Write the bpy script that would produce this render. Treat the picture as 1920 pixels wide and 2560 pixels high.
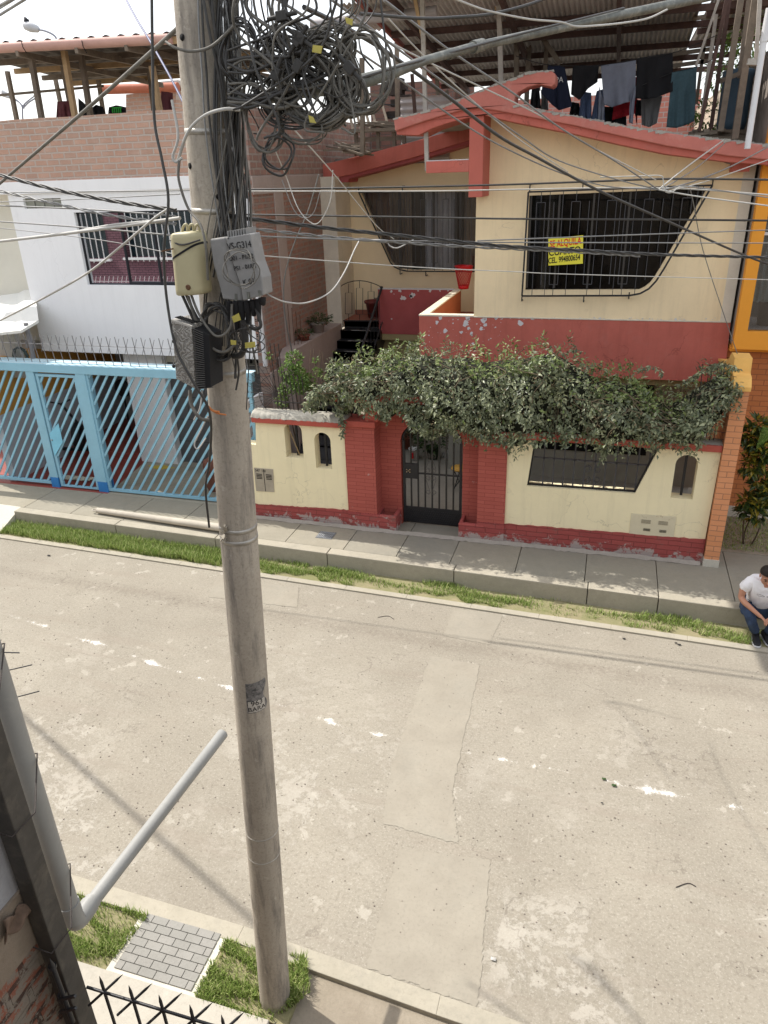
import bpy, bmesh, math, random
from math import sin, cos, pi, radians, sqrt
from mathutils import Vector, Matrix
from mathutils.geometry import tessellate_polygon
random.seed(7)
for o in list(bpy.data.objects): bpy.data.objects.remove(o)
sc = bpy.context.scene
# ---------------------------------------------------------------- camera, sky, sun, exposure
FPX, PIT, ROL, YAW, EYE = 1826.94, radians(24.7599), radians(-1.94734), radians(-17.4479), 6.0
_f = Vector((sin(YAW), cos(YAW), 0)); _r = Vector((cos(YAW), -sin(YAW), 0)); _u = Vector((0, 0, 1))
fwd = _f*cos(PIT) - _u*sin(PIT); up0 = _u*cos(PIT) + _f*sin(PIT)
rgt = _r*cos(ROL) + up0*sin(ROL); upv = up0*cos(ROL) - _r*sin(ROL)
cam = bpy.data.objects.new('camera', bpy.data.cameras.new('camera'))
bpy.context.collection.objects.link(cam)
cam.matrix_world = Matrix(((rgt.x, upv.x, -fwd.x, 0), (rgt.y, upv.y, -fwd.y, 0), (rgt.z, upv.z, -fwd.z, EYE), (0, 0, 0, 1)))
cam.data.sensor_fit = 'VERTICAL'; cam.data.sensor_height = 36; cam.data.lens = FPX/2560*36
cam.data.clip_start = .05; cam.data.clip_end = 3000
sc.camera = cam
sc.render.resolution_x = 768; sc.render.resolution_y = 1024
SUN = Vector((-.62, .20, .83)).normalized()
el = math.asin(SUN.z); az = math.atan2(SUN.x, SUN.y)
w = bpy.data.worlds.new('World'); sc.world = w; w.use_nodes = True
nt = w.node_tree; nt.nodes.clear()
sky = nt.nodes.new('ShaderNodeTexSky'); sky.sky_type = 'NISHITA'; sky.sun_disc = False
sky.sun_elevation = el; sky.sun_rotation = az; sky.dust_density = 3.5; sky.air_density = 1.0; sky.ozone_density = 1.0
hz = nt.nodes.new('ShaderNodeMixRGB'); hz.inputs[0].default_value = .6; hz.inputs[2].default_value = (6.9, 6.95, 7.0, 1)
bg = nt.nodes.new('ShaderNodeBackground'); bg.inputs[1].default_value = .135
wo = nt.nodes.new('ShaderNodeOutputWorld')
nt.links.new(sky.outputs[0], hz.inputs[1]); nt.links.new(hz.outputs[0], bg.inputs[0]); nt.links.new(bg.outputs[0], wo.inputs[0])
sl = bpy.data.lights.new('sun', 'SUN'); sl.energy = 3.0; sl.angle = radians(.53); sl.color = (1, .955, .89)
so = bpy.data.objects.new('sun', sl); bpy.context.collection.objects.link(so)
so.rotation_euler = (-SUN).to_track_quat('-Z', 'Y').to_euler()
sc.view_settings.view_transform = 'Standard'; sc.view_settings.look = 'None'; sc.view_settings.exposure = .90; sc.view_settings.gamma = 1
C = bpy.context.collection
# ---------------------------------------------------------------- photo measurement -> world point on a real plane
def ray(x, y): return rgt*((x-960)/FPX) - upv*((y-1280)/FPX) + fwd
def PY(x, y, Y): d = ray(x, y); return Vector((0, 0, EYE)) + d*(Y/d.y)
def PZ(x, y, z): d = ray(x, y); return Vector((0, 0, EYE)) + d*((z-EYE)/d.z)
def PX(x, y, X): d = ray(x, y); return Vector((0, 0, EYE)) + d*(X/d.x)
def XZ(pts, Y): return [(PY(a, b, Y).x, PY(a, b, Y).z) for a, b in pts]
# ---------------------------------------------------------------- materials
MATS = {}
class NT:
    def __init__(s, name):
        s.m = bpy.data.materials.new(name); s.m.use_nodes = True; s.t = s.m.node_tree; s.t.nodes.clear()
        s.o = s.n('ShaderNodeOutputMaterial'); s.b = s.n('ShaderNodeBsdfPrincipled'); s.l(s.b.outputs[0], s.o.inputs[0])
        s.tc = s.n('ShaderNodeTexCoord')
    def n(s, t, **k):
        x = s.t.nodes.new(t)
        for a, v in k.items(): setattr(x, a, v)
        return x
    def l(s, a, b): s.t.links.new(a, b)
    def noise(s, scale, det=5, rough=.6, vec=None, dist=0):
        x = s.n('ShaderNodeTexNoise'); x.inputs['Scale'].default_value = scale; x.inputs['Detail'].default_value = det
        x.inputs['Roughness'].default_value = rough; x.inputs['Distortion'].default_value = dist
        s.l(vec or s.tc.outputs['Object'], x.inputs['Vector']); return x.outputs['Fac']
    def ramp(s, fac, a, b, ca=(0, 0, 0, 1), cb=(1, 1, 1, 1)):
        if a > b: a, b, ca, cb = b, a, cb, ca
        r = s.n('ShaderNodeValToRGB'); r.color_ramp.elements[0].position = a; r.color_ramp.elements[1].position = b
        r.color_ramp.elements[0].color = ca; r.color_ramp.elements[1].color = cb; s.l(fac, r.inputs[0]); return r.outputs[0]
    def mix(s, fac, a, b, mode='MIX'):
        x = s.n('ShaderNodeMixRGB', blend_type=mode)
        for i, v in ((0, fac), (1, a), (2, b)):
            if isinstance(v, (int, float)): x.inputs[i].default_value = v
            elif isinstance(v, tuple): x.inputs[i].default_value = (*v[:3], 1)
            else: s.l(v, x.inputs[i])
        return x.outputs[0]
    def math(s, op, a, b=0, clamp=False):
        x = s.n('ShaderNodeMath', operation=op, use_clamp=clamp)
        for i, v in ((0, a), (1, b)):
            if isinstance(v, (int, float)): x.inputs[i].default_value = v
            else: s.l(v, x.inputs[i])
        return x.outputs[0]
    def bump(s, h, st, dist=.02):
        x = s.n('ShaderNodeBump'); x.inputs['Strength'].default_value = st; x.inputs['Distance'].default_value = dist
        s.l(h, x.inputs['Height']); s.l(x.outputs[0], s.b.inputs['Normal']); return x
    def col(s, c): s.l(c, s.b.inputs['Base Color'])
def mat(name, c, rough=.8, var=.12, sc_=3., bump=.15, bs=60., metal=0., dirt=None, spec=.3, streak=0):
    """painted / plain surface: broad tone variation, fine grain, optional dirt = (colour, scale, lo, hi, strength)"""
    if name in MATS: return MATS[name]
    bs = min(bs, 34)
    k = NT(name); b = k.b; b.inputs['Roughness'].default_value = rough; b.inputs['Metallic'].default_value = metal
    b.inputs['Specular IOR Level'].default_value = spec
    n1 = k.noise(sc_, 6, .65); n2 = k.noise(bs, 3, .6)
    f = k.ramp(n1, .3, .7)
    base = k.mix(f, tuple(x*(1-var) for x in c), tuple(min(1, x*(1+var)) for x in c))
    base = k.mix(k.math('MULTIPLY', k.ramp(n2, .35, .7), var*.7), base, tuple(x*.55 for x in c))
    if dirt:
        dc, ds, lo, hi, st = dirt
        base = k.mix(k.math('MULTIPLY', k.ramp(k.noise(ds, 8, .72, dist=.3), lo, hi), st), base, dc)
    if streak:
        mp = k.n('ShaderNodeMapping'); mp.inputs['Scale'].default_value = (5, 5, .45); k.l(k.tc.outputs['Object'], mp.inputs[0])
        base = k.mix(k.math('MULTIPLY', k.ramp(k.noise(1.5, 6, .7, vec=mp.outputs[0]), .50, .72), streak), base, tuple(x*.5 for x in c))
        v2 = k.n('ShaderNodeTexVoronoi', feature='DISTANCE_TO_EDGE'); v2.inputs['Scale'].default_value = .8
        wv = k.n('ShaderNodeVectorMath', operation='ADD'); nn = k.n('ShaderNodeTexNoise'); nn.inputs['Scale'].default_value = 2.5; nn.inputs['Detail'].default_value = 6
        k.l(k.tc.outputs['Object'], nn.inputs['Vector']); k.l(k.tc.outputs['Object'], wv.inputs[0]); k.l(nn.outputs['Color'], wv.inputs[1]); k.l(wv.outputs[0], v2.inputs['Vector'])
        base = k.mix(k.math('MULTIPLY', k.math('MULTIPLY', k.ramp(v2.outputs['Distance'], .007, .002), k.ramp(k.noise(.9, 3), .5, .6)), min(.6, streak*2)), base, tuple(x*.4 for x in c))
    k.col(base)
    if bump: k.bump(n2, bump, .01)
    MATS[name] = k.m; return k.m
def brickmat(name, c1, c2, mortar, bw, bh, axis='y', ms=.012, rough=.85, bump=.6, off=.5, dirt=None, ox=0, oz=0, fine=.25, blotch=None, low=0):
    if name in MATS: return MATS[name]
    k = NT(name); k.b.inputs['Roughness'].default_value = rough; k.b.inputs['Specular IOR Level'].default_value = .2
    sx = k.n('ShaderNodeSeparateXYZ'); k.l(k.tc.outputs['Object'], sx.inputs[0]); cx = k.n('ShaderNodeCombineXYZ')
    wob = k.math('MULTIPLY', k.math('SUBTRACT', k.noise(5, 3), .5), .022)
    k.l(k.math('ADD', k.math('ADD', sx.outputs[{'y': 0, 'x': 1}[axis]], ox), wob), cx.inputs[0])
    k.l(k.math('ADD', k.math('ADD', sx.outputs[2], oz), wob), cx.inputs[1])
    br = k.n('ShaderNodeTexBrick'); br.offset = off; k.l(cx.outputs[0], br.inputs['Vector'])
    br.inputs['Scale'].default_value = 1; br.inputs['Brick Width'].default_value = bw; br.inputs['Row Height'].default_value = bh
    br.inputs['Mortar Size'].default_value = ms; br.inputs['Mortar Smooth'].default_value = .15
    br.inputs['Color1'].default_value = (*c1, 1); br.inputs['Color2'].default_value = (*c2, 1); br.inputs['Mortar'].default_value = (*mortar, 1)
    n = k.noise(45, 5, .7); n2 = k.noise(2.5, 5, .65)
    c = k.mix(k.math('MULTIPLY', k.ramp(n, .3, .75), fine), br.outputs[0], tuple(x*.45 for x in c1))
    c = k.mix(k.math('MULTIPLY', k.ramp(n2, .35, .7), fine), c, tuple(min(1, x*1.35) for x in c2))
    if dirt: c = k.mix(k.math('MULTIPLY', k.ramp(k.noise(dirt[1], 8, .75), dirt[2], dirt[3]), dirt[4]), c, dirt[0])
    bn = k.noise(blotch[1], 6, .8, dist=.4) if blotch else None
    if low: bn = k.math('ADD', bn, k.math('MULTIPLY', k.math('SUBTRACT', low, sx.outputs[2]), .75))
    if blotch: c = k.mix(k.math('MULTIPLY', k.ramp(bn, blotch[2], blotch[3]), blotch[4]), c, blotch[0])
    k.col(c)
    h = k.mix(.3, br.outputs['Fac'], n); inv = k.math('SUBTRACT', 1, br.outputs['Fac'])
    k.bump(k.math('ADD', inv, k.math('MULTIPLY', n, .35)), bump, .012)
    MATS[name] = k.m; return k.m
def glassmat(name, tint=(.02, .03, .04), gl=.5, alpha=.25, rough=.02):
    """window glass: reflects by Fresnel, lets part of what is behind show through, darkened"""
    if name in MATS: return MATS[name]
    m = bpy.data.materials.new(name); m.use_nodes = True; t = m.node_tree; t.nodes.clear()
    o = t.nodes.new('ShaderNodeOutputMaterial'); tr = t.nodes.new('ShaderNodeBsdfTransparent'); g = t.nodes.new('ShaderNodeBsdfGlossy')
    tr.inputs[0].default_value = (alpha, alpha*1.02, alpha*1.05, 1); g.inputs[0].default_value = (.9, .92, .95, 1); g.inputs['Roughness'].default_value = rough
    fr = t.nodes.new('ShaderNodeFresnel'); fr.inputs[0].default_value = 1.5
    mx = t.nodes.new('ShaderNodeMixShader'); ad = t.nodes.new('ShaderNodeMath'); ad.operation = 'ADD'; ad.inputs[1].default_value = gl; ad.use_clamp = True
    t.links.new(fr.outputs[0], ad.inputs[0]); t.links.new(ad.outputs[0], mx.inputs[0]); t.links.new(tr.outputs[0], mx.inputs[1]); t.links.new(g.outputs[0], mx.inputs[2])
    t.links.new(mx.outputs[0], o.inputs[0]); MATS[name] = m; return m
def leafmat(name, ca, cb, cc, rough=.5, sheen=.25):
    """leaves: every leaf its own tone (random per island), a little translucency"""
    if name in MATS: return MATS[name]
    k = NT(name); k.b.inputs['Roughness'].default_value = rough; k.b.inputs['Specular IOR Level'].default_value = sheen
    g = k.n('ShaderNodeNewGeometry'); r = k.n('ShaderNodeValToRGB'); e = r.color_ramp.elements
    e[0].position = 0; e[0].color = (*ca, 1); e[1].position = 1; e[1].color = (*cc, 1)
    x = e.new(.55); x.color = (*cb, 1); k.l(g.outputs['Random Per Island'], r.inputs[0])
    c = k.mix(k.math('MULTIPLY', k.ramp(k.noise(2.2, 4), .35, .65), .35), r.outputs[0], cb)
    k.col(c)
    tl = k.n('ShaderNodeBsdfTranslucent'); k.l(c, tl.inputs[0]); mx = k.n('ShaderNodeMixShader'); mx.inputs[0].default_value = .22
    k.l(k.b.outputs[0], mx.inputs[1]); k.l(tl.outputs[0], mx.inputs[2]); k.l(mx.outputs[0], k.o.inputs[0])
    MATS[name] = k.m; return k.m
# ---------------------------------------------------------------- mesh building
class MB:
    def __init__(s): s.v = []; s.f = []; s.sm = []
    def add(s, vs, fs, smooth=False):
        n = len(s.v); s.v += [tuple(a) for a in vs]; s.f += [tuple(i+n for i in f) for f in fs]; s.sm += [smooth]*len(fs); return s
    def box(s, x0, x1, y0, y1, z0, z1):
        vs = [(x, y, z) for z in (z0, z1) for y in (y0, y1) for x in (x0, x1)]
        return s.add(vs, [(0, 2, 3, 1), (4, 5, 7, 6), (0, 1, 5, 4), (2, 6, 7, 3), (0, 4, 6, 2), (1, 3, 7, 5)])
    def obox(s, c, ax, ay, az):
        c = Vector(c); ax, ay, az = Vector(ax), Vector(ay), Vector(az)
        vs = [c + ax*i + ay*j + az*k for k in (-1, 1) for j in (-1, 1) for i in (-1, 1)]
        return s.add(vs, [(0, 2, 3, 1), (4, 5, 7, 6), (0, 1, 5, 4), (2, 6, 7, 3), (0, 4, 6, 2), (1, 3, 7, 5)])
    def bar(s, a, b, w, h=None, up=(0, 0, 1)):
        """rectangular bar from a to b, w wide, h high"""
        a, b = Vector(a), Vector(b); h = h or w; d = (b-a); L = d.length; d.normalize(); u = Vector(up)
        if abs(d.dot(u)) > .98: u = Vector((0, 1, 0))
        x = d.cross(u).normalized(); z = x.cross(d)
        return s.obox((a+b)/2, x*w/2, d*L/2, z*h/2)
    def tube(s, pts, r, n=8, cap=True, smooth=True):
        pts = [Vector(p) for p in pts]; m = len(pts); rr = r if isinstance(r, (list, tuple)) else [r]*m
        vs = []; t0 = (pts[1]-pts[0]).normalized(); u = t0.orthogonal().normalized()
        for i, p in enumerate(pts):
            t = (pts[min(i+1, m-1)]-pts[max(i-1, 0)])
            t = t.normalized() if t.length > 1e-9 else t0
            u = (u - t*u.dot(t)); u = u.normalized() if u.length > 1e-6 else t.orthogonal().normalized()
            v = t.cross(u)
            vs += [p + (u*cos(2*pi*j/n) + v*sin(2*pi*j/n))*rr[i] for j in range(n)]
        fs = [(i*n+j, i*n+(j+1) % n, (i+1)*n+(j+1) % n, (i+1)*n+j) for i in range(m-1) for j in range(n)]
        s.add(vs, fs, smooth)
        if cap: s.add(vs[:n], [tuple(range(n-1, -1, -1))]); s.add(vs[-n:], [tuple(range(n))])
        return s
    def lathe(s, c, prof, n=20, axis=(0, 0, 1), smooth=True):
        c = Vector(c); a = Vector(axis).normalized(); u = a.orthogonal().normalized(); v = a.cross(u)
        vs = [c + a*h + (u*cos(2*pi*j/n)+v*sin(2*pi*j/n))*r for r, h in prof for j in range(n)]
        fs = [(i*n+j, i*n+(j+1) % n, (i+1)*n+(j+1) % n, (i+1)*n+j) for i in range(len(prof)-1) for j in range(n)]
        return s.add(vs, fs, smooth)
    def prism(s, loops, d0, d1, axis='y'):
        """loops = [outer, hole, ...] of 2-D points; extruded from d0 to d1 along axis (y: (x,z); x: (y,z); z: (x,y))"""
        def P(p, d): return {'y': (p[0], d, p[1]), 'x': (d, p[0], p[1]), 'z': (p[0], p[1], d)}[axis]
        flat = [p for lp in loops for p in lp]; n = len(flat)
        tr = tessellate_polygon([[Vector((p[0], p[1], 0)) for p in lp] for lp in loops])
        vs = [P(p, d0) for p in flat] + [P(p, d1) for p in flat]
        fs = [tuple(t) for t in tr] + [tuple(i+n for i in reversed(t)) for t in tr]; k = 0
        for lp in loops:
            m = len(lp); fs += [(k+i, k+(i+1) % m, k+(i+1) % m+n, k+i+n) for i in range(m)]; k += m
        return s.add(vs, fs)
    def grid(s, fn, nu, nv, smooth=True):
        vs = [fn(i/nu, j/nv) for j in range(nv+1) for i in range(nu+1)]
        fs = [(j*(nu+1)+i, j*(nu+1)+i+1, (j+1)*(nu+1)+i+1, (j+1)*(nu+1)+i) for j in range(nv) for i in range(nu)]
        return s.add(vs, fs, smooth)
def mkobj(name, mb, m, loc=(0, 0, 0), parent=None, bevel=0, solid=0):
    me = bpy.data.meshes.new(name); loc = Vector(loc)
    me.from_pydata([tuple(Vector(v)-loc) for v in mb.v], [], mb.f); me.validate(clean_customdata=False)
    if len(me.polygons) == len(mb.sm): me.polygons.foreach_set('use_smooth', mb.sm)
    b = bmesh.new(); b.from_mesh(me)
    if not getattr(mb, 'raw', False): bmesh.ops.recalc_face_normals(b, faces=b.faces)
    b.to_mesh(me); b.free(); me.materials.append(m)
    o = bpy.data.objects.new(name, me); C.objects.link(o)
    if parent: o.parent = parent
    else: o.location = loc
    if solid: x = o.modifiers.new('solid', 'SOLIDIFY'); x.thickness = solid
    if bevel:
        x = o.modifiers.new('bevel', 'BEVEL'); x.width = bevel; x.segments = 2; x.limit_method = 'ANGLE'; x.angle_limit = radians(50)
    return o
class T:
    """a thing: an Empty at its base that parents its parts"""
    def __init__(s, name, label, cat, loc, group=None):
        s.loc = Vector(loc); o = bpy.data.objects.new(name, None); C.objects.link(o); o.location = s.loc; o.empty_display_size = .1
        o['label'] = label; o['category'] = cat; s.o = o
        if group: o['group'] = group
    def part(s, name, mb, m, bevel=0, solid=0, label=None):
        o = mkobj(name, mb, m, s.loc, s.o, bevel, solid)
        if label: o['label'] = label
        return o
    def sub(s, par, name, mb, m, bevel=0): return mkobj(name, mb, m, s.loc, par, bevel)
def solo(name, mb, m, label, cat, group=None, bevel=0, solid=0, kind=None):
    xs, ys, zs = zip(*mb.v); loc = ((min(xs)+max(xs))/2, (min(ys)+max(ys))/2, min(zs))
    o = mkobj(name, mb, m, loc, None, bevel, solid); o['label'] = label; o['category'] = cat
    if group: o['group'] = group
    if kind: o['kind'] = kind
    return o
def struct(name, mb, m, bevel=0):
    o = mkobj(name, mb, m, bevel=bevel); o['kind'] = 'structure'; return o
def spline(pts, n=8):
    P = [Vector(p) for p in pts]; P = [P[0]*2-P[1]] + P + [P[-1]*2-P[-2]]; out = []
    for i in range(1, len(P)-2):
        a, b, c, d = P[i-1:i+3]
        for k in range(n):
            t = k/n; out.append(.5*((2*b)+(-a+c)*t+(2*a-5*b+4*c-d)*t*t+(-a+3*b-3*c+d)*t**3))
    return out + [P[-2]]
def textmesh(txt, size, m, parent=None, loc=(0, 0, 0), depth=.002, sx=1, rot=None, loc0=(0, 0, 0), name='lettering', thin=0):
    cu = bpy.data.curves.new('lettering', 'FONT'); cu.body = txt; cu.size = size; cu.extrude = depth; cu.offset = thin
    cu.align_x = 'CENTER'; cu.align_y = 'CENTER'
    tmp = bpy.data.objects.new('tmp', cu); C.objects.link(tmp); bpy.context.view_layer.update()
    me = bpy.data.meshes.new_from_object(tmp); bpy.data.objects.remove(tmp)
    M4 = (rot or Matrix.Rotation(pi/2, 4, 'X'))
    me.transform(Matrix.Translation(Vector(loc)-Vector(loc0)) @ M4 @ Matrix.Diagonal((sx, 1, 1, 1)))
    me.materials.clear(); me.materials.append(m); o = bpy.data.objects.new(name, me); C.objects.link(o)
    if parent: o.parent = parent
    return o
def leaf(mb, p, d, n, L, W):
    """a pointed leaf: 6 vertices folded along the midrib, base p, direction d, normal n"""
    d = d.normalized(); s_ = d.cross(n); s_ = s_.normalized() if s_.length > 1e-6 else d.orthogonal().normalized(); n = s_.cross(d)
    vs = [p, p+d*L*.45+s_*W*.5+n*W*.15, p+d*L-n*L*.12, p+d*L*.45-s_*W*.5+n*W*.15, p+d*L*.5-n*W*.08]
    mb.add(vs, [(0, 1, 4), (1, 2, 4), (0, 4, 3), (4, 2, 3)])
def rv(a=1): return Vector((random.uniform(-a, a), random.uniform(-a, a), random.uniform(-a, a)))
# ================================================================ THE SETTING
SL = -.035                                    # the street runs 2 degrees off the house fronts
def YL(a, x): return a + SL*x
def strip(mb, x0, x1, a0, a1, z0, z1, n=24):
    for i in range(n):
        xa, xb = x0+(x1-x0)*i/n, x0+(x1-x0)*(i+1)/n
        mb.prism([[(xa, YL(a0, xa)), (xb, YL(a0, xb)), (xb, YL(a1, xb)), (xa, YL(a1, xa))]], z0, z1, 'z')
    return mb
def sheet(loops, z):
    mb = MB(); flat = [p for lp in loops for p in lp]
    mb.add([(p[0], p[1], z) for p in flat], [tuple(t) for t in tessellate_polygon([[Vector((p[0], p[1], 0)) for p in lp] for lp in loops])]); return mb
def roadmat():
    k = NT('dusty_road'); k.b.inputs['Roughness'].default_value = .9; k.b.inputs['Specular IOR Level'].default_value = .15
    broad = k.ramp(k.noise(.55, 6, .6), .35, .68); mid = k.noise(3.1, 7, .7, dist=.4); grain = k.noise(26, 5, .8); g2 = k.noise(48, 4, .8)
    c = k.mix(broad, (.238, .215, .173), (.302, .275, .223))
    sx = k.n('ShaderNodeSeparateXYZ'); k.l(k.tc.outputs['Object'], sx.inputs[0]); X, Y = sx.outputs[0], sx.outputs[1]
    # aggregate: fine dark and light grains
    c = k.mix(k.math('MULTIPLY', k.ramp(grain, .50, .64), .5), c, (.15, .13, .10))
    c = k.mix(k.math('MULTIPLY', k.ramp(g2, .53, .64), .42), c, (.47, .44, .385))
    # worn crust, more of it on the near half of the street
    near = k.n('ShaderNodeMapRange'); near.inputs[1].default_value = 8.6; near.inputs[2].default_value = 4.6; k.l(Y, near.inputs[0])
    gate = k.ramp(k.noise(.42, 3, .5), .44, .58)
    m1 = k.math('MULTIPLY', k.math('MULTIPLY', k.ramp(k.math('ADD', k.math('MULTIPLY', k.noise(1.6, 8, .78, dist=.6), .6), k.math('MULTIPLY', k.noise(8, 8, .8), .4)), .50, .53), gate), near.outputs[0])
    c = k.mix(k.math('MULTIPLY', m1, .55), c, (.43, .40, .345))
    spots = k.math('MULTIPLY', k.ramp(k.noise(4.2, 5, .6, dist=.3), .62, .64), k.ramp(k.noise(.7, 2), .45, .55)); c = k.mix(k.math('MULTIPLY', spots, .45), c, (.44, .41, .35))
    dk = k.ramp(k.noise(1.3, 8, .72, dist=.3), .48, .75); c = k.mix(k.math('MULTIPLY', dk, .30), c, (.22, .19, .15))
    vs = k.n('ShaderNodeMapping'); vs.inputs['Scale'].default_value = (.28, 3.2, 1); k.l(k.tc.outputs['Object'], vs.inputs[0])
    tr = k.ramp(k.noise(1.3, 5, .6, vec=vs.outputs[0]), .56, .66)
    c = k.mix(k.math('MULTIPLY', tr, .3), c, (.24, .205, .165))
    # pits
    v = k.n('ShaderNodeTexVoronoi'); v.inputs['Scale'].default_value = 33; k.l(k.tc.outputs['Object'], v.inputs['Vector'])
    pit = k.math('MULTIPLY', k.ramp(v.outputs['Distance'], .12, .05), k.ramp(k.noise(1.1, 5, .7), .53, .62)); c = k.mix(k.math('MULTIPLY', pit, .6), c, (.09, .075, .06))
    # rough seam where two pours meet, running along the street
    sd = k.math('ABSOLUTE', k.math('SUBTRACT', k.math('SUBTRACT', Y, k.math('MULTIPLY', X, -.035)), k.math('ADD', 8.30, k.math('MULTIPLY', k.math('SUBTRACT', k.noise(1.2, 4), .5), .22))))
    seam = k.math('MULTIPLY', k.ramp(sd, .20, .03), k.ramp(k.noise(14, 6, .85), .40, .58)); c = k.mix(k.math('MULTIPLY', seam, .42), c, (.15, .125, .10))
    # hairline cracks
    v2 = k.n('ShaderNodeTexVoronoi', feature='DISTANCE_TO_EDGE'); v2.inputs['Scale'].default_value = .55
    wv = k.n('ShaderNodeVectorMath', operation='ADD'); nn = k.n('ShaderNodeTexNoise'); nn.inputs['Scale'].default_value = 3; nn.inputs['Detail'].default_value = 6
    k.l(k.tc.outputs['Object'], nn.inputs['Vector']); k.l(k.tc.outputs['Object'], wv.inputs[0]); k.l(nn.outputs['Color'], wv.inputs[1]); k.l(wv.outputs[0], v2.inputs['Vector'])
    crack = k.math('MULTIPLY', k.ramp(v2.outputs['Distance'], .006, .002), k.ramp(k.noise(.8, 3), .45, .6)); c = k.mix(k.math('MULTIPLY', crack, .5), c, (.12, .1, .08))
    # a scattered line of lime powder along the middle
    left = k.math('MULTIPLY', k.math('MAXIMUM', k.math('SUBTRACT', -2.55, X), 0), .185); right = k.math('MULTIPLY', k.math('MAXIMUM', k.math('ADD', X, 2.55), 0), -.028)
    cy = k.math('ADD', k.math('ADD', left, right), 6.40); d = k.math('ABSOLUTE', k.math('SUBTRACT', Y, k.math('ADD', cy, k.math('MULTIPLY', k.math('SUBTRACT', k.noise(2.5, 3), .5), .16))))
    cx = k.n('ShaderNodeCombineXYZ'); k.l(X, cx.inputs[0]); along = k.ramp(k.noise(1.7, 4, .65, vec=cx.outputs[0]), .44, .66)
    wdt = k.math('ADD', k.math('MULTIPLY', along, .085), .03)
    core = k.math('SUBTRACT', 1, k.math('DIVIDE', d, wdt), True); dust = k.ramp(k.math('SUBTRACT', k.math('MULTIPLY', core, k.math('ADD', k.math('MULTIPLY', along, .85), .12)), k.math('MULTIPLY', k.ramp(k.noise(42, 6, .95), .34, .62), .70)), .0, .30)
    dust = k.math('MULTIPLY', dust, k.math('GREATER_THAN', core, .01))
    xa = k.n('ShaderNodeMapRange'); xa.inputs[1].default_value = -8.6; xa.inputs[2].default_value = -7.6; k.l(X, xa.inputs[0])
    c = k.mix(k.math('MULTIPLY', k.math('MULTIPLY', dust, .85), xa.outputs[0]), c, (.88, .87, .83))
    k.col(c); h = k.math('ADD', k.math('MULTIPLY', grain, .6), k.math('ADD', k.math('MULTIPLY', m1, .5), k.math('MULTIPLY', g2, .5)))
    k.bump(h, .5, .008); return k.m
def concmat(name, a, b, stain=(.2, .19, .16), st=.35, bs=.3, isl=0):
    k = NT(name); k.b.inputs['Roughness'].default_value = .88; k.b.inputs['Specular IOR Level'].default_value = .15
    n = k.noise(2.2, 7, .68, dist=.3); g = k.noise(30, 5, .8); c = k.mix(k.ramp(n, .3, .7), a, b)
    c = k.mix(k.math('MULTIPLY', k.ramp(g, .5, .7), .3), c, tuple(x*.6 for x in a))
    c = k.mix(k.math('MULTIPLY', k.ramp(k.noise(1.1, 8, .75), .5, .68), st), c, stain)
    if isl:
        g_ = k.n('ShaderNodeNewGeometry'); c = k.mix(k.math('MULTIPLY', g_.outputs['Random Per Island'], isl), c, (.19, .19, .17))
    k.col(c); k.bump(g, bs, .006); return k.m
M_road = roadmat(); M_patch = concmat('patch_concrete', (.258, .233, .188), (.315, .287, .233), st=.35)
M_walk = concmat('sidewalk_concrete', (.265, .24, .185), (.33, .30, .235), isl=.4, st=.55); M_kerb = concmat('kerb_concrete', (.31, .285, .225), (.39, .355, .285), st=.5)
M_kerbface = M_kerb; M_soil = concmat('soil', (.24, .205, .155), (.32, .28, .22), stain=(.17, .135, .10), bs=1.0)
M_pale = concmat('pale_concrete', (.50, .47, .40), (.58, .55, .47), st=.2)
gm = MB(); R_ = 600; gm.add([(-R_, -R_, -.03), (R_, -R_, -.03), (R_, R_, -.03), (-R_, R_, -.03)], [(0, 1, 2, 3)]); struct('ground', gm, M_soil)
# road between the two concrete edge strips
def lineY(a, xs): return [(x, YL(a, x)) for x in xs]
XS = [-40, -20, -10, -5, 0, 5, 20, 40]
NE = [(-40, 4.4), (-8, 3.9), (-5.2, 3.80), (-2.6, 3.74), (-.8, 3.62), (3, 3.42), (40, 2.2)]
struct('road', sheet([NE + [(x, y) for x, y in reversed(lineY(9.28, XS))]], 0), M_road)
def jag(pts, a=.012, n=40):
    out = []
    for i, p in enumerate(pts):
        q = pts[(i+1) % len(pts)]
        out += [(p[0]+(q[0]-p[0])*k/n+random.uniform(-a, a), p[1]+(q[1]-p[1])*k/n+random.uniform(-a, a)) for k in range(n)]
    return out
for i, poly in enumerate([[(-1.93, 8.05), (-1.24, 8.0), (-1.15, 5.75), (-.95, 5.1), (-1.75, 5.15), (-1.87, 5.9)], [(-1.88, 9.3), (-1.12, 9.28), (-1.2, 8.5), (-1.86, 8.56)],
                          [(-1.5, 4.9), (-.62, 5.0), (-.5, 3.62), (-1.45, 3.68)], [(-5.9, 9.36), (-4.4, 9.3), (-4.2, 8.75), (-5.7, 8.7)]]):
    struct('road_patch', sheet([jag(poly)], .004), M_patch)
fe = MB(); strip(fe, -10.8, 30, 9.28, 9.40, -.1, .025, 40); struct('road_edge', fe, M_kerb, .008)
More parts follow.
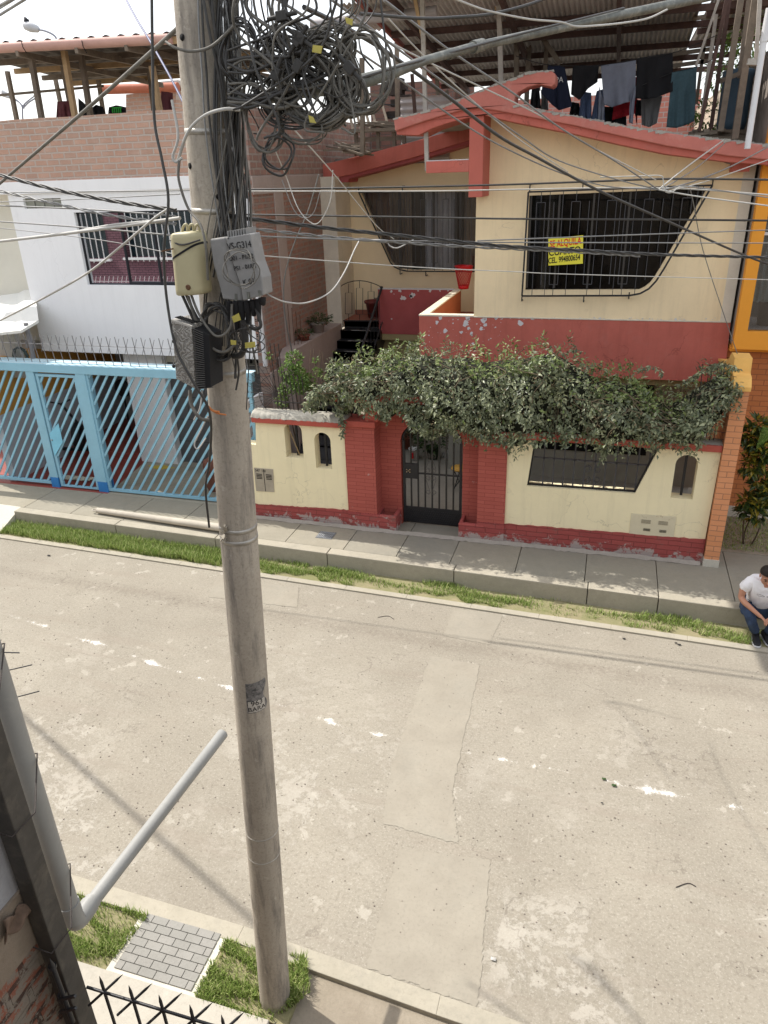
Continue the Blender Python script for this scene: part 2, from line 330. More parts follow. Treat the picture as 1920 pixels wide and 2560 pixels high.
# far kerb and sidewalk in slabs
kb = MB(); xk = [-10.75, -8.4, -6.3, -4.17, -2.0, .05, 1.05, 3.4, 6, 9, 14, 20, 30]
for a, b in zip(xk, xk[1:]): kb.prism([[(a+.006, YL(9.86, a)), (b-.006, YL(9.86, b)), (b-.006, YL(10.06, b)), (a+.006, YL(10.06, a))]], -.1, .30, 'z')
struct('kerb', kb, M_kerb, .012)
kb = MB(); kb.prism([[(-30, YL(9.30, -30)), (-10.75, YL(9.30, -10.75)), (-10.75, YL(10.06, -10.75)), (-30, YL(10.06, -30))]], -.1, .1, 'z')
kb.v = [(x, y, (.3 if z > 0 and y > 10.3 else (.01 if z > 0 else z))) for x, y, z in kb.v]; struct('driveway_ramp', kb, M_pale)
sw = MB(); js = [PZ(*q, .3).x for q in [(97, 1247), (200, 1268), (338, 1278), (480, 1281), (735, 1329), (875, 1350), (1008, 1360), (1136, 1380), (1295, 1400), (1464, 1423), (1644, 1458), (1835, 1490)]]
js = [-30, -20, -14] + js + [3.6, 5.5, 8, 12, 20, 30]
sk = [PZ(*q, .3).x for q in [(710, 1356), (849, 1383)]]; dx = sk[0]-PZ(758, 1302, .3).x
for a, b in zip(js, js[1:]):
    sw.prism([[(a+.005, YL(10.065, a)), (b-.005, YL(10.065, b)), (b-.005, 11.75), (a+.005, 11.75)]], -.1, .297, 'z')
struct('sidewalk', sw, M_walk, .006)
# small metal valve cover let into the sidewalk
vc = T('valve_cover', 'small square metal grating cover set in the sidewalk slab before the cream wall', 'manhole cover', PZ(815, 1338, .3))
p = vc.loc; mv = MB(); mv.box(p.x-.15, p.x+.15, p.y-.13, p.y+.13, .285, .303); vc.part('frame', mv, mat('old_iron', (.16, .165, .17), .6, .2, 8, .4))
mv = MB()
for i in range(9): mv.box(p.x-.13+i*.03, p.x-.115+i*.03, p.y-.115, p.y+.115, .303, .310)
for j in range(3): mv.box(p.x-.13, p.x+.13, p.y-.08+j*.075, p.y-.07+j*.075, .303, .311)
vc.part('grating', mv, mat('grate', (.25, .26, .27), .6, .2, 8, .3))
# near side of the street: edge strip, soil, grass patches, paver path, pavement slab
ne = MB()
for (x0, y0), (x1, y1) in zip(NE[:-1], NE[1:]): ne.prism([[(x0, y0-.16), (x1, y1-.16), (x1, y1), (x0, y0)]], -.1, .02, 'z')
struct('near_road_edge', ne, M_kerb, .006)
# ---------------------------------------------------------------- grass
M_grass = leafmat('grass_blades', (.15, .22, .045), (.25, .34, .085), (.52, .52, .25), .6, .2)
M_turf = concmat('turf_soil', (.16, .17, .07), (.30, .25, .16), stain=(.10, .11, .04), bs=1, st=.5)
def grass(name, n, samp, hmin, hmax, label, lean=.6, w=.005, seed=3):
    random.seed(seed); mb = MB(); mb.raw = True
    while n > 0:
        q = samp()
        if q is None: continue
        x, y, z, s = q; n -= 1; h = random.uniform(hmin, hmax)*s; a = random.uniform(0, 2*pi); l = random.uniform(.1, lean)*h
        d = Vector((cos(a), sin(a), 0)); sd = Vector((-sin(a), cos(a), 0))*w*random.uniform(.6, 1.3)
        b = Vector((x, y, z-.005)); m_ = b + Vector((0, 0, h*.6)) + d*l*.4; t = b + Vector((0, 0, h)) + d*l*1.2
        mb.add([b-sd, b+sd, m_+sd*.8, m_-sd*.8, t], [(0, 1, 2, 3), (3, 2, 4)])
    o = mkobj(name, mb, M_grass); o['label'] = label; o['category'] = 'grass'; o['kind'] = 'stuff'; return o
tf = MB(); strip(tf, -10.76, 30, 9.39, 9.88, -.05, .018, 60); struct('verge_soil', tf, M_turf)
def hnoise(x, y): return .5+.5*sin(x*2.1+1.3*sin(y*3+x))*cos(y*4.1+x*.7)
def s_far():
    x = random.uniform(-10.75, 2.9); t = random.random(); d = hnoise(x, t*2)
    ed = .12+.10*sin(x*5.3)+.08*sin(x*13.1+2)
    if t < ed*(1.3 if x > -5.6 else .4) or (x > -4.5 and t > 1.0-.18*(1+sin(x*3.7))): return None
    bare = 1 if x < -5.6 else (.75 if x < -3.6 else .5)
    if -.75 < x < .05: bare = .12
    if random.random() > ((.35+.65*d) if x < -6 else max(0, d*1.5-.25)+.10)*bare: return None
    hgt = (1.5 if x < -6 else .75+.15*d) * (1.0 if t < .6 else 1.15)
    return x, YL(9.40+.47*t, x), .018, hgt
grass('grass_verge', 24000, s_far, .04, .10, 'strip of green grass between the kerb and the road edge')
NP = [[(-3.85, 3.58), (-3.05, 3.56), (-3.42, 3.02), (-3.5, 2.82), (-4.1, 2.9)], [(-2.72, 3.55), (-1.95, 3.52), (-1.72, 3.1), (-1.75, 2.66), (-2.62, 2.66), (-2.85, 2.78)]]
def inpoly(x, y, P):
    c = False; j = len(P)-1
    for i in range(len(P)):
        if (P[i][1] > y) != (P[j][1] > y) and x < (P[j][0]-P[i][0])*(y-P[i][1])/(P[j][1]-P[i][1])+P[i][0]: c = not c
        j = i
    return c
grass('grass_patch', 5200, lambda: (lambda x, y: (x, y, .018, .6+.55*hnoise(x*3+1, y*5)) if inpoly(x, y, [(-4.6, 3.6), (-3.47, 3.6), (-3.55, 3.08), (-4.6, 3.06)]) and (hnoise(x*3.1, y*4.3) > .42 or random.random() < .16) else None)(random.uniform(-4.6, -3.4), random.uniform(3.05, 3.62)), .03, .075, 'patch of grass between the grey downpipe and the paver slab', w=.004, seed=5)
grass('grass_patch', 5200, lambda: (lambda x, y: (x, y, .018, .6+.55*hnoise(x*3, y*5)+(.5 if x > -2.0 else 0)) if inpoly(x, y, [(-2.70, 3.58), (-2.4, 3.6), (-1.96, 3.62), (-1.82, 3.35), (-2.0, 3.08), (-2.1, 3.05), (-2.72, 3.06)]) and (hnoise(x*2.7+2, y*4.1) > .40 or random.random() < .16) else None)(random.uniform(-2.75, -1.75), random.uniform(3.05, 3.64)), .03, .08, 'patch of grass around the foot of the concrete utility pole', w=.004, seed=6)
tp = MB(); tp.box(-30, -3.555, 3.062, 3.57, -.1, .012); tp.box(-2.695, -1.9, 3.062, 3.57, -.1, .012); struct('lawn_soil', tp, M_turf)
pp = MB(); pp.box(-3.55, -2.70, 3.07, 3.585, -.1, .016); struct('path_border', pp, M_pale)
M_paver = concmat('paver_grey', (.24, .232, .21), (.30, .29, .265), isl=.35, st=.2, bs=.5)
pv = MB(); ry = 3.11
for r in range(7):
    y0, y1 = 3.105+r*.0735, 3.105+r*.0735+.069; x = -3.49 + (0 if r % 2 else -.075)
    while x < -2.77:
        a, b = max(x, -3.49+(.0)), min(x+.145, -2.76)
        if b-a > .02: pv.box(a, b, y0, y1, .0, .0285)
        x += .150
struct('path_pavers', pv, M_paver, .003)
ns = MB(); ns.box(-30, -2.04, 2.45, 3.06, -.1, .05); struct('near_pavement', ns, concmat('near_pavement_concrete', (.36, .335, .28), (.44, .41, .35), st=.35), .01)
# ================================================================ THE CREAM HOUSE
WY = 12.85
CREAM = (.66, .525, .33); RED = (.45, .12, .09)
M_cream = mat('cream_paint', (.82, .67, .43), .85, .07, 1.2, .1, 80, dirt=((.42, .33, .21), 2.6, .60, .80, .5), streak=.22)
M_crlow = mat('pale_yellow_paint', (.82, .735, .49), .85, .05, 1.5, .12, 60, dirt=((.42, .38, .26), 3.0, .60, .74, .5), streak=.2)
M_side = mat('plaster_column', (.64, .59, .49), .85, .12, 2, .2, 40, dirt=((.3, .27, .22), 4, .55, .8, .5))
M_red = mat('red_paint', RED, .75, .12, 1.6, .12, 50, dirt=((.42, .16, .13), 3.5, .52, .75, .5), streak=.3)
M_redd = mat('red_paint_worn_shaded', (.33, .075, .075), .75, .15, 1.6, .12, 50, dirt=((.30, .10, .09), 6, .55, .8, .4))  # darker copy of the red: shade of the recessed wing painted in
M_flake = mat('bare_plaster', (.58, .56, .56), .9, .08, 9)
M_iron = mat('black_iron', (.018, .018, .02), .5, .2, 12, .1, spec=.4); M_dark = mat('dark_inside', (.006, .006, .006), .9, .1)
M_glass = glassmat('window_glass', gl=.02, alpha=.85)
house = T('cream_house', 'two-storey cream house with red roof band and hanging red column', 'house', (-2, 12.85, .3))
# front wall of the right block, with window opening
wpx = [(1323, 489), (1769, 470), (1638, 690), (1626, 706), (1613, 717), (1598, 724), (1313, 725)]
win = XZ(wpx, WY)
outer = [(-2.28, 3.71), (1.83, 3.71)] + XZ([(1874, 425), (1640, 358), (1450, 310), (1330, 280), (1262, 268)], WY) + [(-2.28, 6.85)]
m = MB(); m.prism([outer, win], WY, WY+.16); house.part('wall', m, M_cream)
m = MB(); m.box(-2.28, -2.14, WY+.16, 17.2, 2.75, 6.6); house.part('side_wall', m, M_cream)
m = MB(); m.box(1.67, 1.83, WY-.006, WY+.1, 3.72, 5.98); house.part('corner_pilaster', m, M_side)
# red balcony band
band = house
m = MB(); m.prism([[(-3.26, 3.71), (1.83, 3.715), (1.86, 3.0), (1.86, 2.74), (-3.26, 2.74)]], WY-.012, WY+.14); rb = house.part('balcony_wall', m, M_red)
m = MB(); m.box(-3.26, -3.12, WY+.14, 15.95, 2.74, 3.71); house.part('balcony_side_wall', m, mat('orange_red_paint', (.34, .10, .045), .8, .12, 2))
m = MB(); m.box(-3.265, -2.28, WY-.016, WY+.145, 3.705, 3.735); m.box(-2.28, 1.83, WY-.022, WY+.0, 3.70, 3.722); m.box(-3.265, -3.11, WY+.14, 15.95, 3.705, 3.732); house.part('balcony_ledge', m, mat('ledge_plaster_sunlit', (.62, .57, .46), .9, .15, 6, .4, 30, dirt=((.4, .2, .17), 5, .6, .75, .7)), .006)  # ledge tops coloured pale to stand for sunlight on them
m = MB(); m.box(-4.98, -3.26, 15.95, 16.08, 2.74, 3.71); house.part('terrace_wall', m, M_redd)
m = MB(); m.box(-4.98, -3.26, 15.945, 16.085, 3.71, 3.725); house.part('terrace_ledge', m, M_flake)
# peeled paint flakes on the red band
def blob(cx, cz, r, n=11, k=.45): return [(cx+r*(1+random.uniform(-k, k))*cos(2*pi*i/n)*1.1, cz+r*(1+random.uniform(-k, k))*sin(2*pi*i/n)) for i in range(n)]
random.seed(11); m = MB()
def flake(mb, px, py, rpx, Y):
    p = PY(px, py, Y); q = PY(px+rpx, py, Y); b = blob(p.x, p.z, (q-p).length); mb.prism([b], Y-.003, Y+.002)
for px, py, r in [(1092, 806, 4), (1114, 827, 5), (1153, 831, 3.5), (1164, 808, 7), (1172, 820, 4), (1178, 834, 4), (1180, 838, 2), (1203, 821, 4), (1210, 801, 6), (1213, 812, 4), (1300, 808, 6), (1182, 859, 3), (1227, 846, 1.5), (1239, 818, 1.5), (1072, 838, 1.5), (1120, 838, 1.3), (1192, 810, 1.5), (1252, 806, 1), (1133, 808, 1.6), (1222, 849, 1.2), (1245, 793, 3), (1170, 795, 5), (1240, 796, 3), (1100, 795, 4), (1330, 796, 3), (1690, 798, 3), (1700, 800, 2), (1500, 796, 3), (1596, 800, 2), (1380, 796, 2)]:
    flake(m, px, py, r, WY-.012)
for k in range(26): flake(m, random.uniform(1060, 1260), random.uniform(800, 860), random.uniform(.4, 1), WY-.012)
for k in range(60): flake(m, random.uniform(1050, 1800), random.uniform(794, 799), random.uniform(.5, 1.8), WY-.012)
for px, py, r in [(1008, 745, 6), (1031, 738, 6), (1028, 741, 4), (978, 729, 3), (1000, 727, 4), (979, 797, 1.5), (1075, 728, 3), (1045, 727, 2), (985, 735, 1), (1100, 727, 2), (1120, 727, 2)]: flake(m, px, py, r, 15.95)
house.part('bare_plaster_flakes', m, M_flake)
# recessed left wing
RY = 16.9
lwpx = [(902, 481), (1194, 479), (1194, 674), (1040, 675), (1000, 672), (985, 664), (975, 652)]
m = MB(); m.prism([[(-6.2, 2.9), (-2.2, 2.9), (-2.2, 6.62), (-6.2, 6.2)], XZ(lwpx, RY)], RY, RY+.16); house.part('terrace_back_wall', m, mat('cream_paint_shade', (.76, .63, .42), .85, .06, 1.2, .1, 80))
m = MB(); m.box(-6.2, -5.86, 15.95, 16.9, 2.85, 6.0); house.part('left_pier', m, M_side)
m = MB(); m.box(-5.87, -3.1, 16.08, 16.9, 2.86, 3.0); m.box(-3.12, -2.2, WY+.15, 16.9, 2.86, 3.0); house.part('terrace_floor', m, brickmat('terracotta_floor', (.28, .10, .07), (.30, .12, .08), (.2, .13, .1), .25, .25, bump=.1))
m = MB(); m.box(-5.86, -2.3, 16.885, 16.9, 3.0, 3.1); house.part('skirting', m, mat('terracotta_skirt', (.30, .11, .07), .6))
m = MB(); m.box(-4.98, 1.83, 15.96, 17.2, 2.6, 2.738); m.box(-3.25, 1.83, 13.0, 15.96, 2.6, 2.738); m.box(-5.0, 1.83, 16.2, 16.4, .3, 2.6); house.part('floor_slab', m, mat('olive_soffit', (.30, .25, .13), .9, .1))
m = MB(); m.box(-3.0, 1.83, 14.2, 14.35, .3, 2.6); house.part('ground_floor_wall', m, mat('grey_green_wall', (.30, .30, .26), .9, .1))
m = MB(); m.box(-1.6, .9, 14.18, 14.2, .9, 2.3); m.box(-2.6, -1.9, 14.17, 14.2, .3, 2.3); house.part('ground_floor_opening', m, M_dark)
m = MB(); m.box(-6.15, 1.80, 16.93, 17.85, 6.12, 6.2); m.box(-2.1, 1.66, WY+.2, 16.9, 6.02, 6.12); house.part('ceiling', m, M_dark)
# dark room behind the big window, glass, curtain, steel grille
def room(Y, x0, x1, z0, z1, d=1.6):
    m = MB(); m.box(x0, x1, Y+d, Y+d+.02, z0, z1); m.box(x0-.02, x0, Y+.17, Y+d, z0, z1); m.box(x1, x1+.02, Y+.17, Y+d, z0, z1); m.box(x0, x1, Y+.17, Y+d, z0-.02, z0); m.box(x0, x1, Y+.17, Y+d, z1, z1+.02); return m
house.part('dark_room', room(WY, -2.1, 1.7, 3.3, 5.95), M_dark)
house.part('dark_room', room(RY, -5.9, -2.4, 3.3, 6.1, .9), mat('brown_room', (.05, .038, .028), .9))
def pane(T_, loop, Y, name='window', g=None):
    m = MB(); m.prism([loop], Y, Y+.008); return T_.part(name, m, g or M_glass)
wn = pane(house, win, WY+.06, g=glassmat('dark_window_glass', gl=0, alpha=.38))
M_alu = mat('dark_aluminium', (.07, .065, .06), .45, .1, metal=.3)
def mullions(pxl, Y, T_, par, zt=5.68, zb=4.2, w=.03):
    m = MB()
    for x in pxl: m.box(x-w/2, x+w/2, Y+.045, Y+.085, zb, zt)
    return T_.sub(par, 'mullion', m, M_alu)
mullions([-1.40, -.95, -.42, .12], WY, house, wn)
def curtain(x0, x1, z0, z1, Y, amp=.03, fr=60):
    m = MB(); m.grid(lambda u, v: (x0+(x1-x0)*u, Y+amp*sin(u*fr*(x1-x0))+amp*.5*sin(u*fr*2.3+1), z0+(z1-z0)*v), int(90*(x1-x0))+8, 2); return m
M_drk_curt = mat('brown_curtain', (.24, .17, .11), .9, .1)
house.sub(wn, 'curtain', curtain(-1.42, -.88, 4.15, 5.75, WY+.26, .02), mat('grey_curtain', (.26, .24, .20), .9))
m = MB(); m.tube([(-.93, WY+.25, 4.2), (-.93, WY+.25, 5.4)], .05); house.sub(wn, 'curtain_tie', m, mat('beige_cloth', (.22, .19, .14), .9))
m = MB(); m.box(.05, .42, WY+.22, WY+.24, 4.2, 5.66); house.sub(wn, 'blue_board', m, mat('dark_blue', (.03, .07, .12), .6))
w2 = pane(house, XZ(lwpx, RY), RY+.06)
mullions([-4.72, -3.95, -3.45, -3.35], RY, house, w2, 5.66, 3.95, .05)
house.sub(w2, 'curtain', curtain(-5.6, -4.5, 3.95, 5.7, RY+.24, .02), M_drk_curt)
house.sub(w2, 'curtain', curtain(-4.2, -3.5, 3.95, 5.7, RY+.3, .02), mat('pale_curtain', (.5, .48, .47), .9)); house.sub(w2, 'curtain', curtain(-3.3, -2.6, 3.95, 5.7, RY+.24, .02), M_drk_curt)
# grilles
def clipx(poly, x):
    zs = []
    for i in range(len(poly)):
        a, b = poly[i], poly[(i+1) % len(poly)]
        if (a[0]-x)*(b[0]-x) <= 0 and abs(a[0]-b[0]) > 1e-6: zs.append(a[1]+(b[1]-a[1])*(x-a[0])/(b[0]-a[0]))
    return (min(zs), max(zs)) if len(zs) > 1 else None
def grille(label, loop, Y, dx, phase=0, studs=(), wallY=None):
    g = T('window_grille', label, 'window grille', (loop[0][0], Y, min(z for _, z in loop)))
    m = MB(); P3 = [(x, Y, z) for x, z in loop]
    for a, b in zip(P3, P3[1:]+P3[:1]): m.bar(a, b, .026, .026, up=(0, 1, 0))
    for x, z, dz in studs: m.bar((x, Y, z), (x, Y, z+dz), .018); m.bar((x, Y, z+dz), (x, wallY, z+dz), .016)
    g.part('frame', m, M_iron); xs = [p[0] for p in loop]; x = min(xs)+dx*.6; k = phase; m = MB()
    while x < max(xs)-.03:
        c = clipx(loop, x)
        if c:
            lo, hi = c; w = dx*.5
            if hi-lo > .35:
                top = k % 2 == 0; x2 = min(x+w, max(xs)-.02); c2 = clipx(loop, x2)
                if c2 and c2[1]-c2[0] > .3:
                    zt = min(hi, c2[1])-.16; zb = max(lo, c2[0])+.18
                    m.bar((x, Y, max(zb, c[0]) if not top else zb-.0), (x, Y, zt), .010); m.bar((x2, Y, zb), (x2, Y, zt), .010)
                    if top: m.bar((x, Y, zt), (x2, Y, zt), .010); m.bar(((x+x2)/2, Y, zt), ((x+x2)/2, Y, min(hi, c2[1])), .010); m.bar((x, Y, c[0]), (x, Y, zb), .010)
                    else: m.bar((x, Y, zb), (x2, Y, zb), .010); m.bar(((x+x2)/2, Y, zb), ((x+x2)/2, Y, max(lo, c2[0])), .010); m.bar((x2, Y, zt), (x2, Y, c2[1]), .010); 
                    c3 = clipx(loop, x2+w*.5)
                    if c3 and c3[1]-c3[0] > .3 and k % 4 == 0: m.bar((x2+w*.5, Y, c3[0]), (x2+w*.5, Y, c3[1]), .009)
            else: m.bar((x, Y, lo), (x, Y, hi), .010)
        x += dx; k += 1
    g.part('bars', m, mat('grey_iron', (.06, .06, .065), .5, .2, 12, .1)); return g
gl = XZ([(1321, 480), (1781, 463), (1660, 672), (1640, 703), (1622, 722), (1600, 734), (1573, 739), (1305, 740)], 12.72)
gr = grille('wide black iron grille over the large first-floor window with the rent notice', gl, 12.72, .27, studs=[(gl[1][0], gl[1][1], .07), (gl[0][0]+.02, gl[0][1], .1), (-.6, gl[0][1]+.01, .1), (gl[-1][0], gl[-1][1], -.08), (-.45, gl[-1][1], -.08), (.25, gl[-3][1]+.02, -.1)], wallY=WY)
ll = XZ([(897, 481), (1194, 476), (1194, 679), (1018, 678), (1000, 674), (986, 667), (976, 656)], 16.72)
grille('black iron grille over the recessed terrace window with slanted left side', ll, 16.72, .25, 1, studs=[(ll[0][0], ll[0][1], .08), (ll[0][0]+1.0, ll[0][1], .1), (ll[4][0], ll[4][1], -.1), (ll[4][0]+.6, ll[3][1], -.1)], wallY=RY)
# roof band, slab, hanging column and ledge
def r3(x, y): return (900+x/2.592, y/2.592)
def r4(x, y): return (1280+x/2.592, y/2.592)
FY = 12.1
top = [r3(*q) for q in [(218, 770), (330, 745), (415, 725), (560, 682), (700, 622), (800, 582), (900, 540), (1000, 510), (1090, 472), (1240, 460), (1262, 475), (1268, 500), (1262, 545)]]
under = [r3(*q) for q in [(1240, 562), (1160, 545), (1085, 565), (1025, 598), (1003, 630), (1000, 672), (1040, 692)]]
right = [r3(1200, 725), r4(400, 755), r4(800, 832), r4(1200, 888), r4(1659, 942), (1960, 375)]
lowr = [(1960, 408), r4(1659, 1035), r4(1400, 1010), r4(1000, 945), r4(700, 880), r4(400, 812), r4(0, 735), r3(880, 715), r3(780, 700), r3(690, 706), r3(560, 740), r3(400, 790), r3(228, 850)]
m = MB(); m.prism([XZ(top+under+right+lowr, FY)], FY, FY+.42); rf = house.part('roof_band', m, mat('roof_red_paint', (.46, .155, .125), .8, .14, 1.3, .15, 40, dirt=((.52, .30, .26), 4, .52, .76, .5)), .015)
low2 = [(1960, 398), r4(1659, 1025), r4(1400, 1000), r4(1000, 935), r4(700, 870), r4(400, 800), r4(0, 725), r3(880, 705), r3(780, 690), r3(690, 696), r3(560, 730), r3(400, 780), r3(235, 840)]
low3 = [r3(238, 872), r3(380, 876), r3(470, 830), r3(560, 800), r3(690, 765), r3(800, 745), r3(880, 765), r4(0, 790), r4(400, 868), r4(700, 938), r4(1000, 1000), r4(1400, 1050), r4(1659, 1068), (1960, 428)]
m = MB(); m.prism([XZ(low2+low3, FY+.06)], FY+.06, WY+.02); house.part('roof_soffit', m, M_red, .01)
m = MB(); m.prism([XZ([r3(240, 800), r3(560, 715), r3(780, 640), r3(1000, 700), r4(400, 780), r4(1200, 910), r4(1659, 960), (1960, 395), (1960, 415), r4(1659, 1020), r4(1000, 945), r4(400, 810), r3(880, 730), r3(780, 700), r3(560, 742), r3(400, 790)], WY)], WY, 16.6); rs = house.part('roof_slab', m, mat('raw_concrete', (.28, .26, .23), .95, .2, 3, .6, 30))
# shorten the slab on the left overhang: the left wing has its own band further back
m = MB(); m.prism([XZ([(799, 413), (905, 388), (1040, 352), (1200, 306), (1200, 342), (1040, 392), (880, 436), (801, 452)], 16.2)], 16.2, 16.5); house.part('left_roof_band', m, M_red, .01)
m = MB(); m.prism([XZ([(801, 448), (1040, 388), (1200, 338), (1200, 352), (1040, 402), (872, 447), (870, 456), (801, 456)], 16.25)], 16.25, 16.92); house.part('left_roof_soffit', m, M_redd, .01)
m = MB(); m.prism([XZ([(860, 404), (1190, 312), (1190, 330), (860, 420)], 16.5)], 16.5, 22); house.part('left_roof_slab', m, MATS['raw_concrete'])
m = MB(); m.box(-2.29, -2.075, 12.2, 12.9, 5.64, 6.82); house.part('hanging_column', m, mat('column_red', (.44, .12, .09), .75, .08, 1.6, .1, 60), .008)
m = MB(); m.box(-2.96, -2.29, 12.2, 12.42, 6.0, 6.165); house.part('ledge', m, M_red, .008)
m = MB(); m.box(-2.955, -2.295, 12.21, 12.41, 6.165, 6.18); house.part('ledge_top', m, M_flake, .004)
m = MB(); m.box(1.47, 1.70, 12.5, WY, 5.88, 6.02); house.part('bracket', m, M_red, .005)
# ---------------------------------------------------------------- stairs, gate, railing
st = T('outside_staircase', 'black tiled outside stairs climbing beside the brick party wall', 'staircase', (-5.5, 14, .3))
M_black = mat('black_tile', (.018, .018, .02), .35, .3, 5, .05, dirt=((.10, .095, .085), 9, .55, .8, .5), spec=.5)
x0, x1 = -5.86, -4.92; Yt = 16.08; nst = 15; m = MB(); rise, run = .18, .27
for i in range(nst):
    zt = 3.0-rise*(i+0); yf = Yt-run*i
    if i: m.box(x0, x1, yf, yf+run+.02, zt-rise*.0-.18, zt)
    m.box(x0, x1, yf-.0, yf+.02, zt-.18, zt)
m2 = MB(); m2.prism([[(Yt+.1, 2.8), (Yt+.1, 2.5), (Yt-run*nst, .05), (Yt-run*nst, .35)]], x0+.01, x1-.01, 'x'); st.part('stringer', m2, M_black)
st.part('steps', m, M_black, .008); m = MB()
for i in range(1, 6): m = MB(); m.box(x0+.25, x0+.72, Yt-run*i+.02, Yt-run*i+.045, 3.0-rise*i, 3.0-rise*i+.004); st.part('grip_strip', m, mat('grey_strip', (.4, .39, .38), .7))
pw = [PX(*q, -5.9) for q in [(838, 826), (738, 872), (727, 890)]]
m = MB(); m.prism([[(16.0, 2.95), (pw[1].y, pw[1].z), (pw[2].y, pw[2].z-.05), (pw[2].y+.05, .3), (16.0, .3)]], -6.18, -5.88, 'x')
M_pink = mat('pinkish_plaster', (.36, .29, .26), .9, .12, 2, .3, 30, dirt=((.2, .17, .15), 4, .55, .8, .6)); solo('stair_parapet', m, M_pink, 'pinkish plastered parapet sloping down left of the black stairs', 'wall', bevel=.01)
gt = T('stair_gate', 'low black iron gate with arched top at the head of the stairs', 'gate', (-5.4, 16.02, 3.0)); m = MB()
gy = 16.02
def gp(x, y): q = PY(600+x/4.608, 700+y/4.608, gy); return (q.x, gy, q.z)
for a, b in [((1120, 105), (1133, 490)), ((1140, 95), (1152, 470)), ((1618, 75), (1618, 490)), ((1600, 110), (1605, 490)), ((1152, 470), (1600, 470))]: m.bar(gp(*a), gp(*b), .022)
gt.part('frame', m, M_iron); m = MB()
arc = [gp(*q) for q in [(1142, 95), (1180, 58), (1245, 28), (1310, 12), (1378, 7), (1445, 14), (1508, 30), (1570, 52), (1620, 78)]]
m.tube(arc, .010, 6); gt.part('top_rail', m, M_iron); m = MB()
for x0_, x1_, yt, yb in [(1213, 1290, 148, 390), (1340, 1415, 93, 395), (1475, 1545, 133, 385)]:
    m.tube([gp(x0_, yb), gp(x0_, yt), gp(x1_, yt), gp(x1_, yb), gp(x0_, yb)], .007, 5, smooth=False); xm = (x0_+x1_)/2
    m.bar(gp(xm, yt), gp(xm, {1213: 40, 1340: 8, 1475: 32}[x0_]), .010); m.bar(gp(xm, yb), gp(xm, 470), .010)
m.bar(gp(1545, 210), gp(1600, 210), .014); gt.part('bars', m, M_iron)
rl = T('stair_railing', 'black sloping handrail on the open side of the stairs', 'railing', (-4.9, 15, 2)); m = MB()
h0, h1 = PX(962, 724, -4.9), PX(905, 900, -4.9); h0 = Vector((-4.9, 16.0, 3.75)); h1 = Vector((-4.9, 13.0, 1.8))
m.tube([h0, h1], .028, 8); m.bar((-4.9, 16.0, 2.7), h0, .03); rl.part('handrail', m, M_iron); m = MB()
for k in range(14):
    t = k/13; a = h0.lerp(h1, t); m.bar(a, a-Vector((0, 0, .72)), .010)
m.bar(h0-Vector((0, 0, .72)), h1-Vector((0, 0, .72)), .02); rl.part('balusters', m, M_iron)
# red basket on the parapet corner, flower pots
def basket():
    b = PY(1156, 727, 15.98); t = T('laundry_basket', 'red plastic basket with lattice sides standing on the terrace parapet', 'basket', (b.x+.02, 16.0, 3.735)); z0 = 3.735; H = .46
    c = Vector((b.x+.02, 16.0, z0)); R = lambda v: .115+.065*v; m = MB(); N = 18
    for s_ in (1, -1):
        for i in range(N):
            m.tube([c+Vector((cos(a)*R(v), sin(a)*R(v), .06+(H-.14)*v)) for v in [k/6 for k in range(7)] for a in [2*pi*i/N+s_*v*1.4]], .006, 4)
    t.part('lattice', m, mat('red_plastic', (.50, .015, .02), .35, .05)); m = MB()
    m.lathe(c, [(R(1), H-.07), (R(1)+.005, H-.01), (R(1)+.025, H), (R(1)+.02, H+.01), (R(1)-.004, H), (R(1)-.01, H-.07)], 28); t.part('rim', m, MATS['red_plastic'])
    m = MB(); m.lathe(c, [(.0, 0), (.11, 0), (.118, .07), (.105, .07), (.1, .02), (0, .02)], 24); t.part('base', m, MATS['red_plastic'])
basket()
def pot(name, label, c, r, h, m_, cat='flower pot', plant=None, group=None):
    t = T(name, label, cat, c, group); m = MB(); m.lathe(c, [(0, 0), (r*.68, 0), (r*.9, h*.85), (r*1.04, h*.86), (r*1.08, h), (r*.96, h), (r*.9, h*.86), (0, h*.84)], 24); t.part('pot', m, m_)
    if plant:
        n, R, hh, L, W, mt = plant; m = MB(); m.raw = True; c = Vector(c)
        for i in range(n):
            a = random.uniform(0, 2*pi); rr = R*sqrt(random.random()); b = c+Vector((cos(a)*rr, sin(a)*rr, h+hh*random.random()*(1-.5*rr/R)))
            leaf(m, b, Vector((cos(a), sin(a), random.uniform(-.3, .9))), Vector((0, 0, 1))+rv(.5), L*random.uniform(.6, 1.2), W)
        t.part('foliage', m, mt)
        m = MB()
        for i in range(7): a = i*.9; m.tube([c+Vector((0, 0, h*.8)), c+Vector((cos(a)*R*.5, sin(a)*R*.5, h+hh*.7))], .004, 5)
        t.part('stems', m, mat('plant_stem', (.12, .10, .05), .8))
    return t
M_leafd = leafmat('dark_leaves', (.022, .04, .015), (.04, .075, .022), (.08, .13, .04)); M_leafl = leafmat('light_leaves', (.06, .12, .02), (.12, .21, .04), (.26, .36, .09))
M_terra = mat('terracotta', (.22, .075, .05), .7, .15, 6)
pot('flower_pot', 'large empty dark red pot behind the stair gate', (-5.25, 16.5, 3.0), .22, .38, mat('dark_red_plastic', (.17, .035, .03), .6, .1))
m = MB()
for k in range(5): m.tube([(-5.05+.26*cos(a)+.01*k, 16.42+.2*sin(a), 3.012+.006*k) for a in [i*.4 for i in range(17)]], .008, 5)
solo('garden_hose', m, mat('hose', (.10, .04, .03), .6), 'reddish hose coiled on the terracotta landing by the pot', 'hose')
c1 = PX(812, 845, -6.02); c1.z = 2.83
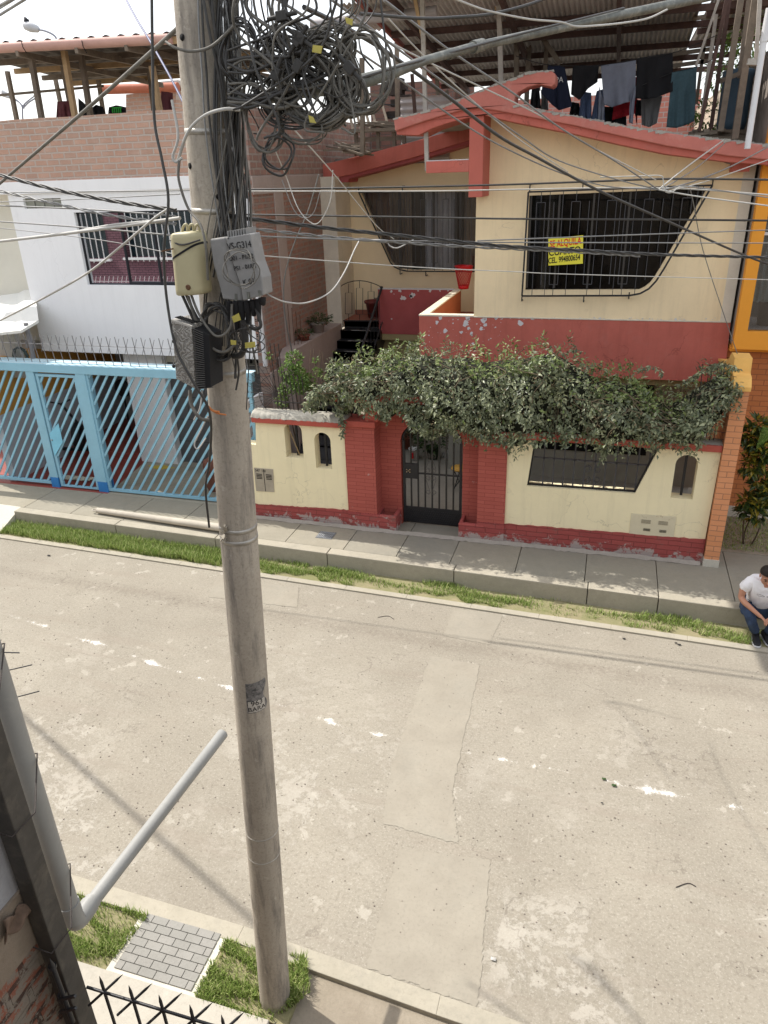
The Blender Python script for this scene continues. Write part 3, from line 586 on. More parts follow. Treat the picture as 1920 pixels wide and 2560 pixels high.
a = pot('plant_pot', 'pale footed planter with leafy fern on the sloping parapet', (-6.03, 14.9, 2.93), .15, .22, mat('pale_clay', (.33, .28, .25), .85, .1), 'plant pot', (260, .30, .22, .10, .03, M_leafd))
pot('plant_pot', 'small terracotta pot with a succulent lower on the sloping parapet', (-6.03, 14.1, 2.88), .12, .17, M_terra, 'plant pot', (120, .17, .14, .09, .02, M_leafd))
m = MB()
for k in range(4): m.tube([(-6.1+.05*k, 13.55+.07*k, 2.85), (-6.1+.05*k, 13.55+.07*k+.01, 3.75-.08*k)], .007, 5)
solo('rebar', m, mat('rusty_steel', (.13, .06, .04), .9, .3, 20), 'four rusty bars rising from the pink parapet beside the brick wall', 'steel bars')
# ================================================================ GARDEN WALL OF THE CREAM HOUSE
GY = 11.08
def arch(x0, x1, zb, zt, n=10, f=.5):
    """opening loop: straight jambs and an elliptical head"""
    r = (x1-x0)/2; h = r*f*2; zs = zt-h
    return [(x0, zb), (x1, zb)] + [((x0+x1)/2+r*cos(pi*i/n), zs+h*sin(pi*i/n)) for i in range(n+1)]
M_rbrick = brickmat('red_painted_brick', (.42, .11, .085), (.36, .09, .07), (.23, .055, .045), .32, .068, ms=.004, bump=.35, fine=.12, blotch=((.42, .36, .34), 7, .66, .70, .8))
M_rbase = brickmat('red_painted_base', (.36, .085, .075), (.31, .07, .065), (.19, .05, .045), .34, .085, ms=.006, bump=.7, fine=.3, blotch=((.40, .35, .32), 4.2, .60, .66, .9), dirt=((.16, .12, .10), 5, .56, .70, .7), low=.24)
gw = T('garden_wall', 'pale yellow garden wall with red brick piers and arched openings', 'wall', (-2.2, GY, .3))
a1 = XZ([(709, 1145), (751, 1147)], GY); a2 = XZ([(790, 1172), (827, 1172)], GY)
L1 = [(-6.22, .3), (-4.13, .3), (-4.13, 2.17), (-5.78, 2.17), (-5.82, 1.72), (-6.22, 1.72)]
m = MB(); m.prism([L1, arch(-5.25, -4.92, 1.53, 2.165, f=.42), arch(-4.70, -4.40, 1.37, 2.03, f=.5)], GY, GY+.22); gw.part('left_panel', m, M_crlow)
tz = XZ([(1337, 1085), (1317, 1215), (1588, 1234), (1650, 1085)], GY); tz = [(tz[0][0], 2.16), tz[1], tz[2], (tz[3][0]+.02, 2.16)]
m = MB(); m.prism([[(-1.38, .3), (1.72, .3), (1.74, 2.17), (-1.38, 2.17)], tz, arch(1.14, 1.455, 1.36, 2.07, f=.5)], GY, GY+.22); gw.part('right_panel', m, M_crlow)
m = MB(); m.box(-4.13, -3.60, GY-.03, GY+.3, .3, 2.2); gw.part('brick_pier', m, M_rbrick)
m = MB(); m.box(-1.84, -1.38, GY-.03, GY+.3, .3, 2.25); gw.part('brick_pier', m, M_rbrick)
ao = arch(-3.24, -2.16, .3, 2.26, 14, .36)
m = MB(); m.prism([[(-3.62, .3), (-3.24, .3)] + [(x, z) for x, z in reversed(ao[2:])] + [(-2.16, .3), (-1.82, .3), (-1.82, 2.62), (-3.62, 2.62)]], GY+.30, GY+.46); gw.part('door_surround', m, M_rbrick)
# coping
m = MB(); m.box(-5.82, -4.13, GY-.08, GY+.24, 2.155, 2.25); m.box(-4.16, -3.56, GY-.10, GY+.32, 2.2, 2.3); m.box(-1.38, 1.74, GY-.07, GY+.26, 2.16, 2.265); gw.part('red_coping', m, mat('coping_red', (.42, .09, .065), .75, .12, 2, .2, 40), .012)
m = MB(); m.box(-3.70, -1.80, GY-.02, GY+.5, 2.62, 2.74); m.box(-3.75, -3.52, GY-.05, GY+.3, 2.29, 2.72); m.box(-4.3, -3.52, GY-.03, GY+.12, 2.6, 2.7); gw.part('door_hood', m, MATS['coping_red'], .012)
random.seed(5); m = MB()
def rub(u, v):
    x = -5.84+1.78*u; e = sin(pi*min(1, max(0, v))); return (x+random.uniform(-.008, .008), GY-.085+.36*v+random.uniform(-.01, .01), 2.245+.115*e**.45*(1 if .01 < u < .99 else 0)+random.uniform(-.008, .008))
m.grid(rub, 60, 14); gw.part('rubble_top', m, concmat('rubble', (.36, .34, .29), (.46, .44, .38), stain=(.15, .14, .12), st=.5, bs=1.0))
m = MB(); m.grid(lambda u, v: (1.0+.74*u, GY-.05+.3*v, 2.262+.03*sin(pi*v)+random.uniform(-.006, .006)), 20, 8); gw.part('rubble_top', m, MATS.get('x') or bpy.data.materials['rubble'])
def ragged(x0, x1, zb0, zb1, zt0, zt1, n=40, j=.008):
    return [(x0, zb0), (x1, zb1)] + [(x1+(x0-x1)*i/n, zt1+(zt0-zt1)*i/n+random.uniform(-j, j)) for i in range(n+1)]
m = MB(); m.prism([ragged(-6.22, -4.13, .28, .28, .55, .62)], GY-.02, GY); m.prism([ragged(-4.13, -3.6, .28, .28, .60, .60)], GY-.052, GY-.03); gw.part('red_base', m, M_rbase)
m = MB(); m.prism([ragged(-1.38, 1.73, .28, .28, .65, .71)], GY-.02, GY); m.prism([ragged(-1.84, -1.38, .28, .28, .65, .65)], GY-.052, GY-.03); gw.part('red_base', m, M_rbase)
m = MB()
for (xa, xb) in [(-3.62, -3.25), (-2.15, -1.70)]:
    m.box(xa, xb, GY-.06, GY+.02, .28, .60); m.box(xa, xa+.06, GY+.02, GY+.30, .28, .60); m.box(xb-.07, xb, GY+.02, GY+.30, .28, .60)
gw.part('door_planter', m, M_rbase, .02)
m = MB(); m.grid(lambda u, v: (-6.2+7.9*u, GY-.06-.05*v+random.uniform(-.01, .01)+(0 if not -4.13+6.2 < 7.9*u < 4.8 else -.02), .297+.05*(1-v)+random.uniform(0, .012)), 130, 3); gw.part('mortar_skirt', m, concmat('mortar', (.30, .27, .23), (.38, .34, .30), bs=1))
# bars in the small arched openings
def slot(x0, x1, zb, zt, nb=1):
    m = MB()
    for i in range(nb): x = x0+(x1-x0)*(i+1)/(nb+1); m.box(x-.018, x+.018, GY+.13, GY+.166, zb, zt)
    m.box(x0, x1, GY+.13, GY+.15, (zb+zt)/2-.01, (zb+zt)/2+.01) if nb > 1 else None
    gw.part('slot_bar', m, M_iron)
slot(-5.25, -4.92, 1.53, 2.15); slot(-4.70, -4.40, 1.37, 2.02); slot(1.14, 1.455, 1.36, 2.06)
m = MB(); m.tube([(-5.23, GY+.1, 2.1), (-5.05, GY+.12, 1.55)], .012); solo('bamboo_cane', m, mat('cane', (.30, .22, .12), .7, .3, 12), 'thin bare cane leaning inside the left arched opening', 'stick')
# trapezoid window in the wall
wg = T('window_grille', 'black framed grille in the slanted garden-wall window under the vine', 'window grille', (-.2, GY+.08, 1.37)); m = MB(); P = [(x, GY+.07, z) for x, z in tz]
for a, b in zip(P, P[1:]+P[:1]): m.bar(a, b, .05, .04, up=(0, 1, 0))
wg.part('frame', m, M_iron); m = MB(); Mg2 = MATS['grey_iron']
for i in range(11):
    x = tz[0][0]+.16+i*.158; c = clipx(tz, x)
    if c: m.bar((x, GY+.09, c[0]), (x, GY+.09, c[1]), .022)
m.bar((tz[0][0], GY+.09, 1.83), (tz[2][0]+.14, GY+.09, 1.83), .022); wg.part('bars', m, Mg2)
def scroll(c, r, s_, turns=1.4, flip=1):
    return [Vector((c[0]+s_*r*(1-.55*t)*cos(t*turns*2*pi+pi/2), c[1], c[2]+flip*r*(1-.55*t)*sin(t*turns*2*pi+pi/2))) for t in [i/22 for i in range(23)]]
m = MB()
for s_ in (1, -1):
    for z, f in ((1.70, 1), (1.52, -1)): m.tube(scroll((-.05+s_*.075, GY+.09, z), .062, s_, flip=f), .007, 5)
wg.part('scrolls', m, Mg2)
# door gate
dg = T('garden_gate', 'black iron garden gate with arched head and scroll ornaments', 'gate', (-2.7, GY+.36, .3)); DY = GY+.36
m = MB(); ap = [(x, DY, z) for x, z in arch(-3.22, -2.18, .3, 2.24, 14, .36)][2:]
m.bar((-3.2, DY, .33), (-3.2, DY, ap[-1][2]), .04); m.bar((-2.2, DY, .33), (-2.2, DY, ap[0][2]), .04); m.tube(ap, .02, 6); m.bar((-3.2, DY, .62), (-2.2, DY, .62), .03); m.bar((-3.2, DY, 1.28), (-2.2, DY, 1.28), .025); dg.part('frame', m, M_iron)
al = arch(-3.22, -2.18, .3, 2.24, 14, .36)
for i in range(7):
    x = -3.2+1.0*(i+1)/8; c = clipx(al, x); m = MB(); m.box(x-.013, x+.013, DY-.013, DY+.013, .62, c[1]-.01); dg.part('bar', m, mat('gate_bar_iron', (.03, .029, .026), .5, .15, 12, .1))
m = MB(); m.box(-3.19, -2.21, DY-.012, DY+.0, .33, .62)
for i in range(24):
    for j in range(6): x = -3.17+i*.0405+(j % 2)*.02; z = .36+j*.042; m.obox((x, DY-.016, z), Vector((.012, 0, .010))*(1 if (i+j) % 2 else 1), (0, .004, 0), (-.003, 0, .004))
dg.part('kick_plate', m, M_iron)
m = MB(); m.box(-3.18, -2.95, DY-.03, DY+.03, 1.18, 1.45); dg.part('lock_box', m, M_iron, .004); m = MB()
for dx_, dz_ in [(0, 0), (.028, .022), (-.028, .022), (.028, -.022), (-.028, -.022)]: m.lathe((-3.12+dx_, DY-.03, 1.32+dz_), [(0, -.0), (.012, 0), (.010, .006), (0, .008)], 8, (0, -1, 0))
dg.part('lock_rosette', m, mat('brass', (.5, .38, .22), .4, .1, metal=.6)); m = MB()
for z, f in ((1.62, 1), (1.35, 1), (1.21, -1), (.94, -1)):
    for s_ in (1, -1): m.tube(scroll((-2.72+s_*.055, DY-.01, z), .045, s_, flip=f), .005, 5)
for s_ in (1, -1): m.tube([(-2.72+s_*.01, DY-.01, 1.6), (-2.72+s_*.09, DY-.01, 1.38)], .005, 5); m.tube([(-2.72+s_*.09, DY-.01, 1.18), (-2.72+s_*.01, DY-.01, .93)], .005, 5)
dg.part('scrolls', m, mat('light_iron', (.12, .11, .10), .4, .2, metal=.5))
# meter boxes in the wall
def meter(label, px, nlou, ncol, mt, Y=GY):
    q = XZ(px, Y); t = T('meter_box', label, 'meter box', (q[0][0], Y, q[3][1])); m = MB(); m.prism([q], Y-.012, Y+.01); t.part('door', m, mt, .004)
    return t, q
mb1, q = meter('small two-door metal meter box near the left end of the yellow wall', [(635, 1169), (683, 1173), (686, 1230), (641, 1227)], 3, 2, mat('meter_beige', (.36, .32, .25), .6, .12, 5))
xm = (q[0][0]+q[1][0])/2
m = MB(); m.box(xm-.004, xm+.004, GY-.016, GY-.01, q[3][1]+.01, q[0][1]-.01)
for i in range(4):
    for s_ in (-1, 1): m.box(xm+s_*.095-.055, xm+s_*.095+.055, GY-.016, GY-.011, q[0][1]-.12-i*.028, q[0][1]-.107-i*.028)
mb1.part('louvre', m, M_dark)
textmesh('547', .07, M_dark, mb1.o, (xm-.12, GY-.014, q[0][1]-.045), .001, loc0=mb1.loc, sx=.9); textmesh('140', .07, M_dark, mb1.o, (xm+.0, GY-.014, q[0][1]-.045), .001, loc0=mb1.loc, sx=.8)
mb2, q = meter('large cream meter box door with rust and vents low on the right wall', [(1578, 1283), (1691, 1291), (1682, 1359), (1571, 1350)], 3, 2, mat('meter_cream', (.62, .56, .40), .6, .06, 5, dirt=((.28, .18, .09), 6, .60, .70, .8)))
m = MB()
for cx_, cz in [(.34, .76), (.72, .76), (.34, .14), (.70, .12)]:
    X0 = q[3][0]+cx_*(q[2][0]-q[3][0]); Z0 = q[3][1]+cz*(q[0][1]-q[3][1])
    for i in range(4): m.box(X0-.07, X0+.07, GY-.018, GY-.0125, Z0-.03+i*.017, Z0-.024+i*.017)
mb2.part('louvre', m, mat('meter_slot', (.22, .19, .14), .8)); m = MB()
for cx_ in (.38, .74):
    X0 = q[3][0]+cx_*(q[2][0]-q[3][0]); Z0 = q[3][1]+.46*(q[0][1]-q[3][1])
    for i in range(9): m.box(X0-.05+i*.0115, X0-.044+i*.0115, GY-.018, GY-.0125, Z0-.022, Z0+.022)
mb2.part('vent', m, mat('meter_vent', (.08, .075, .06), .8))
# patio floor and what one sees through the gate
M_patio = concmat('patio_floor', (.27, .25, .21), (.34, .32, .27), st=.5)
pf = MB(); pf.box(-6.2, 1.75, 11.75, 17, .2, .30); struct('patio_floor', pf, M_patio)
stl = T('stool', 'round yellow-topped stool with crossed legs inside the patio', 'stool', (-2.52, 12.7, .3)); p = PZ(1150, 1170, .75); c = Vector((p.x, p.y, .3)); stl.loc = c; stl.o.location = c
m = MB(); m.lathe(c+Vector((0, 0, .43)), [(0, 0), (.17, 0), (.175, .02), (.17, .035), (0, .04)], 28); stl.part('seat', m, mat('yellow_top', (.62, .36, .07), .5, .05)); 
for a in (0, pi/2, pi, 1.5*pi): m = MB(); m.tube([c+Vector((.14*cos(a), .14*sin(a), .43)), c+Vector((.15*cos(a+2.4), .15*sin(a+2.4), 0))], .01, 6); stl.part('leg', m, M_iron)

bk = pot('bucket', 'white bucket with a red stripe among the patio plants', PZ(1036, 1148, .3), .12, .26, mat('white_plastic', (.62, .62, .60), .5, .05), 'bucket')
m = MB(); c = PZ(1036, 1148, .3); m.box(c.x-.035, c.x+.01, c.y-.135, c.y-.1, .36, .48); bk.part('red_stripe', m, MATS['red_plastic'])
pot('plant_pot', 'dark green pot with broad leaves behind the garden gate', PZ(1082, 1146, .3), .15, .28, mat('green_pot', (.03, .05, .02), .5), 'plant pot', (150, .35, .5, .22, .05, M_leafd))
pot('plant_pot', 'leafy potted plant at the left behind the garden gate', PZ(1015, 1120, .3), .16, .3, M_terra, 'plant pot', (160, .35, .55, .2, .05, M_leafd))
pd = T('garden_pedestal', 'pale fluted plaster pedestal standing in the patio', 'pedestal', PZ(1130, 1140, .3)); c = pd.loc; m = MB()
m.lathe(c, [(.22, 0), (.22, .06), (.14, .08), (.09, .12), (.085, .5), (.13, .54), (.15, .6), (0, .6)], 24); pd.part('column', m, mat('pale_plaster', (.40, .39, .36), .8, .1)); m = MB(); m.lathe(c+Vector((0, 0, .6)), [(.05, 0), (.18, .12), (.2, .16), (.17, .16), (0, .1)], 20); pd.part('bowl', m, MATS['pale_plaster'])
# ---------------------------------------------------------------- spiked fan and railing on the wall
fan = T('spiked_fan_guard', 'rusty iron fan of spikes guarding the left end of the garden wall', 'spike guard', (-5.7, GY+.1, 2.3)); M_rust = mat('dark_rusty_iron', (.05, .042, .038), .8, .3, 20, .2); m = MB(); c = Vector((-5.35, GY+.1, 2.62))
for i in range(12):
    a = radians(100+i*11); L = .62; e = c+Vector((cos(a)*L, 0, sin(a)*L)); m.tube([c, e], [.008, .003], 5)
    for k in (.55, .8):
        b = c.lerp(e, k); m.tube([b-Vector((.05*cos(a+1), 0, .05*sin(a+1))), b+Vector((.05*cos(a+1), .01, .05*sin(a+1)))], .003, 4)
fan.part('spikes', m, M_rust); m = MB()
for R0 in (.36,): m.tube([c+Vector((cos(radians(95+i*10))*R0, 0, sin(radians(95+i*10))*R0)) for i in range(15)], .006, 5)
fan.part('hoop', m, M_rust)
rr = T('spiked_railing', 'row of thin rusty bars on top of the garden wall beside the shrub', 'railing', (-4.8, GY+.12, 2.3)); m = MB()
m.bar((-5.45, GY+.12, 2.5), (-3.9, GY+.12, 2.48), .02)
for i in range(14): x = -5.38+i*.075*(1 if i < 8 else 1.5); m.bar((x, GY+.12, 2.3), (x-.04, GY+.12, 3.5 if i < 3 else 3.1-.02*i), .012)
rr.part('bars', m, M_rust)
# right end: crooked black wires where the vine ends
rw = T('wire_guard', 'tangle of thin dark spikes at the right end of the garden wall', 'spike guard', (1.6, GY+.1, 2.3)); m = MB()
for i in range(9): m.tube([(1.5, GY+.05, 2.35+i*.12), (1.76, GY-.06, 2.33+i*.12+random.uniform(-.03, .03))], .004, 4)
for i in range(6): x = 1.35+i*.055; m.tube([(x, GY+.1, 2.28), (x+random.uniform(-.03, .03), GY+.12, 3.4)], .006, 5)
rw.part('spikes', m, M_rust)
# ---------------------------------------------------------------- vine
def lerpl(P, x):
    for (a, b), (c_, d) in zip(P, P[1:]):
        if a <= x <= c_: return b+(d-b)*(x-a)/(c_-a)
    return P[0][1] if x < P[0][0] else P[-1][1]
VT = [(795, 960), (812, 925), (830, 900), (870, 878), (915, 885), (960, 868), (1047, 860), (1100, 866), (1160, 862), (1200, 875), (1300, 868), (1345, 856), (1390, 858), (1430, 880), (1465, 903), (1500, 922), (1540, 918), (1580, 930), (1620, 955), (1660, 975), (1700, 975), (1740, 945), (1780, 920), (1825, 903), (1850, 930)]
VB = [(795, 985), (830, 1010), (850, 1050), (880, 1000), (915, 1012), (940, 1045), (965, 1052), (990, 1028), (1020, 1070), (1060, 1085), (1100, 1075), (1150, 1085), (1200, 1110), (1240, 1112), (1280, 1130), (1330, 1115), (1380, 1105), (1440, 1112), (1500, 1125), (1540, 1118), (1600, 1110), (1640, 1095), (1690, 1105), (1740, 1112), (1780, 1080), (1810, 1040), (1850, 970)]
vt = [(PY(x, y, 11.9).x*0+PY(x, y, 11.3).x, PY(x, y, 11.75).z) for x, y in VT]; vb = [(PY(x, y, 10.85).x, PY(x, y, 10.85).z) for x, y in VB]
M_vine = leafmat('vine_leaves', (.055, .072, .042), (.16, .185, .10), (.44, .46, .28), .42, .5)
M_vineg = leafmat('vine_leaves_fresh', (.07, .11, .03), (.16, .22, .06), (.38, .44, .17), .42, .45)
vine = T('climbing_vine', 'dense dark green vine draped over the garden wall and gate hood', 'vine', (-1.6, 11.2, 2.2))
random.seed(21)
def vpt(x, s):
    zt, zb = lerpl(vt, x), lerpl(vb, x); bul = .10*sin(x*2.3)+.08*sin(x*5.1+1)+.05*sin(x*9.7)
    if s < .62: t = s/.62; return Vector((x, 10.86-bul*sin(pi*t)-.10*sin(pi*t*.8)+.02*t, zb+(zt-.22-zb)*t))
    t = (s-.62)/.38; a = t*pi/2; return Vector((x, 10.9-bul*.3+.95*(1-cos(a)), zt-.22+.22*sin(a)))
x0v, x1v = vt[0][0], vt[-1][0]
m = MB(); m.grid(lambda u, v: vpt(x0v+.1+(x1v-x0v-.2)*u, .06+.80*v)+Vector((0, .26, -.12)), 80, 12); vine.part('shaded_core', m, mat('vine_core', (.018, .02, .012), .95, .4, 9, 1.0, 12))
mb_a, mb_b = MB(), MB(); mb_a.raw = mb_b.raw = True
clumps = [(random.uniform(x0v, x1v), random.random(), random.uniform(.12, .3)) for _ in range(150)]
cnt = 0
while cnt < 17500:
    if random.random() < .55:
        c = random.choice(clumps); x = random.gauss(c[0], c[2]*.6); s = random.gauss(c[1], c[2]*.35)
    else: x = random.uniform(x0v, x1v); s = random.random()
    if not (x0v < x < x1v and 0 <= s <= 1): continue
    e = .004; p = vpt(x, s); q = vpt(x, min(1, s+e)); q0 = vpt(x, max(0, s-e)); tz_ = (q-q0).normalized(); nrm = Vector((1, 0, 0)).cross(tz_); nrm = -nrm if nrm.y > 0 and s < .8 else nrm
    if nrm.z < -.2: nrm = -nrm
    lump = .09*sin(x*13+s*9)+.07*sin(x*29+s*23+2)+.05*sin(s*31+x*7)
    p = p+nrm*(random.uniform(-.14, .05)+lump)+rv(.02)
    d = Vector((random.gauss(0, .7), random.gauss(-.15, .5), random.gauss(-.55, .5) if s < .6 else random.gauss(.1, .5)))+nrm*.35
    cnt += 1; L = random.choice([.045, .055, .07, .085])*random.uniform(.8, 1.25); mbx = mb_b if (s > .62 and random.random() < .75 and sin(x*3.1)+random.gauss(0, .5) > -.3) or random.random() < .04 else mb_a
    leaf(mbx, p, d, (nrm+Vector((0, 0, .5))+rv(.5)).normalized(), L, L*random.uniform(.38, .5))
# hanging trails and upright shoots
def trail(pts, n, mbx):
    P = spline(pts, 10)
    for i in range(n):
        b = P[int(random.random()*(len(P)-1))]; leaf(mbx, b+rv(.02), Vector((random.gauss(0, .8), random.gauss(-.2, .5), random.gauss(-.6, .4))), Vector((0, -.6, .6))+rv(.4), random.uniform(.045, .085), random.uniform(.022, .032))
stems = MB()
for px, py, L in [(850, 1050, .35), (856, 1085, .22), (1170, 1060, .3), (1130, 1070, .25), (1276, 1120, .25), (1512, 1130, .32), (1505, 1150, .2), (1300, 1110, .2), (1745, 1110, .15), (965, 1050, .15), (1210, 1100, .22), (1222, 1090, .25), (1410, 1110, .15), (1665, 1100, .15), (1060, 1080, .2), (1090, 1090, .2)]:
    p = PY(px, py, 10.9); pts = [p+Vector((0, .05, L*.9)), p+Vector((.02, 0, L*.4)), p+Vector((random.uniform(-.03, .03), -.02, -L*.25))]; stems.tube(spline(pts, 4), .004, 4); trail(pts, int(70*L/.25), mb_a)
for i in range(26):
    x = random.uniform(x0v, x1v); p = vpt(x, random.uniform(.6, 1)); L = random.uniform(.08, .2); pts = [p, p+Vector((random.uniform(-.08, .08), -.02, L*.6)), p+Vector((random.uniform(-.15, .15), -.05, L))]; stems.tube(spline(pts, 3), .003, 4); trail(pts, 10, mb_b)
pts = [PY(1600, 925, 11.3), PY(1625, 915, 11.25), PY(1650, 925, 11.2), PY(1658, 940, 11.2)]; stems.tube(spline(pts, 4), .004, 4); trail(pts, 45, mb_a)
pts = [PY(1700, 960, 11.2), PY(1745, 935, 11.1), PY(1800, 910, 11.0), PY(1850, 925, 10.9)]; stems.tube(spline(pts, 4), .005, 4); trail(pts, 130, mb_a)
for i in range(90):
    x = random.uniform(x0v, x1v-.3); z0 = lerpl(vb, x); stems.tube([(x, 11.0, z0+.7), (x+random.uniform(-.1, .1), 10.9, z0+random.uniform(.05, .3))], .003, 4)
for i in range(26):
    x = random.uniform(x0v+.2, x1v-.2); s0 = random.uniform(.1, .5); P = [vpt(max(x0v+.05, min(x1v-.05, x+.10*k*random.uniform(-1, 1))), min(1, s0+.09*k))+Vector((0, random.uniform(-.06, .0), random.uniform(-.02, .03))) for k in range(6)]
    stems.tube(spline(P, 4), random.uniform(.004, .009), 5)
mb_d = MB(); mb_d.raw = True
for i in range(700):
    x = random.uniform(x0v, x1v); s0 = random.random()**.8; leaf(mb_d, vpt(x, s0)+Vector((0, -.05, .0))+rv(.05), rv(1)+Vector((0, 0, -.4)), Vector((0, -.5, .6))+rv(.6), random.uniform(.03, .06), random.uniform(.012, .025))
vine.part('dry_leaves', mb_d, leafmat('dry_leaves_mat', (.12, .08, .04), (.22, .16, .09), (.36, .28, .17)))
vine.part('leaves', mb_a, M_vine); vine.part('fresh_leaves', mb_b, M_vineg); vine.part('stems', stems, mat('vine_stem', (.14, .11, .07), .9))
# shrub left of the vine, behind the wall
def shrub(name, label, base, blobs, n, L, W, mt, stems_, cat='shrub', seed=1, sm=None):
    random.seed(seed); t = T(name, label, cat, base); m = MB(); m.raw = True; tot = sum(b[1]**2 for b in blobs)
    for c, r in blobs:
        c = Vector(c)
        for i in range(int(n*r*r/tot)):
            v = rv(1)
            while v.length > 1: v = rv(1)
            v = v.normalized()*(v.length**.4); p = c+v*r*random.uniform(.75, 1.05)
            leaf(m, p, v+rv(.7)+Vector((0, 0, -.1)), (v+Vector((0, 0, .9))+rv(.4)).normalized(), L*random.uniform(.6, 1.2), W*random.uniform(.8, 1.2))
    t.part('foliage', m, mt); m = MB()
    for a in stems_: m.tube(spline([Vector(q) for q in a], 5), [.016*(1-.6*k/(5*(len(a)-1))) for k in range(5*(len(a)-1)+1)], 6)
    t.part('stems', m, sm or mat('shrub_stem', (.10, .075, .05), .9)); return t
def P_(x, y, Y): return PY(x, y, Y)
shrub('shrub', 'light green leafy shrub behind the left end of the garden wall', (-5.0, 11.7, .3), [(P_(735, 900, 11.6), .16), (P_(720, 930, 11.6), .15), (P_(745, 945, 11.6), .2), (P_(770, 955, 11.6), .14), (P_(795, 930, 11.6), .07), (P_(705, 1000, 11.5), .12), (P_(715, 970, 11.5), .13), (P_(750, 960, 11.5), .18), (P_(790, 900, 11.6), .05), (P_(672, 890, 11.4), .05)], 1900, .06, .03, M_leafl,
      [[(-5.1, 11.7, .3), (-5.15, 11.65, 1.6), P_(740, 980, 11.6), P_(735, 910, 11.6)], [(-5.1, 11.7, .3), (-5.0, 11.65, 1.8), P_(770, 960, 11.6), P_(792, 905, 11.6)], [(-5.1, 11.7, .3), (-5.3, 11.6, 1.8), P_(700, 930, 11.6), P_(660, 880, 11.4)]], seed=8)
# ================================================================ ORANGE HOUSE ON THE RIGHT
oh = T('orange_house', 'orange rendered house at the right edge with big curtained window', 'house', (4, 12.5, .3))
M_or = mat('orange_paint', (.72, .30, .035), .8, .06, 1.4, .08, 60); OY = 12.5
ow = XZ([(1868, 829), (1908, 560), (1922, 440)], OY); wx = ow[0][0]
m = MB(); m.prism([[(1.87, 3.36), (9, 3.3), (9, 7.5), (1.87, 7.5)], [(2.04, 3.63), (7, 3.63), (7, 5.7), (2.04, 5.7)]], OY, OY+.18); oh.part('upper_wall', m, M_or)
m = MB(); m.box(1.87, 9, OY+.2, 13.2, 3.28, 3.36); oh.part('overhang', m, M_or)
m = MB(); m.box(1.87, 2.05, OY+.18, 20, 3.4, 7.5); oh.part('party_wall', m, mat('rough_party_wall', (.26, .22, .19), .95, .25, 3, .8, 18))
M_obrick = brickmat('orange_brick', (.55, .215, .085), (.50, .19, .07), (.30, .12, .06), .25, .088, ms=.006, bump=.4, fine=.12)
m = MB(); m.box(1.83, 9, 13.0, 13.2, .2, 3.3); oh.part('lower_brick_wall', m, M_obrick)
m = MB(); m.box(1.83, 9, 12.97, 13.0, .25, .5); oh.part('plinth', m, M_pale)
m = MB(); m.box(2.04, 7, OY+.10, OY+.108, 3.63, 5.7); ogl = oh.part('window', m, glassmat('pale_glass', gl=.10, alpha=.8))
m = MB(); m.box(2.04, 7, OY+.08, OY+.12, 5.02, 5.06); m.box(2.46, 2.5, OY+.08, OY+.12, 3.63, 5.7); oh.sub(ogl, 'frame', m, mat('white_frame', (.6, .6, .6), .5))
oh.sub(ogl, 'curtain', curtain(2.0, 3.6, 4.0, 5.7, OY+.5, .04), mat('lace_curtain', (.42, .50, .46), .9, .2, 6))
m = MB(); m.box(1.95, 7, OY+.18, 14, 3.5, 3.6); oh.sub(ogl, 'room_floor', m, mat('pale_tiles', (.5, .5, .5), .3)); m = MB(); m.box(1.95, 7, 14, 14.05, 3.6, 5.8); oh.sub(ogl, 'room_back', m, mat('grey_room', (.16, .17, .17), .9))
pot('planter', 'tall black planter inside the orange house window', PZ(1908, 815, 3.6)+Vector((.03, .1, 0)), .17, .42, M_black, 'planter')
# brick pier between the two houses
bp_ = T('brick_pillar', 'orange brick boundary pillar with yellow cap between the two houses', 'pillar', (1.85, 11.0, .3)); M_pil = brickmat('pillar_brick', (.66, .30, .15), (.60, .26, .12), (.34, .17, .10), .25, .088, ms=.006, bump=.4, fine=.12)
m = MB(); m.box(1.745, 1.955, 10.98, 11.2, .42, 3.1); m.box(1.76, 1.94, 11.2, 13.0, .42, 3.1); bp_.part('brickwork', m, M_pil)
m = MB(); m.box(1.735, 1.965, 10.97, 11.2, .28, .42); bp_.part('foot', m, M_pale, .004)
m = MB(); m.prism([[(10.96, 3.1), (10.96, 3.16), (11.06, 3.27), (11.22, 3.30), (11.26, 3.50), (11.6, 3.50), (11.9, 3.3), (13.0, 3.1)]], 1.735, 1.965, 'x'); bp_.part('cap', m, mat('yellow_cap', (.72, .42, .12), .8, .08))
# lawn behind the pillar and croton shrub
lw = MB(); lw.box(1.96, 9, 11.55, 13.0, .2, .31); struct('garden_soil', lw, M_soil)
grass('garden_grass', 3500, lambda: (random.uniform(1.97, 3.6), random.uniform(11.6, 12.9), .31, .6), .03, .09, 'shaded grass in the garden bed in front of the orange brick wall', seed=9)
def croton():
    cs = [(1872, 1085, .20), (1895, 1060, .15), (1885, 1105, .20), (1900, 1140, .22), (1880, 1165, .20), (1905, 1200, .20), (1870, 1255, .17), (1895, 1260, .2), (1890, 1290, .16), (1860, 1275, .12), (1925, 1230, .25), (1930, 1120, .25)]
    shrub('croton_shrub', 'croton shrub with yellow-edged dark leaves before the orange brick wall', (2.5, 11.7, .31), [(P_(x, y, 11.6), r*.62) for x, y, r in cs], 1500, .15, .052, leafmat('croton_leaves', (.02, .045, .012), (.05, .08, .015), (.42, .33, .03), .35, .5),
          [[P_(1856, 1383, 12.0), P_(1862, 1330, 11.8), P_(1885, 1260, 11.6), P_(1885, 1100, 11.6)], [P_(1866, 1383, 12.0), P_(1895, 1330, 11.8), P_(1915, 1260, 11.7)], [P_(1860, 1380, 12.0), P_(1858, 1320, 11.7), P_(1865, 1260, 11.6)]], seed=12)
croton()
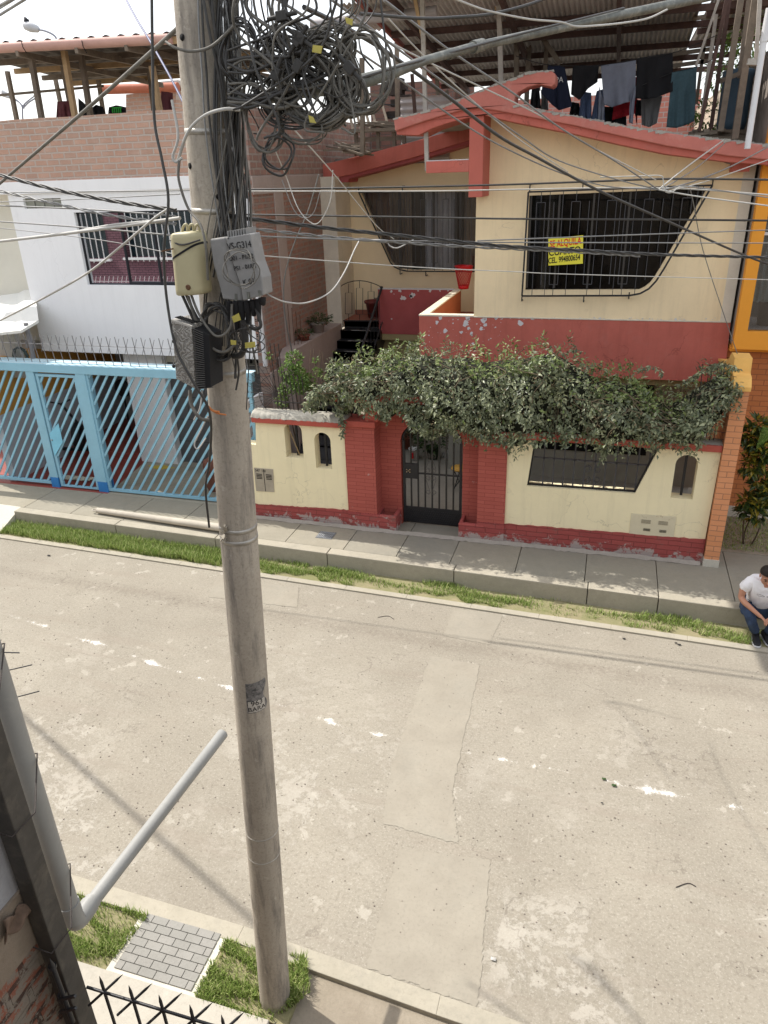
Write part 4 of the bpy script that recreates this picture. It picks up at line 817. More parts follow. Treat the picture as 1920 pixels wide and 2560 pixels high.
m = MB(); m.raw = True; random.seed(4)
for k in range(7):
    base = P_(1935, 1080, 11.5); e = P_(1905-8*k*.3, 1072+k*9, 11.4); 
    for i in range(16): b = base.lerp(e, i/16); [leaf(m, b, Vector((-.3, -.1, s_*.8)), Vector((0, -1, .3)), .06, .012) for s_ in (1, -1)]
solo('fern_plant', m, M_leafl, 'bright green fern fronds beside the croton at the right edge', 'plant')
# ================================================================ WHITE HOUSE ON THE LEFT
wh = T('white_house', 'white rendered house with raw brick parapet and carport behind the blue gate', 'house', (-9, 12.7, .3)); HY = 12.7
M_white = mat('white_paint', (.80, .80, .80), .85, .03, .9, .06, 50, dirt=((.5, .5, .5), 1.6, .6, .85, .35), streak=.10); M_wcream = mat('offwhite_paint', (.62, .60, .52), .85, .05, 1.2, .08, 50)
M_hbrick = brickmat('pale_hollow_brick', (.50, .30, .22), (.40, .26, .20), (.47, .42, .37), .27, .106, ms=.016, bump=1.0, fine=.35, dirt=((.52, .40, .33), 3.5, .48, .7, .5))
M_sbrick = brickmat('party_brick', (.36, .20, .155), (.27, .165, .135), (.34, .30, .265), .26, .115, axis='x', ms=.019, bump=1.2, fine=.45, dirt=((.15, .12, .105), 2.5, .46, .68, .75))
M_slow = brickmat('party_brick_rough', (.27, .15, .115), (.36, .18, .13), (.29, .25, .22), .25, .10, axis='x', ms=.022, bump=1.6, fine=.45, dirt=((.25, .20, .175), 3.1, .46, .6, .75))
whw = [(-9.98, 4.2), (-7.3, 4.2), (-7.3, 5.53), (-9.98, 5.53)]; vn = XZ([(62, 522), (156, 520), (150, 488), (56, 490)], HY)
m = MB(); m.prism([[(-11.42, 2.85), (-6.42, 2.85), (-6.42, 5.88), (-11.42, 5.88)], whw, [vn[0], vn[1], (vn[1][0], 5.79), (vn[0][0], 5.79)]], HY, HY+.2); wh.part('wall', m, M_white)
m = MB(); m.box(-13.5, -11.42, HY+.5, HY+.7, 2.85, 5.88); m.box(-11.42, -11.22, HY+.2, 16, 2.85, 5.88); wh.part('side_return', m, M_wcream)
m = MB(); m.box(-13.5, -6.36, HY-.05, HY+.25, 5.88, 6.09); wh.part('ring_beam', m, M_white, .006)
m = MB(); m.prism([ragged(-13.5, -6.3, 6.09, 6.09, 7.13, 7.13, 28, .006)], HY, HY+.14); wh.part('brick_parapet', m, M_hbrick)
m = MB(); m.box(-6.30, -6.2, HY+.003, 21, 6.0, 7.12); wh.part('side_brick_wall', m, M_sbrick)
m = MB(); m.box(-6.42, -6.2, HY-.003, 16.3, .3, 6.0); wh.part('party_wall', m, M_slow)
m = MB(); m.box(-6.205, -6.175, 13.55, 13.95, 2.4, 6.1); m.box(-6.205, -6.18, 12.7, 16.0, 5.75, 6.05); m.box(-6.205, -6.17, 12.69, 13.9, .3, 2.6); wh.part('concrete_column', m, M_pink, .01)
m = MB(); random.seed(31)
for i in range(14):
    z = 3.0+i*.28
    for k in range(3):
        for l in range(2): m.box(-6.40+k*.045, -6.375+k*.045, HY-.006, HY+.01, z+l*.035, z+l*.035+.022)
wh.part('brick_holes', m, M_dark)
m = MB()
for z in (6.35, 6.62, 6.9):
    for k in range(3):
        for l in range(2): m.box(-6.62+k*.045, -6.595+k*.045, HY-.006, HY+.01, z+l*.045, z+l*.045+.03)
wh.part('brick_holes', m, M_dark)
m = MB(); m.prism([whw], HY+.10, HY+.11); wgl = wh.part('window', m, glassmat('mirror_glass', gl=.55, alpha=.3, rough=.01))
m = MB()
for x in (-9.98, -9.05, -8.35, -7.3): m.box(x-.012, x+.012, HY+.07, HY+.12, 4.2, 5.53)
m.box(-9.98, -7.3, HY+.07, HY+.12, 4.2, 4.225); m.box(-9.98, -7.3, HY+.07, HY+.12, 5.505, 5.53); m.box(-9.05, -7.6, HY+.06, HY+.1, 4.225, 4.26); wh.sub(wgl, 'frame', m, mat('black_frame', (.02, .022, .028), .4, .05)); wh.sub(wgl, 'dark_room', room(HY, -10.4, -7.0, 3.8, 5.7, 1.0), M_dark)
m = MB(); m.box(vn[0][0], vn[1][0], HY+.06, HY+.1, 5.6, 5.8); vt_ = wh.part('vent_window', m, mat('dusty_glass', (.24, .245, .20), .4, .25, 6)); m = MB()
for i in range(1, 4): x = vn[0][0]+(vn[1][0]-vn[0][0])*i/4; m.box(x-.008, x+.008, HY+.05, HY+.06, 5.6, 5.8)
wh.sub(vt_, 'joints', m, mat('grey_joint', (.10, .10, .09), .8))
m = MB(); Y_ = HY-.10
m.tube([PY(567, 250, Y_), PY(584, 400, Y_), PY(592, 470, Y_), PY(600, 486, Y_), PY(614, 494, Y_), PY(620, 520, Y_), PY(645, 740, Y_), PY(664, 915, Y_)], .045, 10); wh.part('rain_pipe', m, mat('white_pvc', (.62, .62, .63), .45, .05))
# carport under the first floor
m = MB(); m.box(-13.5, -6.42, HY+.2, 18, 2.84, 2.95); wh.part('carport_ceiling', m, mat('grey_ceiling', (.36, .35, .33), .9))
m = MB(); m.box(-6.46, -6.40, 11.6, HY, .3, 2.2); wh.part('white_pier', m, M_white); m = MB(); m.box(-9.83, -8.90, 13.2, 13.38, .3, 2.85); wh.part('white_pier', m, M_white)
m = MB(); m.box(-8.9, -6.42, 13.38, 13.42, .3, 2.55); wh.part('grey_wall', m, brickmat('grey_blocks', (.13, .13, .13), (.12, .12, .12), (.06, .06, .06), .9, .5, ms=.008, bump=.2, fine=.1))
m = MB(); m.box(-8.9, -6.42, 13.37, 13.43, 2.55, 2.85); vb_ = wh.part('vent_band', m, M_wcream); m = MB()
for x0_ in (-8.25, -7.1):
    m.box(x0_-.06, x0_+.6, 13.355, 13.37, 2.56, 2.72)
wh.sub(vb_, 'vent_recess', m, mat('vent_grey', (.14, .14, .13), .9)); m = MB()
for x0_ in (-8.1, -7.1):
    for i in range(4): m.lathe((x0_+.05+i*.12, 13.355, 2.64), [(0, -.0), (.045, 0), (.045, .004), (0, .004)], 14, (0, -1, 0))
wh.sub(vb_, 'vent_holes', m, M_dark)
m = MB(); m.box(-12.0, -11.85, 11.55, 18, 1.75, 2.85); wh.part('side_wall_upper', m, mat('ochre_paint', (.52, .27, .06), .85, .06))
m = MB(); m.box(-12.0, -11.84, 11.55, 18, .3, 1.75); wh.part('side_wall_lower', m, mat('greyblue_paint', (.44, .45, .48), .85, .06))
m = MB(); m.box(-13.5, -9.0, 15.6, 15.7, .3, 2.85); wh.part('carport_back_wall', m, mat('grey_back', (.36, .36, .34), .9))
m = MB(); m.box(-11.3, -10.8, 15.55, 15.6, .3, 2.3); wh.part('inner_doorway', m, M_dark)
m = MB(); m.box(-13.5, -10.6, 14.3, 14.34, 2.5, 2.84); wh.part('curtain_pelmet', m, mat('beige_board', (.32, .27, .19), .8)); 
rf_ = MB(); rf_.prism([[(-14, 11.4), (-9.45, 11.4), (-9.75, 13.22), (-9.75, 13.6), (-14, 13.6)]], .2, .302, 'z'); struct('red_floor', rf_, mat('red_polished_floor', (.26, .06, .045), .45, .2, 1.4, .05, dirt=((.36, .12, .10), 2.5, .55, .75, .5)))
rf_ = MB(); rf_.box(-14, -9.83, 13.24, 15.6, .2, .45); struct('red_floor_step', rf_, MATS['red_polished_floor'], .01)
rf_ = MB(); rf_.prism([[(-9.44, 11.4), (-6.2, 11.4), (-6.2, 13.4), (-9.74, 13.4), (-9.74, 13.22)]], .2, .301, 'z'); struct('carport_floor', rf_, concmat('carport_concrete', (.30, .275, .22), (.38, .35, .28), stain=(.17, .155, .12), st=.6))
yp = MB(); c = PZ(402, 1168, .302)
yp.prism([[(c.x+.30*cos(a)*(1+.25*sin(3*a)), c.y+.10*sin(a)*(1+.3*cos(4*a))) for a in [2*pi*i/26 for i in range(26)]]], .300, .3045, 'z'); struct('yellow_paint_stain', yp, mat('yellow_stain', (.50, .38, .06), .9, .2, 8))
# ---------------------------------------------------------------- blue gate
M_blue = mat('light_blue_paint', (.26, .49, .61), .5, .07, 2.5, .08, 60, dirt=((.30, .42, .42), 7, .62, .78, .4)); M_blued = mat('strong_blue_paint', (.035, .20, .50), .5, .1, 6)
bg_ = T('sliding_gate', 'light blue steel gate of diagonal bars with a small door, across the carport', 'gate', (-9.5, 11.5, .3)); BY = 11.5
m = MB(); m.box(-14, -5.95, BY-.06, BY+.06, 2.74, 2.9); bg_.part('top_rail', m, M_blue, .006)
m = MB(); m.box(-14, -5.95, BY-.05, BY+.16, 2.9, 2.912); m.box(-12.1, -7.2, BY+.02, BY+.24, 2.912, 2.93); bg_.part('cover_plate', m, mat('pale_blue_metal', (.5, .66, .72), .5, .1))
for x0_, x1_, d in ((-10.83, -10.64, .08), (-9.68, -9.46, .17)):
    m = MB(); m.box(x0_, x1_, BY-.05, BY+d, .52, 2.74); p = bg_.part('post', m, M_blue, .006); m = MB(); m.box(x0_-.001, x1_+.001, BY-.052, BY+d+.001, .30, .52); bg_.sub(p, 'painted_foot', m, M_blued, .004)
m = MB(); m.box(-10.62, -10.56, BY-.03, BY+.03, .36, 2.7); m.box(-9.74, -9.69, BY-.03, BY+.03, .36, 2.7); m.box(-10.56, -9.74, BY-.03, BY+.03, 2.65, 2.7); m.box(-10.62, -9.69, BY-.03, BY+.03, .33, .36); bg_.part('door_frame', m, M_blue)
m = MB(); m.box(-14, -10.83, BY-.03, BY+.03, .36, .42); m.box(-9.46, -5.95, BY-.03, BY+.03, .33, .385); m.box(-6.06, -6.0, BY-.03, BY+.03, .385, 2.74); m.box(-9.46, -9.41, BY-.03, BY+.03, .385, 2.74); bg_.part('bottom_rail', m, M_blue)
def dbars(x0_, x1_, z0, z1, step, sl_, off=0):
    x = x0_-(z1-z0)/sl_+off
    while x < x1_:
        a = Vector((x, BY, z0)); b = Vector((x+(z1-z0)/sl_, BY, z1))
        if a.x < x0_: a.z += (x0_-a.x)*sl_; a.x = x0_
        if b.x > x1_: b.z -= (b.x-x1_)*sl_; b.x = x1_
        if b.x-a.x > .05: mm = MB(); mm.bar(a, b, .042, .03, up=(0, 1, 0)); bg_.part('diagonal_bar', mm, M_blue)
        x += step
q0, q1 = PY(294, 1225, BY), PY(435, 948, BY); sl_ = (q1.z-q0.z)/(q1.x-q0.x)
dbars(-12.6, -10.83, .42, 2.74, .185, sl_); dbars(-10.56, -9.74, .36, 2.65, .185, sl_, .09); dbars(-9.41, -6.06, .385, 2.74, .192, sl_, .05)
m = MB(); lp = XZ([(124, 1084), (146, 1058), (157, 1106), (137, 1140)], BY-.035); m.prism([lp], BY-.04, BY-.032); pl = bg_.part('lock_plate', m, mat('bright_blue_paint', (.22, .55, .72), .5, .1)); m = MB(); m.lathe(PY(130, 1100, BY-.04), [(0, 0), (.018, 0), (.014, .015), (0, .018)], 10, (0, -1, 0)); bg_.sub(pl, 'lock', m, mat('steel', (.4, .4, .4), .3, metal=.8))
m = MB(); 
for i in range(38): x = -12.7+i*.185; m.bar((x, BY+.02, 2.9), (x-.03, BY-.02, 3.46), .010)
m.tube([(-12.8, BY, 3.28), (-5.7, BY, 3.27)], .006, 4); sp = bg_.part('spike_rods', m, mat('galvanised_rod', (.22, .22, .23), .5, .2, metal=.4)); m = MB()
for i in range(38): x = -12.7+i*.185; m.bar((x+.06, BY-.02, 3.43), (x-.09, BY+.02, 3.13), .007)
bg_.sub(sp, 'cross_rods', m, MATS['galvanised_rod'])
m = MB(); m.box(-10.83, -10.77, BY+.2, BY+.26, 2.9, 3.62); solo('steel_tube_post', m, MATS['galvanised_rod'], 'short square grey steel post rising behind the blue gate top', 'post')
# things in the carport
def chair(c, rz, label, mt):
    t = T('garden_chair', label, 'chair', c); Mx = Matrix.Translation(Vector(c)) @ Matrix.Rotation(rz, 4, 'Z')
    def add(nm, mb, bev=0): mb.v = [tuple(Mx @ Vector(v)) for v in mb.v]; t.part(nm, mb, mt, bev)
    m = MB(); m.grid(lambda u, v: (-.24+.48*u, -.24+.48*v, .43+.02*cos(pi*(u-.5))*-1), 6, 6); add('seat', m, 0)
    m = MB()
    for i in range(5): x = -.16+i*.08; m.bar((x, .24, .45), (x*1.05, .33, .86-abs(x)*.25), .035, .012, up=(0, 1, 0))
    m.tube([(-.24, .2, .45), (-.25, .31, .75), (-.16, .34, .86), (0, .35, .89), (.16, .34, .86), (.25, .31, .75), (.24, .2, .45)], .018, 8); add('backrest', m)
    for s_ in (-1, 1): m = MB(); m.tube([(s_*.26, -.22, .43), (s_*.29, -.24, .62), (s_*.29, .0, .66), (s_*.26, .27, .66)], .018, 8); add('armrest', m)
    for sx_ in (-1, 1):
        for sy_ in (-1, 1): m = MB(); m.bar((sx_*.22, sy_*.22, .43), (sx_*.27, sy_*.27, 0), .045, .02); add('leg', m)
cc = PZ(300, 1040, .45); chair((cc.x, cc.y, .45), pi*.95, 'white plastic armchair standing in the carport shade', mat('white_resin', (.60, .60, .58), .5, .04))
def exercise_bike(c):
    t = T('exercise_bike', 'dark exercise bicycle parked in the carport behind the small blue door', 'exercise bike', c); c = Vector(c); Mk = mat('dark_machine', (.02, .02, .022), .5, .2)
    m = MB(); m.lathe(c+Vector((0, 0, .4)), [(0, -.04), (.3, -.04), (.32, 0), (.3, .04), (0, .04)], 28, (1, .3, 0)); t.part('flywheel', m, Mk)
    m = MB(); m.tube([c+Vector((-.2, .0, .05)), c+Vector((.1, .1, .5)), c+Vector((.3, .1, .95))], .03); m.tube([c+Vector((.1, .1, .5)), c+Vector((-.2, -.1, 1.15))], .028); m.bar(c+Vector((-.5, 0, .04)), c+Vector((.6, .15, .04)), .06); t.part('frame', m, Mk)
    m = MB(); m.lathe(c+Vector((.3, .1, .95)), [(0, 0), (.13, 0), (.12, .07), (0, .08)], 16); t.part('saddle', m, Mk)
    m = MB(); m.tube([c+Vector((-.45, -.15, 1.2)), c+Vector((-.2, -.1, 1.15)), c+Vector((.02, -.05, 1.25))], .018); t.part('handlebar', m, Mk)
cc = PZ(205, 1130, .45); exercise_bike((cc.x, cc.y, .45))
m = MB(); c = PZ(208, 990, 1.4); c = Vector((-11.05, 14.6, 1.55)); m.lathe(c, [(0, -.03), (.2, -.03), (.22, 0), (.2, .03), (0, .03)], 24, (0, 1, 0)); m.tube([c, c-Vector((0, 0, 1.1))], .02)
solo('pedestal_fan', m, mat('black_plastic', (.02, .02, .022), .5), 'black pedestal fan standing further back in the carport', 'fan')
m = MB(); a = PZ(40, 1130, .3); m.tube([a+Vector((0, 0, 0)), a+Vector((-.25, .15, 1.35))], .018); solo('broom', m, mat('wood_handle', (.42, .24, .11), .7), 'wooden broom handle leaning on the carport side wall', 'broom')
m = MB(); random.seed(3); b = PZ(185, 1196, .305)
for i in range(3): m.grid(lambda u, v: (b.x-.35+.55*u+.14*i, b.y-.1+.18*v-.02*i+.03*u, .312+.012*i+.012*sin(u*14+i)+.01*sin(v*9)), 14, 8)
solo('cloth_rag', m, mat('pale_rag', (.55, .52, .42), .9, .15, 15), 'crumpled pale rags lying on the red floor inside the blue gate', 'rag')
m = MB(); c = PZ(515, 1185, .3); c = Vector((-7.35, 12.1, .3))
m.lathe(c, [(.16, 0), (.2, .1), (.16, .3), (.22, .5), (.2, .62), (.1, .68), (0, .7)], 20); m.tube([c+Vector((.1, 0, .55)), c+Vector((.35, .0, .45)), c+Vector((.4, 0, .2))], .05)
solo('clay_ornament', m, mat('brown_clay', (.22, .09, .06), .6, .2, 8), 'brown ceramic ornament in the carport just left of the utility pole', 'ornament')
# left neighbour: awning, lower wall, wall fan, old concrete wall
ln = T('neighbour_house', 'grey neighbouring house with pale sloping awning at the left edge', 'house', (-13, 14, .3)); m = MB()
A = [PY(-60, 838, 11.55), PY(52, 826, 11.55), PY(96, 800, 11.9), PY(72, 612, 15.5), PY(-60, 690, 15.5)]
m.add(A+[a-Vector((0, 0, .05)) for a in A], [(0, 1, 2, 3, 4), (9, 8, 7, 6, 5)]+[(i, (i+1) % 5, (i+1) % 5+5, i+5) for i in range(5)]); ln.part('awning', m, mat('pale_sheet', (.66, .66, .62), .7, .05, 1))
m = MB(); m.box(-14.5, -11.55, 12.15, 12.3, 2.4, 3.42); ln.part('wall', m, mat('grey_beige', (.40, .38, .34), .9, .08))
m = MB(); m.box(-18, -12.2, 16.2, 16.4, 2, 5.2); ln.part('old_wall', m, concmat('old_concrete', (.24, .20, .15), (.33, .28, .21), stain=(.09, .07, .05), st=.8, bs=1))
m = MB(); m.box(-18, -12.7, 14.2, 14.3, 5.0, 7); ln.part('upper_wall', m, M_wcream)
fu = T('wall_fan', 'dark grey extractor fan on the wall left of the white house', 'fan', PY(55, 910, 12.1)); c = PY(55, 888, 12.12); m = MB(); m.lathe(c, [(.17, -.0), (.19, .02), (.19, .07), (.17, .08), (.155, .08), (.155, 0)], 8, (0, -1, 0), False); fu.part('housing', m, mat('dark_teal_plastic', (.04, .06, .06), .5)); m = MB()
for i in range(11): z = c.z-.14+i*.028; w_ = sqrt(max(0, .155**2-(z-c.z)**2)); m.bar((c.x-w_, c.y-.075, z), (c.x+w_, c.y-.075, z), .006)
for i in range(7): x = c.x-.13+i*.043; w_ = sqrt(max(0, .155**2-(x-c.x)**2)); m.bar((x, c.y-.08, c.z-w_), (x, c.y-.08, c.z+w_), .005)
fu.part('grille', m, mat('fan_grille', (.25, .27, .26), .5)); 
# ---------------------------------------------------------------- roof shelter over the white house
M_wood = mat('weathered_wood', (.19, .155, .12), .9, .25, 4, .4, 30, dirt=((.10, .085, .07), 9, .5, .7, .5)); M_tan = mat('tan_wood', (.38, .26, .14), .8, .2, 5, .3, 30); M_purl = mat('rusty_purlin', (.085, .05, .042), .8, .3, 6, .3)
M_gut = mat('pink_pvc', (.50, .30, .25), .6, .1, 2, .1, dirt=((.34, .2, .16), 5, .55, .75, .5))
rs_ = T('roof_shelter', 'wooden rooftop shelter with pinkish rain gutter on the white house', 'shelter', (-9, 14, 7.1))
def post(T_, x0_, y0_, x1_, y1_, Y, w, mt, name='post', ext=0):
    a, b = PY(x0_, y0_, Y), PY(x1_, y1_, Y); b.z -= ext; m = MB(); m.bar(a, b, w, w, up=(0, 1, 0)); return T_.part(name, m, mt)
for p_ in [(18, 178, 42, 302, 15.5, .08, M_wood), (76, 135, 104, 300, 13.4, .09, M_wood), (160, 127, 188, 297, 13.4, .09, M_tan), (203, 137, 226, 296, 14.2, .09, M_wood), (156, 160, 182, 297, 15.2, .08, M_wood), (138, 195, 152, 260, 17.5, .08, M_wood), (246, 200, 258, 285, 17.5, .08, M_wood), (380, 165, 402, 285, 13.6, .09, M_tan), (374, 180, 384, 285, 16, .08, M_wood)]: post(rs_, *p_[:5], p_[5], p_[6], ext=.25)
def bar2(T_, p0, p1, w, h, mt, name): m = MB(); m.bar(p0, p1, w, h); return T_.part(name, m, mt)
bar2(rs_, PY(-80, 245, 15.5), PY(260, 215, 17.2), .05, .05, M_wood, 'rail')
E0 = [PY(-160, 128, 13.0), PY(430, 96, 13.0)]; m = MB(); m.tube(E0, .085, 12); rs_.part('gutter', m, M_gut); m = MB()
for x in (60, 211): a = PY(x, 118, 12.9); m.tube([a+Vector((-.03, 0, .1)), a+Vector((0, -.03, 0)), a+Vector((.03, 0, -.09))], .008, 5)
rs_.part('gutter_strap', m, M_dark)
a, b = PY(-160, 138, 16.0), PY(155, 165, 16.6); m = MB(); m.tube([a, b], .08, 12); rs_.part('gutter', m, M_gut)
def corr(p00, p10, p01, p11, n, amp, wl, nv=2):
    """corrugated sheet, corrugations running from edge 0 to edge 1"""
    p00, p10, p01, p11 = map(Vector, (p00, p10, p01, p11)); L = (p10-p00).length; nu = int(L/wl*8); m = MB()
    up_ = (p10-p00).cross(p01-p00).normalized(); m.grid(lambda u, v: p00.lerp(p10, u).lerp(p01.lerp(p11, u), v)+up_*amp*sin(u*L/wl*2*pi), nu, nv); return m
M_tin = mat('grey_tin', (.50, .47, .44), .75, .12, 1.5, .1, 40, dirt=((.27, .23, .20), 2.2, .52, .74, .7))
e0, e1 = PY(-160, 116, 12.95), PY(440, 82, 12.95); f0, f1 = PY(-160, 150, 18.5), PY(440, 205, 17.5); f0 = Vector((e0.x-1, 18.5, PY(250, 198, 18).z+.0)); f1 = Vector((e1.x+.5, 18.5, f0.z))
m = corr(e0, e1, f0, f1, 0, .03, .30, 3); rs_.part('roof_sheet', m, mat('dark_roof_sheet', (.13, .115, .10), .8, .25, 2)); 
m = MB(); m.bar(e0+Vector((0, .1, -.09)), e1+Vector((0, .1, -.09)), .06, .10); rs_.part('eave_board', m, M_tan)
for k, mt in ((.25, M_wood), (.45, M_tan), (.65, M_wood), (.85, M_tan)):
    a, b = e0.lerp(f0, k)-Vector((0, 0, .1)), e1.lerp(f1, k)-Vector((0, 0, .1)); bar2(rs_, a, b, .07, .1, mt, 'purlin')
for k in (.35, .6, .8): a, b = e0.lerp(e1, k)-Vector((0, 0, .17)), f0.lerp(f1, k)-Vector((0, 0, .17)); bar2(rs_, a, b, .06, .1, M_wood, 'rafter')
# clothes behind the parapet
def cloth(name, label, top, bot, Y, mt, amp=.03, fr=9, cat='clothes', group=None, seed=0, mid=None):
    """hanging cloth: top and bottom edges given left to right, ripples in depth, real thickness"""
    def ed(P, u):
        t = u*(len(P)-1); i = min(int(t), len(P)-2); return P[i][0]+(P[i+1][0]-P[i][0])*(t-i), P[i][1]+(P[i+1][1]-P[i][1])*(t-i)
    m = MB()
    def fn(u, v):
        a, b = ed(top, u), ed(bot, u); x, y = a[0]+(b[0]-a[0])*v, a[1]+(b[1]-a[1])*v
        return PY(x, y, Y+amp*v**.6*sin(u*fr+seed+v*1.3)+amp*.5*v*sin(u*fr*2.3+seed*2-v*2)+.012*sin(v*9+u*5+seed))
    m.grid(fn, 30, 22); return solo(name, m, mt, label, cat, group, solid=.006)
K_navy = mat('navy_cloth', (.012, .016, .035), .9, .1, 12); K_black = mat('black_cloth', (.012, .012, .014), .9, .1, 12); K_grey = mat('greyblue_cloth', (.17, .185, .23), .9, .08, 12); K_teal = mat('teal_towel', (.055, .10, .12), .95, .1, 30, .4, 200); K_red = mat('red_cloth', (.25, .008, .015), .9, .1); K_jean = mat('denim', (.08, .11, .19), .9, .15, 30); K_lg = mat('grey_cloth', (.15, .15, .15), .9, .1); K_mar = mat('maroon_cloth', (.10, .03, .035), .9, .1)
g_ = 'washing on the white house roof'
cloth('shirt', 'maroon garment hanging left of the others above the brick parapet', [(143, 254), (172, 252)], [(140, 300), (178, 298)], 14.6, K_mar, group=g_)
cloth('shirt', 'black garment with pointed shoulders between the shelter posts', [(196, 245), (215, 262), (235, 270)], [(198, 296), (220, 294), (240, 294)], 14.6, K_black, group=g_, seed=2)
cloth('shirt', 'small dark brown garment beside the tan post', [(176, 262), (190, 268)], [(176, 298), (192, 298)], 14.5, K_mar, group=g_, seed=3)
cloth('shirt', 'black sleeveless garment with scooped neck over the parapet', [(228, 270), (240, 262), (258, 268), (266, 290)], [(232, 296), (245, 296), (258, 296), (266, 296)], 14.8, K_black, group=g_, seed=4)
cl = cloth('shirt', 'black shirt with green stripes hanging near the utility pole', [(272, 268), (290, 263), (315, 268)], [(270, 294), (290, 292), (316, 292)], 14.4, K_black, group=g_, seed=5)
m = MB()
for i in range(5): a = PY(281+i*5, 270, 14.3); b = PY(282+i*5, 282, 14.3); m.bar(a, b, .022, .006, up=(0, 1, 0))
m.bar(PY(279, 270, 14.3), PY(304, 269, 14.3), .022, .006, up=(0, 1, 0)); o = mkobj('green_print', m, mat('green_print', (.02, .30, .03), .8), loc=cl.location, parent=cl)
cloth('shirt', 'dark reddish garment hanging right next to the utility pole', [(403, 228), (432, 232)], [(400, 285), (434, 285)], 14.4, K_mar, group=g_, seed=6)
# things far behind the shelter
fh = T('brick_house', 'distant raw brick house with orange roof edge seen through the shelter', 'house', (-14, 24, 6)); m = MB(); m.prism([XZ([(315, 236), (440, 224), (440, 300), (315, 300)], 22)], 22, 26); fh.part('wall', m, M_hbrick); m = MB(); m.tube([PY(258, 224, 21.5), PY(445, 218, 21.5)], .13, 10); fh.part('roof_edge', m, mat('orange_edge', (.36, .11, .06), .7)); m = MB(); m.prism([XZ([(262, 216), (445, 200), (445, 212), (262, 222)], 21.8)], 21.8, 25); fh.part('roof', m, M_tin)
# street lamps beyond
def street_lamp(label, head, tail, px_pts, Y, r=.04, hw=.14, scale=1):
    t = T('street_lamp', label, 'street lamp', (PY(*px_pts[-1], Y).x, Y, 0)); m = MB(); P = [PY(x, y, Y) for x, y in px_pts]; m.tube(spline(P, 5), r, 8); e = P[-1]; m.tube([e, (e.x, e.y, 0)], r*1.6, 8); t.part('pole', m, mat('lamp_steel', (.24, .25, .30), .5, metal=.2))
    return t
sl_ = street_lamp('street lamp with long grey head and a bird perched on it, top left', 0, 0, [(98, 74), (112, 77), (130, 85), (141, 97), (148, 130)], 30)
a, b = PY(98, 74, 30), PY(58, 62, 30); m = MB(); d = (b-a); m.tube([a, a+d*.1, a+d*.5, a+d*.85, b], [.06, .13, .19, .16, .04], 12); sl_.part('lamp_head', m, mat('lamp_grey', (.42, .43, .45), .5))
bt = MB(); p = PY(68, 56, 30); ax = (PY(62, 43, 30)-p)
bt.tube([p+Vector((.12, 0, -.05)), p, p+ax*.3, p+ax*.6, p+ax*.85, p+ax*1.05], [.03, .10, .12, .075, .06, .01], 10); bt.tube([p+ax*.85, p+ax*.95+Vector((-.08, 0, .02))], [.03, .005], 6); bt.tube([p, p+Vector((.22, 0, -.12))], [.05, .02], 6)
solo('bird', bt, mat('dark_feathers', (.03, .03, .035), .8), 'small dark bird perched on the street lamp head', 'bird')
t2 = street_lamp('far double street lamp between the left shelter posts', 0, 0, [(57, 262), (56, 275), (58, 320)], 45, .05); m = MB()
for pts in ([(57, 272), (53, 262), (44, 252), (24, 238)], [(60, 272), (60, 262), (70, 252), (86, 240)], [(57, 268), (48, 256), (24, 243)], [(60, 268), (72, 256), (88, 246)]): m.tube(spline([PY(x, y, 45) for x, y in pts], 4), .045, 6)
t2.part('arms', m, MATS['lamp_steel']); m = MB()
for p0, p1 in (((24, 238), (7, 230)), ((86, 240), (92, 236)), ((24, 243), (7, 236))): m.tube([PY(*p0, 45), PY(*p1, 45)], [.1, .14], 8)
t2.part('lamp_heads', m, MATS['lamp_grey'])
# ================================================================ ROOFTOP OF THE CREAM HOUSE
CA, CB = 7.71, .115
def PP(x, y, dz=0):
    d = ray(x, y); t = (CA+CB*18+dz-EYE)/(d.z+CB*d.y); return Vector((0, 0, EYE))+d*t
can = T('rooftop_canopy', 'large corrugated grey roof on wooden posts over the cream house terrace', 'canopy', (-1.5, 15, 6.5))
fr_ = PP(1699, 177); fl_ = PP(1130, 212); nr_ = Vector((fr_.x, 11.0, CA+CB*7)); 
xl = -3.95; m = corr((xl, 10.8, CA+CB*7.2), (fr_.x, 10.8, CA+CB*7.2), (xl, 18, CA), (fr_.x, 18, CA), 0, .017, .078, 4); can.part('roof_sheet', m, M_tin)
for x, y in [(1700, 168), (1709, 135), (1722, 100), (1735, 50), (1746, 8)]:
    p = PP(x, y); m = MB(); m.bar((xl, p.y, p.z-.06), (fr_.x+(.9 if y > 90 else 1.2), p.y, p.z-.06), .055, .09); can.part('purlin', m, M_purl)
for x in (-3.4, -1.9, -.3): m = MB(); m.bar((x, 11, CA+CB*7-.15), (x, 18, CA-.15), .06, .1); can.part('rafter', m, M_purl)
m = MB(); m.bar((xl-.04, 10.8, CA+CB*7.2), (xl-.04, 18, CA), .05, .12); can.part('edge_board', m, mat('rust_red_board', (.32, .10, .08), .8, .15))
M_pw = mat('white_grey_post', (.40, .37, .33), .9, .2, 6, .4, 20, dirt=((.2, .17, .14), 12, .5, .7, .6))
